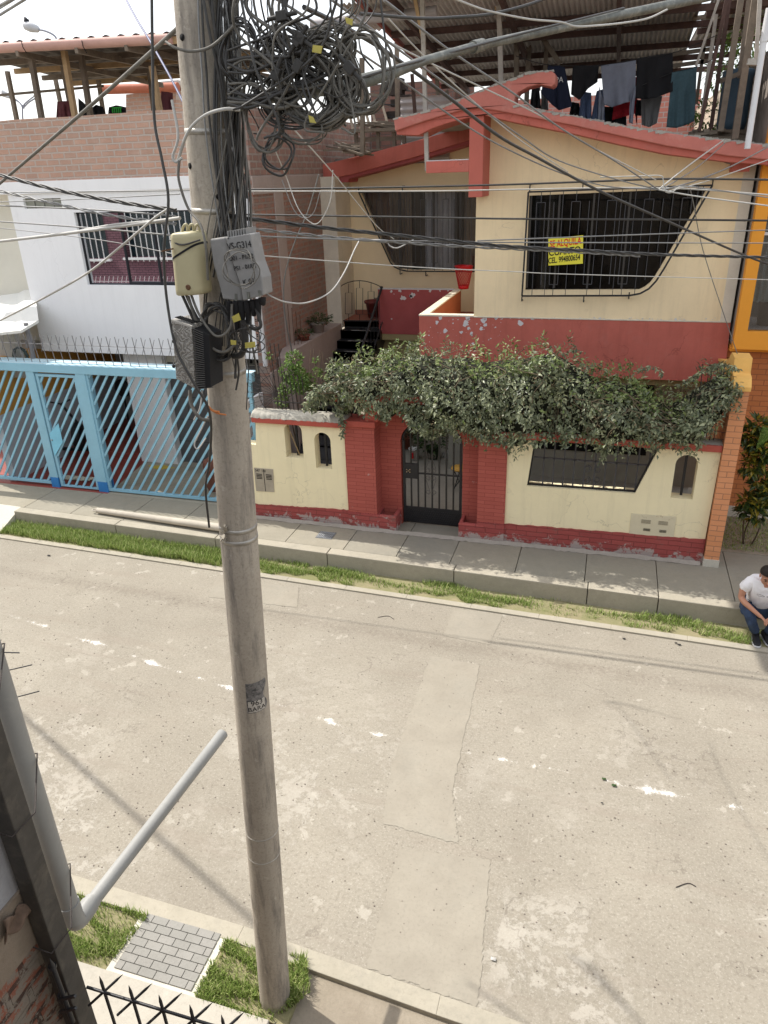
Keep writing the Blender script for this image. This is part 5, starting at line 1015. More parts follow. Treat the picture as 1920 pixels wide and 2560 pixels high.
for p_ in [(1055, -20, 1068, 427, 12.31, .06, M_pw), (1032, -30, 1060, 110, 12.31, .05, M_tan), (1246, -30, 1253, 210, 13.2, .07, M_pw), (1233, -30, 1250, 60, 13.2, .06, M_tan), (1292, 0, 1291, 215, 15, .08, M_wood), (1326, 40, 1316, 260, 15.5, .08, M_wood), (1368, 90, 1356, 290, 15.5, .07, M_wood), (992, 105, 994, 300, 16.5, .08, M_wood), (1092, 180, 1096, 270, 17, .07, M_wood), (1030, 185, 1038, 290, 16, .06, M_purl), (905, 145, 907, 380, 15.2, .08, M_wood), (1117, 225, 1120, 265, 17, .06, M_wood)]: post(can, *p_[:5], p_[5], p_[6])
for a, b, Y in [((1320, 40), (1400, 160), 15), ((1090, 185), (1170, 240), 17)]: m = MB(); m.bar(PY(*a, Y), PY(*b, Y), .06, .08); can.part('brace', m, M_wood)
m = MB(); m.tube([PY(778, 62, 12.6), PY(920, 47, 12.6), PY(1092, 27, 12.6)], .07, 12); can.part('gutter_pipe', m, mat('grey_pipe', (.33, .31, .31), .5, .15, 4, dirt=((.45, .2, .16), 2, .5, .8, .4)))
# side sheet left, wall of tin at the back
m = corr(PY(845, 12, 12.4), PY(1080, -20, 12.4), PY(925, 78, 15.5), PY(1180, 55, 15.5), 0, .017, .078, 3); can.part('side_roof_sheet', m, M_tin)
tw = MB(); p0, p1 = PY(1000, 215, 16.8), PY(1125, 222, 16.8); n_ = 60
tw.grid(lambda u, v: (p0.x+(p1.x-p0.x)*u, 16.8+.015*sin(v*60), 6.2+1.25*v), 10, 90); solo('tin_screen', tw, mat('pale_tin', (.36, .33, .32), .7, .15, 2), 'pale corrugated tin screen standing at the back of the roof terrace', 'screen')
rt = MB(); rt.box(-6.18, 1.8, 16.95, 24, 6.2, 6.35); solo('roof_terrace', rt, MATS['raw_concrete'], 'raw concrete roof deck behind the red roof band', 'roof')
bw = MB(); bw.box(-6.15, -3.6, 19.6, 19.75, 6.3, 8.0); bw.box(-3.75, -3.6, 18.2, 19.6, 6.3, 7.6); solo('terrace_brick_wall', bw, brickmat('dark_terrace_brick', (.20, .10, .08), (.16, .09, .07), (.12, .10, .09), .26, .12, bump=.8, fine=.4), 'dark brick wall behind the junk on the roof terrace', 'wall')
bw = MB(); bw.box(-4.2, 1.7, 23.0, 23.2, 6.3, 7.75); solo('terrace_brick_wall', bw, brickmat('red_terrace_brick', (.42, .16, .12), (.36, .15, .12), (.34, .30, .28), .26, .12, bump=.6), 'pale-jointed red brick wall far behind the hanging washing', 'wall')
bw = MB(); bw.box(1.62, 1.85, 14.5, 23, 6.3, 7.3); solo('terrace_side_wall', bw, brickmat('sunlit_block', (.44, .36, .28), (.38, .31, .24), (.24, .2, .16), .3, .12, axis='x', bump=.8), 'sunlit rough block wall at the right side of the roof terrace', 'wall')
# junk timber
random.seed(14)
jk = T('timber_workbench', 'weathered plank workbench with timber heaped on it, upper roof terrace', 'workbench', PY(975, 400, 16.4)); 
for x in (890, 945, 985, 1010): m = MB(); m.bar(PY(x, 330, 16.4), PY(x+2, 400, 16.4), .07); jk.part('leg', m, M_wood)
m = MB(); m.bar(PY(880, 328, 16.4), PY(1030, 322, 16.4), .4, .06); m.bar(PY(890, 350, 16.4), PY(1010, 345, 16.4), .04, .08); jk.part('top', m, M_wood)
for i in range(16):
    a = PY(random.uniform(880, 960), random.uniform(300, 322), random.uniform(16.2, 16.7)); b = PY(random.uniform(950, 1035), random.uniform(305, 322), random.uniform(16.2, 16.7)); m = MB(); m.bar(a, b, random.uniform(.04, .09), .025)
    solo('plank', m, M_wood, 'one of the grey planks heaped on the rooftop workbench', 'plank', 'planks heaped on the rooftop workbench')
for i in range(14):
    a = PY(random.uniform(795, 860), random.uniform(355, 385), random.uniform(15.5, 16.4)); b = PY(random.uniform(880, 960), random.uniform(355, 390), random.uniform(15.5, 16.4)); m = MB(); m.bar(a, b, random.uniform(.04, .1), .03)
    solo('plank', m, M_wood, 'one of the loose boards lying along the left roof band', 'plank', 'boards lying along the left roof band')
for i, (x, y, w_, h_) in enumerate([(865, 250, 28, 75), (885, 255, 24, 72), (920, 235, 30, 70)]):
    m = MB(); Yq = 17.4-.15*i; P = [PY(x, y, Yq), PY(x+w_, y+4, Yq), PY(x+w_+18, y+h_, Yq-.3), PY(x+18, y+h_, Yq-.3)]
    for a, b in zip(P, P[1:]+P[:1]): m.bar(a, b, .05, .03, up=(0, 1, 0))
    solo('salvaged_sash', m, M_wood, ['leftmost of three old wooden sashes leaning on the rooftop wall', 'middle one of three old wooden sashes leaning on the rooftop wall', 'rightmost and highest of three old wooden sashes on the rooftop wall'][i], 'window sash', 'old sashes leaning on the rooftop wall')
sh = T('steel_shelf', 'black steel shelf unit loaded with junk on the roof terrace', 'shelf', PY(1000, 300, 17)); m = MB()
for y in (222, 262, 292): m.bar(PY(965, y, 17.2), PY(1022, y+4, 17.2), .4, .02)
sh.part('shelf_boards', m, M_iron); m = MB()
for i in range(16): c = PY(random.uniform(968, 1015), random.choice((218, 258, 288)), 17.1); s_ = random.uniform(.05, .14); m.obox(c, (s_, 0, 0), (0, s_, 0), (0, 0, s_*random.uniform(.5, 1.2)))
sh.part('contents', m, mat('junk', (.045, .035, .03), .9, .4, 4))
# washing line and clothes
g_ = 'washing hanging on the cream house roof'; CY = 13.7
for nm, lb, tp_, bt_, mt, Y, sd in [
    ('tank_top', 'navy sleeveless top with white print beside the red roof arm', [(1372, 160), (1384, 166), (1396, 164), (1412, 168)], [(1352, 232), (1380, 262), (1398, 276), (1430, 266)], K_navy, CY, 1),
    ('t_shirt', 'black t-shirt twisted on the line next to the navy top', [(1432, 168), (1455, 163), (1480, 164), (1498, 162)], [(1428, 236), (1448, 250), (1470, 222), (1494, 205)], K_black, CY, 2),
    ('long_shirt', 'grey-blue long-sleeved shirt in the middle of the line', [(1502, 165), (1530, 160), (1560, 156), (1590, 150)], [(1510, 262), (1530, 268), (1560, 258), (1588, 250)], K_grey, CY-.05, 3),
    ('t_shirt', 'large black t-shirt right of the grey-blue shirt', [(1592, 146), (1620, 141), (1650, 136), (1682, 131)], [(1590, 246), (1610, 248), (1640, 244), (1682, 228)], K_black, CY, 4),
    ('towel', 'teal towel at the right end of the washing line', [(1680, 182), (1700, 177), (1720, 172), (1742, 167)], [(1666, 318), (1690, 320), (1712, 314), (1736, 303)], K_teal, CY, 5),
    ('shorts', 'grey shorts hanging low below the large black t-shirt', [(1602, 240), (1630, 240), (1656, 240)], [(1604, 312), (1622, 318), (1642, 308)], K_lg, CY+.4, 6),
    ('jeans', 'blue jeans leg hanging between black t-shirt and grey-blue shirt', [(1452, 228), (1478, 232)], [(1448, 292), (1478, 300)], K_jean, CY+.3, 7),
    ('jeans', 'second pale denim leg just left of the grey-blue shirt', [(1492, 228), (1510, 222)], [(1478, 300), (1512, 306)], K_jean, CY+.3, 8),
    ('red_shirt', 'red garment showing below the grey-blue shirt', [(1535, 262), (1588, 252)], [(1530, 300), (1588, 284)], K_red, CY+.35, 9),
    ('red_shirt', 'narrow red garment between grey-blue and large black shirts', [(1586, 192), (1594, 192)], [(1584, 250), (1592, 314)], K_red, CY+.5, 3),
    ('trousers', 'black trousers hanging low behind the red garment', [(1510, 266), (1566, 270)], [(1512, 306), (1566, 314)], K_black, CY+.5, 10),
    ('blouse', 'black garment behind the navy top', [(1428, 255), (1448, 258)], [(1424, 288), (1450, 292)], K_black, CY+.5, 11),
    ('black_skirt', 'dark skirt at the left end of the washing under the red arm', [(1330, 222), (1348, 220)], [(1325, 268), (1352, 272)], K_black, CY+.4, 12),
    ('grey_top', 'dark grey garment below the red roof arm', [(1352, 224), (1368, 230)], [(1354, 272), (1370, 276)], K_lg, CY+.45, 13),
    ('sleeve_shirt', 'black garment showing right under the large black t-shirt', [(1588, 250), (1604, 250)], [(1588, 288), (1602, 290)], K_black, CY+.5, 14)]:
    cloth(nm, lb, tp_, bt_, Y, mt, amp=.03, fr=11, group=g_, seed=sd)
cloth('sleeve', 'hanging grey-blue sleeve of the shirt in the middle', [(1498, 215), (1512, 262)], [(1494, 300), (1508, 304)], CY-.04, K_grey, amp=.02, group=g_, seed=2); cloth('sleeve', 'right-hand grey-blue sleeve with pointed cuff', [(1576, 240), (1590, 215)], [(1572, 306), (1582, 310)], CY-.06, K_grey, amp=.02, group=g_, seed=5)
m = MB(); m.tube(spline([PY(x, y, CY) for x, y in [(1290, 140), (1370, 162), (1500, 163), (1592, 147), (1690, 130), (1800, 85)]], 6), .006, 5); solo('washing_line', m, mat('line_black', (.03, .03, .03), .7), 'black washing line under the corrugated canopy', 'clothes line')
m = MB(); m.tube(spline([PY(x, y, CY) for x, y in [(1600, 215), (1680, 182), (1742, 166), (1800, 140)]], 6), .005, 5); solo('washing_line', m, MATS['line_black'], 'second black washing line holding the teal towel', 'clothes line')
textmesh('PA', .11, mat('white_print', (.5, .5, .5), .8), None, PY(1398, 200, CY-.08), .002, name='shirt_print').parent = None
pr_ = bpy.data.objects.get('shirt_print'); tk = bpy.data.objects['tank_top']; pr_.parent = tk; pr_.matrix_parent_inverse = Matrix.Translation(-Vector(tk.location))
# poles at the right
random.seed(2); P5 = lambda x, y: (1560+x/4.608, y/4.608)
for i, (a, b, Y, w_, mt, lb) in enumerate([((1110, -60), (830, 760), 13.4, .035, M_pw, 'thin pale leaning lath nearest the washing, right side of the roof'), ((1062, 165), (905, 1300), 13.8, .05, M_pw, 'pale grey post behind the leaning lath on the roof'), ((1195, -60), (868, 1510), 13.2, .05, M_purl, 'dark leaning pole left of two, right side of the roof'), ((1222, -60), (1000, 1490), 13.4, .055, M_purl, 'dark leaning pole right of two, right side of the roof'), ((1355, -60), (1110, 1510), 13.1, .08, M_wood, 'thick grey-brown post in front of the blue drum'), ((1440, -60), (1330, 900), 13.6, .06, M_wood, 'grey post right of the thick grey-brown one'), ((1520, -60), (1275, 1600), 12.95, .09, M_wood, 'thickest post close to the white pipe'), ((1568, -60), (1520, 700), 12.8, .05, M_pw, 'pale post ending at the small bracket by the white pipe'), ((935, 450), (830, 1200), 15, .05, M_wood, 'short grey post behind the teal towel'), ((1140, 180), (1160, 420), 14, .04, M_wood, 'short slanting strut high among the rooftop poles')]):
    m = MB(); m.bar(PY(*P5(*a), Y), PY(*P5(*b), Y), w_, w_, up=(0, 1, 0)); solo('wooden_pole', m, mt, lb, 'pole', 'poles on the right of the roof')
for (a, b, Y), lb in zip([((560, 625), (1040, 560), 15), ((560, 760), (990, 700), 15), ((790, 215), (1100, 170), 14.5), ((1100, 940), (1400, 820), 13.5)], ['horizontal grey batten just above the teal towel', 'horizontal grey batten at the height of the teal towel top', 'highest pale batten bridging the gap of sky between the roofs', 'dark batten low down between the two thickest rooftop posts']): m = MB(); m.bar(PY(*P5(*a), Y), PY(*P5(*b), Y), .05, .06); solo('wooden_batten', m, M_wood, lb, 'batten', 'battens tied across the rooftop poles')
m = corr(PY(1795, -30, 13.4), PY(1985, -60, 13.4), PY(1718, 116, 17), PY(1900, 95, 17), 0, .017, .078, 3); sc_ = T('small_canopy', 'small ragged corrugated roof at the top right corner', 'canopy', PY(1850, 60, 15)); sc_.part('roof_sheet', m, M_tin)
for k in (.3, .6, .9): a = PY(1795, -30, 13.4).lerp(PY(1718, 116, 17), k); b = PY(1985, -60, 13.4).lerp(PY(1900, 95, 17), k); bar2(sc_, a-Vector((0, 0, .07)), b-Vector((0, 0, .07)), .06, .08, M_purl, 'purlin')
pv_ = T('pvc_pipe', 'long white plastic pipe slanting down at the top right corner', 'pipe', PY(1868, 375, 11.9)); m = MB(); m.tube([PY(1925, 20, 11.95), PY(1909, 105, 11.95)], .047, 14); m.tube([PY(1909, 104, 11.95), PY(1868, 372, 11.9)], .040, 14, cap=False); pv_.part('tube', m, MATS['white_pvc']); m = MB(); m.tube([PY(1868.5, 369, 11.9), PY(1868.2, 371.5, 11.9)], .034, 14); pv_.part('bore', m, M_dark); m = MB(); m.bar(PY(1868, 155, 12.0), PY(1895, 156, 12.0), .12, .07); pv_.part('bracket', m, M_pw)
m = MB(); c = PY(1826, 325, 14.0); m.lathe(c, [(0, 0), (.20, 0), (.22, .1), (.22, .7), (.23, .72), (.23, .8), (.2, .82), (0, .82)], 24); solo('blue_drum', m, mat('blue_plastic', (.05, .085, .12), .6, .1), 'dusty blue plastic drum among the rooftop poles', 'drum')
for i in range(14):
    a = PY(random.uniform(1690, 1760), random.uniform(325, 345), 13.2+random.random()*.4); b = PY(random.uniform(1740, 1840), random.uniform(325, 350), 13.2+random.random()*.4); m = MB(); m.bar(a, b, random.uniform(.05, .12), random.uniform(.03, .07)); solo('plank', m, M_wood, 'one of the grey planks lying behind the right end of the red roof band', 'plank', 'planks behind the right roof band')
M_drop = concmat('mortar_rubble', (.30, .28, .25), (.40, .38, .34), bs=1); random.seed(9); m = MB()
edge = [r3(*q) for q in [(218, 770), (415, 725), (560, 682), (700, 622), (800, 582), (900, 540), (1000, 510), (1090, 472), (1240, 460)]]; e2 = [r3(1010, 686), r3(1200, 725), r4(400, 755), r4(800, 832), r4(1200, 888), r4(1659, 942)]
for E_ in (edge, e2):
    for (a, b) in zip(E_, E_[1:]):
        n_ = int(abs(b[0]-a[0])/2.2)+1
        for i in range(n_): t_ = (i+random.random())/n_; p = PY(a[0]+(b[0]-a[0])*t_, a[1]+(b[1]-a[1])*t_+1, FY+random.uniform(.01, .12)); s_ = random.uniform(.008, .028); m.obox(p, (s_*1.6, 0, .3*s_), (0, s_, 0), (-.2*s_, 0, s_*.6))
house.part('mortar_droppings', m, M_drop)['kind'] = 'stuff'
# plants by the roof terrace right
shrub('creeper', 'sparse yellowish creeper on the far right rooftop wall', PY(1810, 200, 16), [(PY(1812, 180, 16), .35), (PY(1770, 290, 16), .3), (PY(1830, 140, 16), .3), (PY(1880, 80, 15), .45), (PY(1735, 270, 17), .25)], 900, .12, .04, M_leafl, [[PY(1810, 320, 16), PY(1815, 240, 16), PY(1812, 180, 16)], [PY(1815, 240, 16), PY(1850, 150, 15.6), PY(1885, 80, 15)]], cat='plant', seed=5)
# building across the street (behind the camera; seen mirrored in the white house window)
ob = T('purple_brick_house', 'purple brick house across the street, seen mirrored in the window of the white house', 'house', (-16, -.6, 0)); M_pb = brickmat('purple_brick', (.20, .10, .12), (.17, .085, .105), (.05, .03, .035), .27, .09, ms=.012, bump=.4, fine=.2)
ops = [[(-20.8, 3.3), (-19.3, 3.3), (-19.3, 5.6), (-20.8, 5.6)], [(-18.5, 3.35), (-14.2, 3.35), (-14.2, 5.6), (-18.5, 5.6)]]
m = MB(); m.prism([[(-24, 0), (-11, 0), (-11, 6.4), (-24, 6.4)]]+ops, -1.0, -.6); ob.part('wall', m, M_pb)
m = MB(); [m.box(a[0][0], a[1][0], -.95, -.93, a[0][1], a[2][1]) for a in ops]; wd = ob.part('window', m, mat('opposite_glass', (.02, .04, .05), .15, spec=.6)); m = MB()
for a in ops:
    x = a[0][0]
    while x < a[1][0]: m.box(x-.015, x+.015, -.55, -.52, a[0][1]-.15, a[2][1]); x += .26
    m.box(a[0][0]-.1, a[1][0]+.1, -.6, -.45, a[0][1]-.08, a[0][1])
ob.sub(wd, 'bars', m, mat('white_bars', (.7, .7, .7), .6)); m = MB(); m.box(-24, -11, -.6, .3, 2.2, 2.32); ob.part('ledge', m, M_white); m = MB()
for i in range(60): x = -23+i*.2; m.bar((x, .25, 2.35), (x+.15, .25, 2.75), .012)
m.bar((-23, .25, 2.55), (-11, .25, 2.55), .012); ob.part('spikes', m, MATS['white_bars'])
oc = T('rendered_house', 'plain rendered houses lining the near side of the street behind the viewer', 'house', (4, -1.5, 0)); m = MB(); m.box(-10.9, 14, -3, -1.4, 0, 6.3); oc.part('wall', m, mat('brown_render', (.22, .18, .14), .9, .1))
# ================================================================ UTILITY POLE AND ITS BOXES
M_pole = NT('pole_concrete'); k = M_pole; k.b.inputs['Roughness'].default_value = .85; k.b.inputs['Specular IOR Level'].default_value = .2
mp = k.n('ShaderNodeMapping'); mp.inputs['Scale'].default_value = (7, 7, 1.0); k.l(k.tc.outputs['Object'], mp.inputs[0])
st_ = k.noise(1.6, 7, .7, vec=mp.outputs[0]); c_ = k.mix(k.ramp(k.noise(3, 6, .65), .3, .7), (.34, .30, .245), (.42, .375, .31))
c_ = k.mix(k.math('MULTIPLY', k.ramp(st_, .5, .66), .75), c_, (.15, .135, .12)); c_ = k.mix(k.math('MULTIPLY', k.ramp(k.noise(60, 3, .7), .5, .68), .35), c_, (.16, .14, .11))
c_ = k.mix(k.math('MULTIPLY', k.ramp(k.noise(14, 5, .75), .62, .68), .5), c_, (.50, .45, .38)); k.col(c_); k.bump(k.noise(70, 4, .7), .35, .006); M_pole = k.m
PB, PT, R0, R1 = Vector((-2.085, 3.25, -.1)), Vector((-1.72, 3.25, 7.4)), .122, .090
def pax(z): return PB.lerp(PT, (z-PB.z)/(PT.z-PB.z))
def prad(z): return R0+(R1-R0)*(z-PB.z)/(PT.z-PB.z)
pole = T('utility_pole', 'tall tapering concrete utility pole standing in the near grass patch', 'utility pole', (-2.085, 3.25, 0)); m = MB()
m.tube([pax(-.1+i*.25) for i in range(31)], [prad(-.1+i*.25) for i in range(31)], 40); pole.part('shaft', m, M_pole)
def onpole(px, py): return PY(px, py, 3.25).z
for py in (340, 537, 935, 1318, 1345, 2055, 2110):
    z = onpole(580, py)+.02; m = MB(); a = pax(z); r = prad(z)+.002
    m.lathe(a-Vector((0, 0, .012)), [(r-.004, 0), (r, 0), (r, .024 if py < 2000 else .008), (r-.004, .024 if py < 2000 else .008)], 36, (PT-PB).normalized()); pole.part('steel_band', m, mat('steel_band_m', (.38, .36, .32), .45, .25, 14, .2, metal=.5))
for px, py, ang in [(455, 93, -1.9), (469, 415, -1.85), (553, 492, -1.15)]:
    q = PY(px, py, 3.16); a = pax(q.z); d = Vector((q.x-a.x, q.y-a.y, 0)).normalized(); r = prad(q.z); m = MB(); m.lathe(a+d*(r-.02), [(0, 0), (.013, 0), (.013, .0225), (.0, .0225)], 14, d); pole.part('bolt_hole', m, M_dark)
m = MB()
for py in (1320, 1346):
    q = PY(560, py, 3.14); 
    for i in range(5): m.obox(q+rv(.012), rv(.012), rv(.012), rv(.01))
pole.part('mortar_lump', m, mat('mortar_lump_m', (.30, .27, .22), .95, .3, 20))
def wrap(txt, size, z, ang, mt, nm):
    o = textmesh(txt, size, mt, pole.o, (0, 0, 0), .0006, rot=Matrix.Identity(4), name=nm); zz = z
    for v in o.data.vertices:
        u, w_ = v.co.x, v.co.y; zz = z+w_; a = pax(zz); r = prad(zz)+.0025+v.co.z; th = ang+u/prad(zz); v.co = Vector((a.x+r*cos(th), a.y+r*sin(th), zz))-pole.loc
    return o
zq = onpole(590, 1715); m = MB(); m.grid(lambda u, v: (lambda z, th: (pax(z).x+(prad(z)+.0015)*cos(th), pax(z).y+(prad(z)+.0015)*sin(th), z))(zq-.105+.225*v, radians(-78+(66+8*sin(v*9))*u)), 14, 14)
pole.part('poster', m, mat('torn_poster', (.20, .19, .18), .9, .5, 18, .1, 40, dirt=((.05, .05, .05), 22, .48, .60, .9)))
M_ink = mat('black_ink', (.015, .015, .016), .8, .05); M_pap = mat('poster_paper', (.46, .43, .38), .9, .2, 30)
m = MB(); m.grid(lambda u, v: (lambda z, th: (pax(z).x+(prad(z)+.0022)*cos(th), pax(z).y+(prad(z)+.0022)*sin(th), z))(zq-.10+.085*v, radians(-74+58*u)), 12, 4); pole.part('poster_strip', m, M_pap)
wrap('963', .052, zq-.034, radians(-45), M_ink, 'poster_number'); wrap('BARA', .045, zq-.078, radians(-46), M_ink, 'poster_word')
# long grey lamp arm
A_ = [pax(6.28)+Vector((.05, 0, 0)), PY(720, 232, 3.22), PY(870, 214, 3.3), PY(985, 180, 3.6), PY(1060, 152, 3.85), PY(1180, 118, 4.4), PY(1300, 92, 4.9), PY(1500, 48, 5.7), PY(1760, -6, 6.7), PY(1900, -40, 7.2)]
def thk(px, p): return px/2*(p-Vector((0, 0, EYE))).dot(fwd)/FPX
rr_ = [.03, thk(30, A_[1]), thk(37, A_[2]), thk(28, A_[3]), thk(21, A_[4]), thk(21, A_[5]), thk(21, A_[6]), thk(21, A_[7]), thk(21, A_[8]), thk(21, A_[9])]
m = MB(); m.tube(A_, rr_, 14); arm = pole.part('lamp_arm', m, mat('grey_conduit', (.12, .125, .11), .5, .35, 8, .2, 60, metal=.2, dirt=((.28, .27, .23), 14, .5, .7, .8))); m = MB(); c = PY(1182, 118, 4.41); e = PY(1206, 112, 4.52)
m.tube([c, e], thk(29, c), 14); pole.sub(arm, 'coupling', m, MATS['grey_conduit']); m = MB(); m.tube([PY(1120, 136, 4.13), PY(1128, 134, 4.17)], thk(24, c), 12); pole.sub(arm, 'clamp', m, MATS['grey_conduit'])
def quad(T_, name, px, Y, d, mt, bevel=0): m = MB(); m.prism([XZ(px, Y)], Y, Y+d); return T_.part(name, m, mt, bevel)
# beige splice enclosure
be = T('splice_enclosure', 'beige rounded enclosure strapped to the pole above the other boxes', 'equipment box', PY(475, 735, 3.02)); M_bei = mat('beige_plastic', (.43, .385, .235), .5, .08, 3, .1, 60, dirt=((.26, .23, .15), 6, .55, .75, .5))
q0, q1 = PY(470, 578, 3.04), PY(486, 734, 3.04); d_ = q1-q0; m = MB()
def rrect(c, u, v, w_, h_, n=8, e=3.2): return [c+u*(w_*math.copysign(abs(cos(a))**(2/e), cos(a)))+v*(h_*math.copysign(abs(sin(a))**(2/e), sin(a))) for a in [2*pi*i/(4*n) for i in range(4*n)]]
U = Vector((.96, -.05, .06)).normalized(); V = d_.normalized().cross(U).normalized(); W_ = thk(84, q0); D_ = .062; N = 32; vs = []; secs = [(-.0, .6), (.01, .86), (.04, .98), (.10, 1.0), (.5, 1.0), (.9, 1.03), (.98, 1.02), (1.0, .94)]
for t_, s_ in secs: vs += rrect(q0+d_*t_, U, V, W_*s_, D_*s_)
fs = [(i*N+j, i*N+(j+1) % N, (i+1)*N+(j+1) % N, (i+1)*N+j) for i in range(len(secs)-1) for j in range(N)]+[tuple(range(N)), tuple((len(secs)-1)*N+j for j in range(N))]
m.add(vs, fs, True); be.part('housing', m, M_bei)
m = MB(); vs = rrect(q0+d_*.28+Vector((0, 0, -.0)), U, V, W_*1.02, D_*1.04); vs2 = [v+d_*.035+Vector((0, 0, .0)) for v in vs]
sh_ = lambda v: v+Vector((0, 0, .10*((v-q0).dot(U))/W_*.3)); m.add([sh_(v) for v in vs+vs2], [(j, (j+1) % N, (j+1) % N+N, j+N) for j in range(N)]); be.part('strap', m, M_ink)
m = MB(); c = PY(471, 718, 2.975); m.lathe(c, [(0, 0), (.011, 0), (.012, .004), (.006, .008), (0, .004)], 14, (0, -1, 0)); m.bar(PY(405, 628, 2.97), PY(432, 622, 2.97), .012, .006); be.part('fastener', m, mat('rust_bolt', (.12, .06, .03), .6)); m = MB()
for x in (455, 470, 485): m.tube(spline([PY(x, 580, 3.03), PY(x+4, 565, 3.02), PY(x+12, 562, 3.02), PY(x+14, 580, 3.03)], 5), .006, 6)
be.part('lugs', m, M_bei)
# grey terminal box with painted lettering
gb = T('terminal_box', 'grey terminal box with black painted lettering beside the beige enclosure', 'equipment box', PY(600, 756, 3.0)); M_gry = mat('grey_box', (.24, .235, .225), .6, .15, 4, .12, 60, dirt=((.36, .35, .33), 8, .52, .72, .6))
FP = [(563, 594), (625, 584), (632, 618), (640, 655), (655, 695), (659, 738), (607, 752), (600, 712), (582, 660), (570, 625)]
quad(gb, 'front', FP, 2.985, .10, M_gry, .006); SP = [(523, 598), (563, 593), (571, 626), (583, 661), (601, 713), (608, 753), (556, 748), (548, 715), (532, 660)]
quad(gb, 'side', SP, 3.02, .10, M_gry, .008)
m = MB()
for i in range(8): a = PY(572+i*6.5, 594-i*1.1, 2.99+.004*i); m.obox(a+Vector((0, .04, .01)), (.0032, 0, 0), (0, .045, 0), (0, 0, .016))
gb.part('top_ribs', m, M_gry); m = MB()
for x, y, x2, y2 in [(590, 752, 590, 735), (622, 748, 620, 730), (650, 742, 648, 726)]: m.bar(PY(x, y, 2.98), PY(x2, y2, 2.98), .01, .006)
gb.part('clips', m, MATS['grey_conduit'])
def gtext(t, px, py, size, rot, sx=.85): return textmesh(t, size, M_ink, gb.o, PY(px, py, 2.982), .0008, sx=sx, rot=Matrix.Rotation(pi/2, 4, 'X') @ Matrix.Rotation(rot, 4, 'Z'), loc0=gb.loc)
for args in [('VS-G314', 598, 614, .040, .10, .80), ('D01 - P1/P2', 603, 644, .028, .10, .85), ('PS1 - 01/02', 612, 668, .026, .14, .9), ('K 01', 622, 705, .034, .16, .9)]: gtext(*args)
cp = T('cable_glands', 'row of dark cable connectors hanging under the grey terminal box', 'connectors', PY(615, 800, 3.0))
for x, y, L, r in [(573, 757, 45, .011), (590, 758, 70, .014), (604, 757, 60, .013), (618, 756, 55, .012), (632, 754, 35, .012), (645, 752, 50, .011), (655, 748, 12, .014)]: m = MB(); m.tube([PY(x, y-4, 3.02), PY(x+1, y+L*.4, 3.02), PY(x+2, y+L*.42, 3.02), PY(x+3, y+L, 3.03)], [r*1.25, r*1.25, r, r*.8], 10); cp.part('gland', m, M_ink)
m = MB(); m.tube(spline([PY(608, 800, 3.02), PY(614, 850, 3.02), PY(604, 885, 3.03), PY(585, 890, 3.06)], 6), .015, 8); m.tube(spline([PY(640, 770, 3.02), PY(652, 812, 3.0), PY(640, 822, 3.0), PY(625, 815, 3.0)], 5), .008, 8); cp.part('elbow', m, mat('black_rubber', (.035, .033, .03), .6, .2, 20))
m = MB(); m.box(0, 0, 0, 0, 0, 0); 
for i, (px, lb, ang) in enumerate([([(612, 857), (637, 854), (638, 868), (613, 871)], 'yellow plastic tag hanging right of the pole below the grey box', 0), ([(579, 792), (596, 783), (602, 800), (584, 807)], 'yellow tag among the connectors under the grey box', 0), ([(782, 112), (806, 115), (802, 134), (780, 130)], 'yellow tag in the middle of the upper cable coils', 0), ([(771, 288), (782, 292), (790, 308), (774, 306)], 'yellow tag dangling below the upper cable coils', 0), ([(862, 42), (882, 48), (880, 64), (866, 58)], 'translucent tag high on the cables right of the coils', 0), ([(576, 850), (590, 852), (590, 862), (577, 862)], 'small yellow tag against the pole edge', 0)]):
    m = MB(); m.prism([XZ(px, 2.95)], 2.95, 2.953); solo('cable_tag', m, mat('yellow_tag', (.42, .36, .08), .6, .3, 20), lb, 'tag', 'yellow tags on the pole cables')
# ribbed amplifier box
am = T('amplifier_box', 'dusty grey amplifier with black cooling fins, lowest box on the pole', 'equipment box', PY(480, 975, 2.98)); M_foil = NT('dusty_foil'); k = M_foil; k.b.inputs['Roughness'].default_value = .55; k.b.inputs['Metallic'].default_value = .25
w1 = k.n('ShaderNodeTexWave'); w1.inputs['Scale'].default_value = 14; w1.inputs['Distortion'].default_value = 26; w1.inputs['Detail'].default_value = 3; w1.inputs['Detail Scale'].default_value = 1.4; k.l(k.tc.outputs['Object'], w1.inputs['Vector'])
k.col(k.mix(k.ramp(w1.outputs['Fac'], .1, .9), (.20, .19, .17), (.36, .345, .31))); k.bump(w1.outputs['Fac'], .7, .006); M_foil = k.m
quad(am, 'cover', [(428, 800), (479, 816), (489, 974), (440, 948)], 2.93, .14, M_foil, .006); quad(am, 'fin_block', [(480, 817), (522, 838), (527, 968), (489, 974)], 2.955, .12, M_ink); m = MB()
for i in range(27):
    t_ = (i+.5)/27; a = PY(479+9.5*t_, 817+156*t_, 2.94); b = PY(524+4*t_, 838+130*t_, 3.0); m.bar(a, b, .05, .0032)
am.part('cooling_fins', m, mat('fin_grey', (.10, .098, .095), .6, .2, 12)); m = MB(); m.add([PY(428, 799, 2.93), PY(479, 815, 2.93), PY(500, 805, 3.06), PY(448, 793, 3.06)]+[PY(428, 803, 2.93), PY(479, 819, 2.93), PY(500, 809, 3.06), PY(448, 797, 3.06)], [(0, 1, 2, 3), (7, 6, 5, 4), (0, 1, 5, 4), (1, 2, 6, 5), (2, 3, 7, 6), (3, 0, 4, 7)])
am.part('lid', m, mat('pale_dusty', (.42, .40, .36), .8, .15, 9)); m = MB()
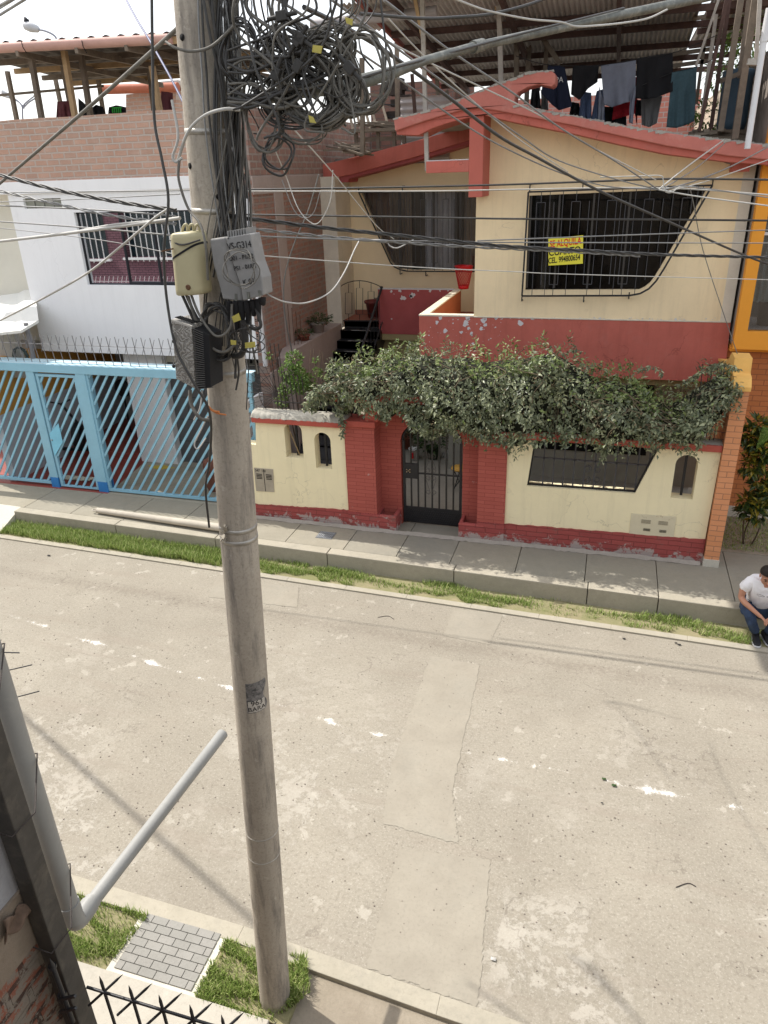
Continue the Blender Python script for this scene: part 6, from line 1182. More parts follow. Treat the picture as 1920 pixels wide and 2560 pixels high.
for i in range(12): a = PY(432+i*4, 797+i*1.3, 2.935); m.obox(a+Vector((.01, .03, .004)), (.002, 0, 0), (.004, .018, .0), (0, 0, .002))
am.part('lid_slots', m, M_dark); m = MB()
for y in (853, 915): m.lathe(PY(435, y, 2.93), [(0, 0), (.008, 0), (.008, .006), (0, .008)], 10, (0, -1, 0))
am.part('knob', m, M_ink)
# ---------------------------------------------------------------- cables
M_cb = mat('black_cable', (.042, .04, .037), .5, .3, 14, .1, spec=.4); M_cg = mat('dusty_cable', (.13, .122, .105), .7, .3, 14, .1); M_cw = mat('white_cable', (.42, .41, .38), .6, .1, 9, 0); M_cl = mat('grey_wire', (.20, .20, .195), .5, .2, 9, 0, metal=.2)
def wire(label, pts, r, mt, group=None, n=6, sides=6, name='cable'):
    P = [PY(x, y, Y) for x, y, Y in pts]; m = MB(); m.tube(spline(P, n) if len(P) > 2 else P, r, sides); return solo(name, m, mt, label, 'cable', group)
def twist(label, pts, r, R, nst, pitch, mts, group=None):
    P = spline([PY(x, y, Y) for x, y, Y in pts], 40); m = MB()
    for s_ in range(nst):
        Q = []; acc = 0
        for i, p in enumerate(P):
            if i: acc += (p-P[i-1]).length
            a = acc/pitch*2*pi+2*pi*s_/nst; Q.append(p+Vector((0, R*cos(a), R*sin(a))))
        m.tube(Q, r, 5)
    return solo('twisted_cable', m, mts, label, 'cable', group)
gL, gR, gD = 'overhead wires to the left of the pole', 'overhead wires to the right of the pole', 'overhead wires slanting across the red roof'
wire('thick grey guy cable rising from the left edge to the pole top', [(-60, 512, 5.2), (0, 458, 5.0), (260, 235, 4.1), (520, 2, 3.3), (560, -35, 3.2)], .0105, M_cg, gL)
for i, (a, b, r, lb) in enumerate([((-40, 62), (95, -22), .010, 'lowest of the four thin wires cutting the top left corner'), ((-40, 45), (70, -22), .007, 'second lowest wire cutting the top left corner'), ((-30, 30), (50, -15), .010, 'second highest wire cutting the top left corner'), ((-30, 12), (25, -15), .007, 'highest wire cutting the top left corner')]): wire(lb, [(*a, 6.0), (*b, 5.0)], r, M_cl, gL)
wire('bluish wire slanting from the top edge down behind the pole', [(300, -30, 4.5), (340, 45, 4.2), (385, 120, 4.0), (455, 250, 3.7), (560, 480, 3.3)], .006, mat('blue_wire', (.10, .11, .20), .5), gL)
wire('long black cable hanging loose in front of the gate from the top edge', [(379, -40, 3.1), (381, 120, 3.08), (386, 300, 3.05), (405, 400, 3.02), (421, 500, 3.0), (410, 620, 2.98), (416, 740, 2.96), (440, 870, 2.92), (480, 950, 2.9), (525, 1035, 2.95), (524, 1150, 3.05), (514, 1220, 3.08), (523, 1318, 3.12)], .0062, M_cb, gL, sides=8)
twist('thick twisted black and grey cable bundle running left from the pole', [(-60, 425, 3.6), (0, 438, 3.5), (150, 476, 3.4), (300, 505, 3.3), (440, 525, 3.2)], .0046, .0062, 3, .32, M_cb, gL)
twist('thin twisted wire below the thick bundle left of the pole', [(-60, 462, 3.7), (0, 477, 3.6), (150, 512, 3.4), (300, 542, 3.3), (440, 560, 3.2)], .004, .005, 2, .25, M_cl, gL)
for pts, r, mt, lb in [([(-60, 510, 3.7), (0, 514, 3.6), (230, 524, 3.4), (440, 540, 3.2)], .004, M_cl, 'straight thin wire above the white house window'),
                       ([(-60, 550, 3.9), (0, 554, 3.8), (200, 568, 3.5), (450, 590, 3.2)], .004, M_cl, 'thin pair of wires crossing the middle of the white wall'),
                       ([(-60, 607, 3.9), (0, 603, 3.7), (130, 588, 3.5), (300, 566, 3.3), (450, 545, 3.18)], .008, M_cw, 'thick white cable crossing the white house window from the left'),
                       ([(190, 578, 3.45), (300, 560, 3.3), (430, 550, 3.2)], .006, M_cw, 'second white cable meeting the pole above the beige enclosure'),
                       ([(-60, 832, 3.9), (0, 801, 3.8), (90, 755, 3.6), (215, 685, 3.4), (300, 618, 3.3), (380, 550, 3.2), (420, 522, 3.15)], .0055, M_cw, 'pale wire sweeping up from the lower left to the pole'),
                       ([(-60, 565, 4.2), (0, 570, 4.0), (250, 600, 3.6), (460, 640, 3.3)], .0025, M_cl, 'hair-thin wire across the white wall'),
                       ([(-60, 481, 10.0), (200, 479, 10.0), (560, 475, 10.0)], .008, M_cl, 'thin level wire just under the white beam'),
                       ([(0, 505, 4.5), (200, 498, 4.0), (450, 485, 3.5)], .003, M_cl, 'fine pale wire across the glass block vent')]: wire(lb, pts, r, mt, gL)
wl = Vector((-.75, .24, 1))
for pts, r, mt, lb in [([(540, 475, 10), (800, 471, 10), (1040, 467, 10), (1280, 461, 10), (1500, 453, 10), (1685, 447, 10), (1980, 450, 10)], .012, M_cb, 'upper level wire crossing both first-floor windows'),
                       ([(540, 478, 10.1), (1040, 478, 10.1), (1280, 474, 10.1), (1660, 470, 10.1), (1980, 492, 10.1)], .009, M_cw, 'pale wire just under the uppermost level wire'),
                       ([(540, 535, 9.9), (1040, 543, 9.9), (1280, 547, 9.9), (1640, 549, 9.9), (1980, 552, 9.9)], .012, M_cb, 'level black wire across the middle of the big window'),
                       ([(560, 589, 3.2), (631, 590, 3.3), (920, 601, 3.8), (1100, 603, 4.2), (1280, 606, 4.6), (1980, 608, 6)], .0035, M_cl, 'thin wire just above the twisted cables'),
                       ([(560, 633, 3.25), (647, 639, 3.4), (1040, 668, 4.2), (1280, 679, 4.8), (1440, 686, 5.2), (1980, 701, 6.5)], .0028, M_cw, 'fine pale wire crossing above the red basket'),
                       ([(1193, 602, 6), (1400, 594, 6.4), (1560, 588, 6.8), (1980, 573, 8)], .005, M_cl, 'thin wire rising gently to the right across the rent notice')]: wire(lb, pts, r, mt, gR)
twist('thick twisted black cable sagging right across the rent notice', [(556, 538, 3.2), (690, 555, 3.4), (824, 571, 3.6), (1040, 593, 4.0), (1247, 614, 4.4), (1454, 626, 4.8), (1666, 637, 5.2), (1980, 645, 5.8)], .0046, .006, 3, .34, M_cb, gR)
twist('paler twisted cable just below the thick twisted one', [(556, 560, 3.2), (624, 571, 3.35), (817, 592, 3.7), (1000, 606, 4.0), (1170, 617, 4.3), (1400, 628, 4.7), (1600, 640, 5.1)], .0042, .005, 2, .22, M_cl, gR)
for pts, r, mt, lb in [([(760, 18, 3.6), (850, 62, 4.0), (962, 127, 4.6), (1116, 239, 5.4), (1247, 340, 6.0), (1340, 392, 6.5), (1492, 474, 7.2), (1666, 552, 8.0), (1866, 640, 9.0), (1980, 680, 9.6)], .0115, M_cb, 'thick black cable slanting from the pole top across the roof to the right edge'),
                       ([(640, -30, 3.4), (760, 40, 3.8), (996, 197, 5.4), (1151, 305, 6.4), (1259, 368, 7.0), (1401, 432, 8.0), (1520, 466, 8.8), (1646, 474, 9.6)], .0065, M_cl, 'lowest grey wire slanting over the red column to the wire junction'),
                       ([(830, 0, 4.0), (1054, 166, 5.6), (1201, 270, 6.6), (1305, 343, 7.4), (1396, 401, 8.2), (1540, 448, 9.0), (1646, 474, 9.6)], .007, M_cl, 'second lowest wire slanting over the red roof to the junction'),
                       ([(960, 0, 5.0), (1131, 131, 6.2), (1286, 235, 7.2), (1401, 320, 8.0), (1540, 404, 8.9), (1646, 474, 9.6)], .008, M_cl, 'highest thick wire slanting past the red roof arm'),
                       ([(880, 55, 4.4), (919, 77, 4.6), (1093, 166, 6.0), (1343, 285, 7.6), (1471, 363, 8.6), (1640, 450, 9.6)], .006, M_cw, 'thin pale wire slanting across the red roof band'),
                       ([(960, 35, 5), (1060, 140, 6), (1180, 250, 7), (1300, 350, 8), (1420, 430, 8.8)], .005, M_cw, 'thin wire dropping from the canopy over the cream gable')]: wire(lb, pts, r, mt, gD)
for pts, r, mt, lb in [([(1646, 474, 9.6), (1720, 415, 10.5), (1808, 351, 11.9)], .009, M_cw, 'pale wire from the junction up to the roof edge'), ([(1650, 476, 9.6), (1740, 420, 10.6), (1812, 358, 11.9)], .007, M_cl, 'wire beside the pale one up to the roof edge'),
                       ([(1655, 476, 9.6), (1720, 458, 10), (1781, 436, 10.6), (1850, 405, 11.2), (1960, 345, 12)], .009, M_cl, 'wire from the junction curving up to the right corner'), ([(1664, 480, 9.6), (1760, 455, 10), (1850, 425, 10.4), (1960, 385, 11)], .006, M_cw, 'pale wire from the junction rising to the right edge'),
                       ([(1646, 474, 9.6), (1750, 492, 9.6), (1980, 522, 9.6)], .008, M_cw, 'pale wire from the junction dropping to the right edge'), ([(1700, 463, 9.6), (1800, 476, 9.6), (1980, 503, 9.6)], .006, M_cl, 'thin wire leaving the junction toward the orange wall'),
                       ([(1500, 443, 9.6), (1600, 440, 9.6), (1650, 439, 9.6), (1658, 450, 9.6), (1660, 470, 9.6), (1668, 481, 9.6), (1682, 480, 9.6), (1700, 467, 9.6), (1740, 468, 9.6)], .006, M_cw, 'small white loop of wire at the junction above the big window'),
                       ([(1725, 472, 9.6), (1733, 505, 9.8), (1758, 627, 10.4), (1812, 793, 11.0), (1843, 884, 11.3)], .006, M_cl, 'thin wire dropping to the yellow pillar cap'),
                       ([(655, 728, 3.1), (682, 743, 3.1), (715, 755, 3.2), (766, 757, 3.3), (824, 731, 3.5), (860, 682, 3.7), (885, 627, 3.9), (898, 602, 4.0)], .0035, M_cw, 'white cable looping from the grey box across the brick wall'),
                       ([(898, 602, 4.0), (905, 598, 4.0), (925, 601, 4.05), (950, 601, 4.1)], .007, M_cw, 'white clamp where the looping cable meets the twisted wires'), ([(968, 603, 4.1), (975, 615, 4.1), (992, 620, 4.1), (1015, 610, 4.15), (1033, 600, 4.2)], .0035, M_cw, 'short pale drooping loop of wire on the twisted cables'),
                       ([(728, 316, 5), (832, 432, 6.5), (940, 563, 8), (985, 598, 8.5)], .005, M_cw, 'thin straight wire slanting in front of the brick party wall'), ([(797, 436, 12), (770, 528, 12.2), (735, 610, 12.4), (712, 690, 12.6), (710, 760, 12.8), (718, 820, 13), (730, 878, 13.2)], .012, M_cl, 'grey conduit hose bowing down the brick party wall'),
                       ([(832, 425, 9), (828, 490, 9), (815, 530, 9), (795, 558, 9), (775, 555, 9), (745, 520, 9), (715, 440, 9), (690, 380, 8)], .006, M_cw, 'pale loop of wire hanging in front of the brick corner'), ([(800, 480, 9), (785, 530, 9), (762, 545, 9), (735, 525, 9), (705, 450, 9)], .005, M_cl, 'grey loop of wire inside the pale one by the brick corner'),
                       ([(900, 34, 3.8), (1054, 46, 4.2), (1140, 43, 4.4), (1228, 35, 4.6), (1320, 12, 4.8), (1390, -15, 5.0)], .008, M_cb, 'black cable arching under the canopy at the top'), ([(1120, -10, 4), (1180, 14, 4.2), (1228, 29, 4.4), (1324, 48, 4.7), (1401, 55, 4.9), (1440, 66, 5.0), (1492, 64, 5.1), (1560, 57, 5.3), (1620, 46, 5.4), (1668, 24, 5.5)], .0055, M_cw, 'white cable draped along the grey lamp arm'),
                       ([(950, -10, 3.4), (958, 60, 3.4), (965, 120, 3.4), (963, 175, 3.4)], .005, M_cb, 'short dark cable dropping to the lamp arm'),
                       ([(870, 205, 3.3), (1000, 165, 3.55), (1100, 138, 4.0), (1300, 85, 4.8), (1560, 20, 5.9)], .006, M_cb, 'black cable tied along the top of the lamp arm')]: wire(lb, pts, r, mt, gD)
# cable bundle hugging the pole
random.seed(33); cbn = T('cable_bundle', 'thick bundle of dark cables running down the right side of the pole', 'cables', pax(4.4)); 
for i in range(38):
    th0 = radians(random.uniform(-38, 45)); pts = []; z = 7.2; dr = random.uniform(.006, .045); ph = random.uniform(0, 6); zend = random.choice([5.0, 5.1, 5.25, 5.4, 5.6, 5.75])+random.uniform(-.1, .1)
    while z > zend:
        s_ = (7.2-z); th = th0+.45*sin(z*2.9+ph)+radians(-42)*min(1, (6.4-z)/1.0 if z < 6.4 else 0); a = pax(z); r = prad(z)+dr+.035*abs(sin(z*2.1+ph)); pts.append((a.x+r*cos(th), a.y+r*sin(th), z)); z -= .16
    m = MB(); m.tube(spline(pts, 3), random.choice([.003, .004, .005, .0065]), 6)
    solo_ = None; cbn.part('cable', m, random.choice([M_cb, M_cb, M_cg, M_cb, M_cg, MATS['grey_wire']]))
gC = 'cable coils hung beside the pole top'
def coil(cx, cy, r, n, label, Y=3.15, e=1.0, th=.005, jit=.18, tilt=0, mt=None):
    m = MB(); c = PY(cx, cy, Y); R = r*(c-Vector((0, 0, EYE))).dot(fwd)/FPX
    for i in range(n):
        ph = random.uniform(0, 6.28); a_, b_ = R*random.uniform(1-jit, 1+jit), R*e*random.uniform(1-jit, 1+jit); off = rv(R*.10); tl = tilt+random.uniform(-.3, .3); dy = random.uniform(-.25, .25); pts = []
        for j in range(29):
            t = ph+j/28*2*pi; x, z = a_*cos(t), b_*sin(t); pts.append(c+off+Vector((x*cos(tl)-z*sin(tl), dy*x+.02*sin(3*t+ph), x*sin(tl)+z*cos(tl))))
        m.tube(pts, th*random.uniform(.5, 1.15), 6)
    return solo('cable_coil', m, mt or random.choice([M_cb, M_cg]), label, 'cable coil', gC)
coil(800, 205, 92, 16, 'largest dense coil of dark cable in the middle of the tangle', th=.0055); coil(775, 225, 75, 12, 'thick inner coil packed inside the largest one', e=.9, mt=M_cg); coil(900, 185, 75, 7, 'loose wide coil ringing the lamp arm at the right of the tangle', Y=3.12, e=1.15)
coil(690, 190, 60, 8, 'oval coil between the pole and the largest coil', e=1.3); coil(720, 120, 58, 9, 'upper coil just right of the pole', e=.9, mt=M_cg); coil(830, 125, 55, 7, 'small upper coil around the yellow tag', e=.8)
coil(655, 290, 48, 5, 'tall narrow coil hanging below the tangle near the pole', e=1.6); coil(695, 385, 38, 3, 'small loose coil hanging lowest of all', e=1.1, th=.0045); coil(755, 320, 62, 4, 'flat coil drooping under the largest one', e=.55); coil(600, 130, 45, 7, 'coil pressed against the pole near the top', e=1.5); coil(740, 250, 95, 6, 'wide shallow coil sweeping under the whole tangle', e=.6)
coil(870, 240, 50, 5, 'short coil left of the lamp arm', e=.9, mt=M_cg); coil(600, 672, 44, 3, 'round coil hanging over the grey lettered box', Y=2.94, th=.0026, jit=.06); coil(545, 830, 42, 9, 'bunched coil of cable between the two lower boxes', Y=3.05, e=1.5, th=.005); coil(620, 850, 38, 4, 'thin wire loops right of the pole below the connectors', Y=3.0, e=.8, th=.0025, jit=.35)
random.seed(44); gS = 'loose cable strands feeding the coils'
for i in range(34):
    x0_ = random.uniform(585, 945); x1_ = random.uniform(620, 910); y1 = random.uniform(120, 330); xm = (x0_+x1_)/2+random.uniform(-60, 60); Y_ = random.uniform(3.0, 3.3); m = MB()
    P = [PY(x0_, -40, Y_), PY(x0_+random.uniform(-20, 20), 30, Y_), PY(xm, y1*.55, Y_+random.uniform(-.05, .05)), PY(x1_, y1, Y_), PY(x1_+random.uniform(-60, 60), y1+random.uniform(-30, 60), Y_)]
    m.tube(spline(P, 6), random.choice([.0028, .004, .0055]), 6); solo('cable_strand', m, random.choice([M_cb, M_cg, M_cb]), 'one of the loose cable strands dropping from the top edge into the coils', 'cable', gS)
for i in range(12):
    y0 = random.uniform(120, 260); P = [PY(570, y0, 3.1), PY(630, y0+random.uniform(-30, 40), 3.1), PY(random.uniform(690, 760), y0+random.uniform(-40, 60), 3.1), PY(random.uniform(780, 880), random.uniform(120, 280), 3.15)]; m = MB(); m.tube(spline(P, 7), random.choice([.005, .007]), 6); solo('cable_strand', m, random.choice([M_cb, M_cg]), 'one of the cable strands running from the pole side into the coils', 'cable', gS)
for i, (x, y, a) in enumerate([(705, 40, .1), (745, 165, .9), (750, 95, -.6), (690, 185, 1.1), (875, 170, -.8), (745, 100, .8)]):
    t = T('cable_splitter', ['small black splitter box high in the tangle', 'dark clamp on the largest coil', 'dark clamp with two cable ends above the coils', 'dusty clamp at the left of the largest coil', 'square clamp where the lamp arm leaves the tangle', 'second dark clamp above the coils'][i], 'connector', PY(x, y, 3.02), 'cable splitters in the tangle'); c = PY(x, y, 3.02); u = Vector((cos(a), 0, sin(a))); v = Vector((-sin(a), 0, cos(a))); m = MB(); m.obox(c, u*.022, Vector((0, .014, 0)), v*.017); t.part('body', m, MATS['black_rubber'], .003)
    m = MB(); m.tube([c-u*.06, c+u*.06], .008, 8); t.part('ferrules', m, MATS['black_rubber'])
for pts, r, lb in [([(520, 1015, 2.98), (540, 1032, 2.97), (565, 1037, 2.97)], .004, 'frayed orange wire sticking out from the pole'), ([(522, 1020, 2.98), (535, 1028, 2.97), (548, 1030, 2.97)], .006, 'second short frayed orange wire on the pole')]: wire(lb, pts, r, mat('orange_wire', (.50, .17, .05), .5), 'frayed orange wires', name='orange_wire')
for pts, r, mt, lb in [([(430, 250, 3.1), (445, 340, 3.08), (432, 390, 3.08), (440, 405, 3.08), (455, 395, 3.08)], .006, M_cw, 'pale hooked cable end left of the upper pole'), ([(415, 105, 3.1), (440, 120, 3.06), (480, 128, 3.05), (530, 115, 3.08), (590, 60, 3.1)], .006, M_cg, 'grey cable wrapped round the pole near the top'), ([(445, 400, 3.1), (470, 330, 3.06), (510, 290, 3.05), (560, 273, 3.06), (600, 275, 3.1)], .007, M_cw, 'pale cable curving across the pole to the bundle'), ([(448, 400, 3.08), (447, 450, 3.06), (470, 520, 3.05), (500, 560, 3.0), (515, 620, 2.96), (520, 700, 2.98)], .006, M_cg, 'grey cable curving down the pole front to the beige enclosure'),
                       ([(475, 975, 3.0), (478, 1010, 2.98), (500, 1045, 2.96), (525, 1050, 3.0)], .009, M_cg, 'thick pale cable looping out under the amplifier'), ([(505, 975, 3.0), (500, 1020, 2.97), (485, 1050, 2.96)], .004, M_cw, 'thin cable end below the amplifier'), ([(520, 1040, 3.0), (500, 1080, 2.98), (486, 1110, 2.97), (495, 1122, 2.97), (515, 1095, 3.0)], .0035, M_cw, 'thin white wire loop left of the pole below the amplifier'), ([(590, 975, 3.1), (597, 930, 3.1), (590, 880, 3.06), (575, 820, 3.0)], .005, M_cb, 'black cable down the right edge of the pole'),
                       ([(425, 600, 3.0), (455, 612, 2.97), (500, 600, 2.96)], .004, M_cb, 'thin black tie beside the beige enclosure'), ([(470, 740, 3.0), (490, 800, 3.0), (520, 860, 2.99), (560, 880, 3.0), (600, 850, 3.02)], .007, M_cg, 'dusty cable swooping between the beige enclosure and the bundle'), ([(478, 738, 3.0), (500, 790, 2.99), (540, 840, 2.97), (575, 820, 2.98), (580, 760, 3.0)], .006, M_cg, 'second dusty cable swooping below the beige enclosure'), ([(455, 736, 3.02), (475, 780, 3.02), (492, 820, 3.03)], .007, M_cb, 'black cable leaving the bottom of the beige enclosure'), ([(465, 736, 3.02), (485, 780, 3.02), (505, 815, 3.03)], .007, M_cb, 'second black cable leaving the bottom of the beige enclosure')]: wire(lb, pts, r, mt, 'cables close around the pole')
# unseen cable added high over the street, thickened to cast a long shadow line
o1 = Vector((-6.97, 5.77, 0))+wl*8.2; o2 = Vector((-3.2, 4.12, 0))+wl*8.2; dd = (o2-o1); m = MB(); m.tube([o1-dd*2, o2+dd*.3], .032, 6); solo('cable', m, M_cb, 'unseen cable added above the frame to cast a shadow on the road', 'cable')
# ================================================================ FOREGROUND
M_gp = mat('grey_pvc', (.27, .27, .255), .45, .08, 3, .05, 40, dirt=((.36, .35, .32), 5, .55, .75, .5)); dp = T('downpipe', 'grey plastic downpipe turning into a long horizontal spout over the street', 'pipe', (-2.72, 2.24, 1.9)); c = Vector((-2.72, 2.24, 2.0))
m = MB(); m.tube([c+Vector((0, 0, .08)), c+Vector((0, 0, 5))], .054, 20); m.tube([c+Vector((0, 0, .05)), c+Vector((0, 0, .19))], .060, 20); dp.part('vertical_pipe', m, M_gp); m = MB(); m.tube(spline([c+Vector((0, 0, .12)), c+Vector((0, .01, .03)), c+Vector((0, .05, .0)), c+Vector((0, .14, .0))], 6), .058, 20); dp.part('elbow', m, M_gp)
m = MB(); e_ = Vector((-2.65, 3.95, 2.0)); m.tube([c+Vector((0, .06, 0)), c+Vector((0, .17, 0))], .052, 20); m.tube([c+Vector((0, .1, 0)), e_], .044, 20, cap=False); m.tube([e_, e_-Vector((0, .01, 0))], .036, 20); dp.part('spout', m, M_gp)
pq = PY(213, 2557, 1.92); fp = T('steel_post', 'dark rectangular steel post beside the grey downpipe, lower left corner', 'post', (pq.x, 1.92, 0)); M_st = mat('dark_steel', (.06, .055, .048), .6, .25, 6, .15, 40, dirt=((.16, .14, .11), 7, .5, .75, .6)); m = MB(); m.box(pq.x-.075, pq.x+.03, 1.86, 1.97, 0, 7); fp.part('tube', m, M_st, .006); m = MB()
for z in (2.42, 3.25, 3.95): m.tube([(pq.x-.09, 1.84, z), (pq.x+.035, 1.835, z), (pq.x+.045, 1.98, z+.01), (-2.70, 2.31, z+.02), (-2.785, 2.25, z+.02)], .004, 5)
fp.part('wire_tie', m, M_rust)
fw = T('corner_wall', 'crumbling plaster and brick wall at the lower left corner', 'wall', (-2.75, .8, 0)); XW = -2.58
def py_(x, y): q = PX(x, y, XW); return (q.y, q.z)
m = MB(); m.prism([[(-1.2, 2.86), (1.90, 2.80), (1.90, 6), (-1.2, 6)]], XW-.3, XW, 'x'); fw.part('plaster', m, concmat('grey_plaster', (.30, .30, .31), (.38, .38, .39), stain=(.22, .21, .2), st=.4, bs=.6))
m = MB(); m.prism([[(-1.2, 2.42), (1.92, 2.42), (1.92, 2.80), (-1.2, 2.86)]], XW-.3, XW+.015, 'x'); fw.part('concrete_beam', m, concmat('brown_beam', (.20, .16, .12), (.27, .22, .17), stain=(.10, .08, .06), st=.6, bs=1), .01)
m = MB(); m.prism([[(-1.2, 0), (1.90, 0), (1.90, 2.42), (-1.2, 2.42)]], XW-.3, XW-.01, 'x'); fw.part('brickwork', m, brickmat('corner_brick', (.26, .10, .065), (.22, .085, .055), (.04, .035, .03), .24, .11, axis='x', ms=.018, bump=1.2, fine=.3, blotch=((.21, .18, .145), 3.4, .47, .50, .97), dirt=((.10, .08, .06), 5, .55, .75, .6)))  # brick colours lowered to paint in the shade of this corner
m = MB(); random.seed(8); c = PX(40, 2265, XW+.02); m.grid(lambda u, v: c+Vector((.02+.02*sin(u*9+v*3), -.10+.2*u-.03*v, .03-.13*v-.09*u*(1-v)+.015*sin(u*13))), 16, 12); solo('dry_rag', m, mat('brown_rag', (.16, .11, .08), .95, .3, 20), 'dried brown rag hooked on the beam of the corner wall', 'rag', solid=.004)
sr = T('spiked_fence', 'black spiked railing in front of the pavement at the bottom edge', 'fence', (-1.8, 1.95, 1.7)); M_fb = mat('fence_black', (.02, .02, .022), .45, .2, 10, .1, spec=.5); RX0 = -2.36; m = MB(); m.tube([(RX0-.05, 1.94, 2.005), (.6, 1.98, 1.985)], .0085, 8); sr.part('rail', m, M_fb)
def spike(a, b, r=.009):
    a, b = Vector(a), Vector(b); m = MB(); t = (b-a).length; m.tube([a, b-(b-a)*(.05/t), b], [r, r, .001], 8); return m
for i in range(16):
    x = RX0+.055+.183*i; z = 2.0-.001*i; sr.part('spike', spike((x+.005, 1.95, z-.55), (x-.005, 1.95, z+.125), .0085), M_fb); 
    sr.part('cross_spike', spike((x-.085, 1.90, z-.085), (x+.085, 2.02, z+.075), .0075), M_fb)
bo = T('spiked_bolt', 'dark spiked iron rod standing by the corner wall', 'spike', PY(180, 2550, 1.8)); m = spike(PY(182, 2555, 1.80), PY(124, 2395, 1.83), .013); bo.part('rod', m, M_fb); m = MB(); q = PY(132, 2420, 1.83); m.tube([q, q+Vector((0, 0, .02))], .022, 8); q = PY(160, 2500, 1.82); m.tube([q, q+Vector((0, 0, .05))], .024, 8); m.bar(PY(145, 2500, 1.80), PY(188, 2490, 1.80), .014); m.bar(PY(150, 2530, 1.80), PY(190, 2520, 1.80), .014); bo.part('nuts', m, M_fb)
for (a, b, lb) in [((-20, 1630), (49, 1632), 'uppermost dark wire spike at the left edge'), ((-15, 1684), (80, 1662), 'middle dark wire spike at the left edge'), ((14, 1750), (98, 1728), 'lowest dark wire spike, fixed to the grey downpipe')]:
    m = MB(); m.tube([PY(*a, 2.3), PY(*b, 2.35)], .0032, 6); solo('wire_spike', m, M_fb, lb, 'spike', 'wire spikes at the left edge')
# concrete pole lying on the sidewalk
lp = T('lying_pole', 'pale tapered concrete pole lying on the sidewalk along the kerb', 'pole', (-8, 10.4, .3)); a, b = PZ(244, 1276, .36), PZ(545, 1318, .40); m = MB(); d = b-a; m.tube([a, a+d*.15, a+d*1.12], [.052, .056, .072], 20); lp.part('shaft', m, mat('pale_pole', (.44, .40, .33), .85, .12, 2, .2, 40, dirt=((.28, .25, .2), 5, .55, .75, .5))); m = MB(); e = a-d.normalized()*.03; m.tube([e+Vector((0, 0, .0))+Vector((cos(t)*.055-.03, sin(t)*.035, 0)) for t in [i*.35 for i in range(19)]], .012, 6, cap=False); lp.part('lifting_ring', m, MATS['pale_pole'])
# rent notice
sg = T('rent_notice', 'yellow rent notice with red and black lettering tied to the window grille', 'sign', PY(1413, 660, 12.68)); q = XZ([(1371, 597), (1458, 588), (1457, 659), (1371, 664)], 12.68); m = MB(); m.prism([q], 12.68, 12.684); sg.part('board', m, mat('yellow_sign', (.72, .66, .06), .55, .03)); M_rl = mat('red_letters', (.62, .02, .015), .5, .03)
w_ = q[1][0]-q[0][0]; cx = (q[0][0]+q[1][0])/2; hh = q[0][1]-q[3][1]; zt = (q[0][1]+q[1][1])/2; tl = math.atan2(q[1][1]-q[0][1], w_)
def stext(t, z, size, mt, sx): o = textmesh(t, size, mt, sg.o, (cx, 12.678, z), .0015, sx=sx, rot=Matrix.Rotation(pi/2, 4, 'X') @ Matrix.Rotation(tl*.8, 4, 'Z'), loc0=sg.loc, thin=.0022); ww = o.dimensions.x; s_ = w_*.92/max(ww, .01); c0 = cx-sg.loc.x; [setattr(v, 'co', Vector((c0+(v.co.x-c0)*s_, v.co.y, v.co.z))) for v in o.data.vertices]
stext('SE ALQUILA', zt-hh*.21, hh*.36, M_rl, 1); stext('CUARTO', zt-hh*.53, hh*.36, M_ink, 1); stext('CEL. 994800654', zt-hh*.82, hh*.30, M_ink, 1)
# street debris
random.seed(17)
for i, (x, y, s_, mt, nm, lb) in enumerate([(1510, 1948, .022, M_leafd, 'fallen_leaf', 'small dead leaf just left of the white lime spot on the road'), (1535, 1964, .024, M_leafd, 'fallen_leaf', 'green-grey leaf lying on the white lime spot'), (1233, 2398, .022, M_cw, 'paper_scrap', 'folded white paper scrap on the near right of the road'), (1690, 1608, .018, M_ink, 'stone', 'left of two small black stones by the far road edge'), (1698, 1612, .022, M_ink, 'stone', 'right of two small black stones by the far road edge'), (1560, 1597, .02, M_ink, 'stone', 'single black stone further left by the far road edge'), (122, 1389, .03, M_ink, 'stone', 'flat dark piece of debris near the far left road edge'), (1505, 2008, .012, M_ink, 'stone', 'tiny dark stone below the lime line')]):
    c = PZ(x, y, .008); m = MB(); m.grid(lambda u, v: c+Vector(((u-.5)*s_*2, (v-.5)*s_*1.3, .006+.35*s_*sin(pi*u)*sin(pi*v)+random.uniform(0, .002))), 5, 4); solo(nm, m, mt, lb, 'debris')
for i, (a, b, c_, lb) in enumerate([((1690, 2218), (1720, 2208), (1740, 2216), 'curved dark twig on the right part of the road'), ((945, 1543), (970, 1540), (985, 1548), 'thin curved twig near the far road edge')]):
    m = MB(); m.tube(spline([PZ(*a, .006), PZ(*b, .006), PZ(*c_, .006)], 6), .004, 5); solo('twig', m, M_rust, lb, 'twig')
random.seed(51); gm_ = MB(); gm_.raw = True
for i in range(2600):
    x, y = random.uniform(-11, 3), random.uniform(3.9, 9.2)
    if random.random() > .25+.75*(1-abs(y-5)/5): continue
    s_ = random.uniform(.002, .006); gm_.obox((x, y, .003), (s_, s_*.4, 0), (-s_*.4, s_, 0), (0, 0, s_*.6))
o = mkobj('road_grit', gm_, mat('grit', (.20, .17, .14), .95, .4, 8)); o['kind'] = 'stuff'; o['label'] = 'loose grit scattered over the dusty road'; o['category'] = 'grit'
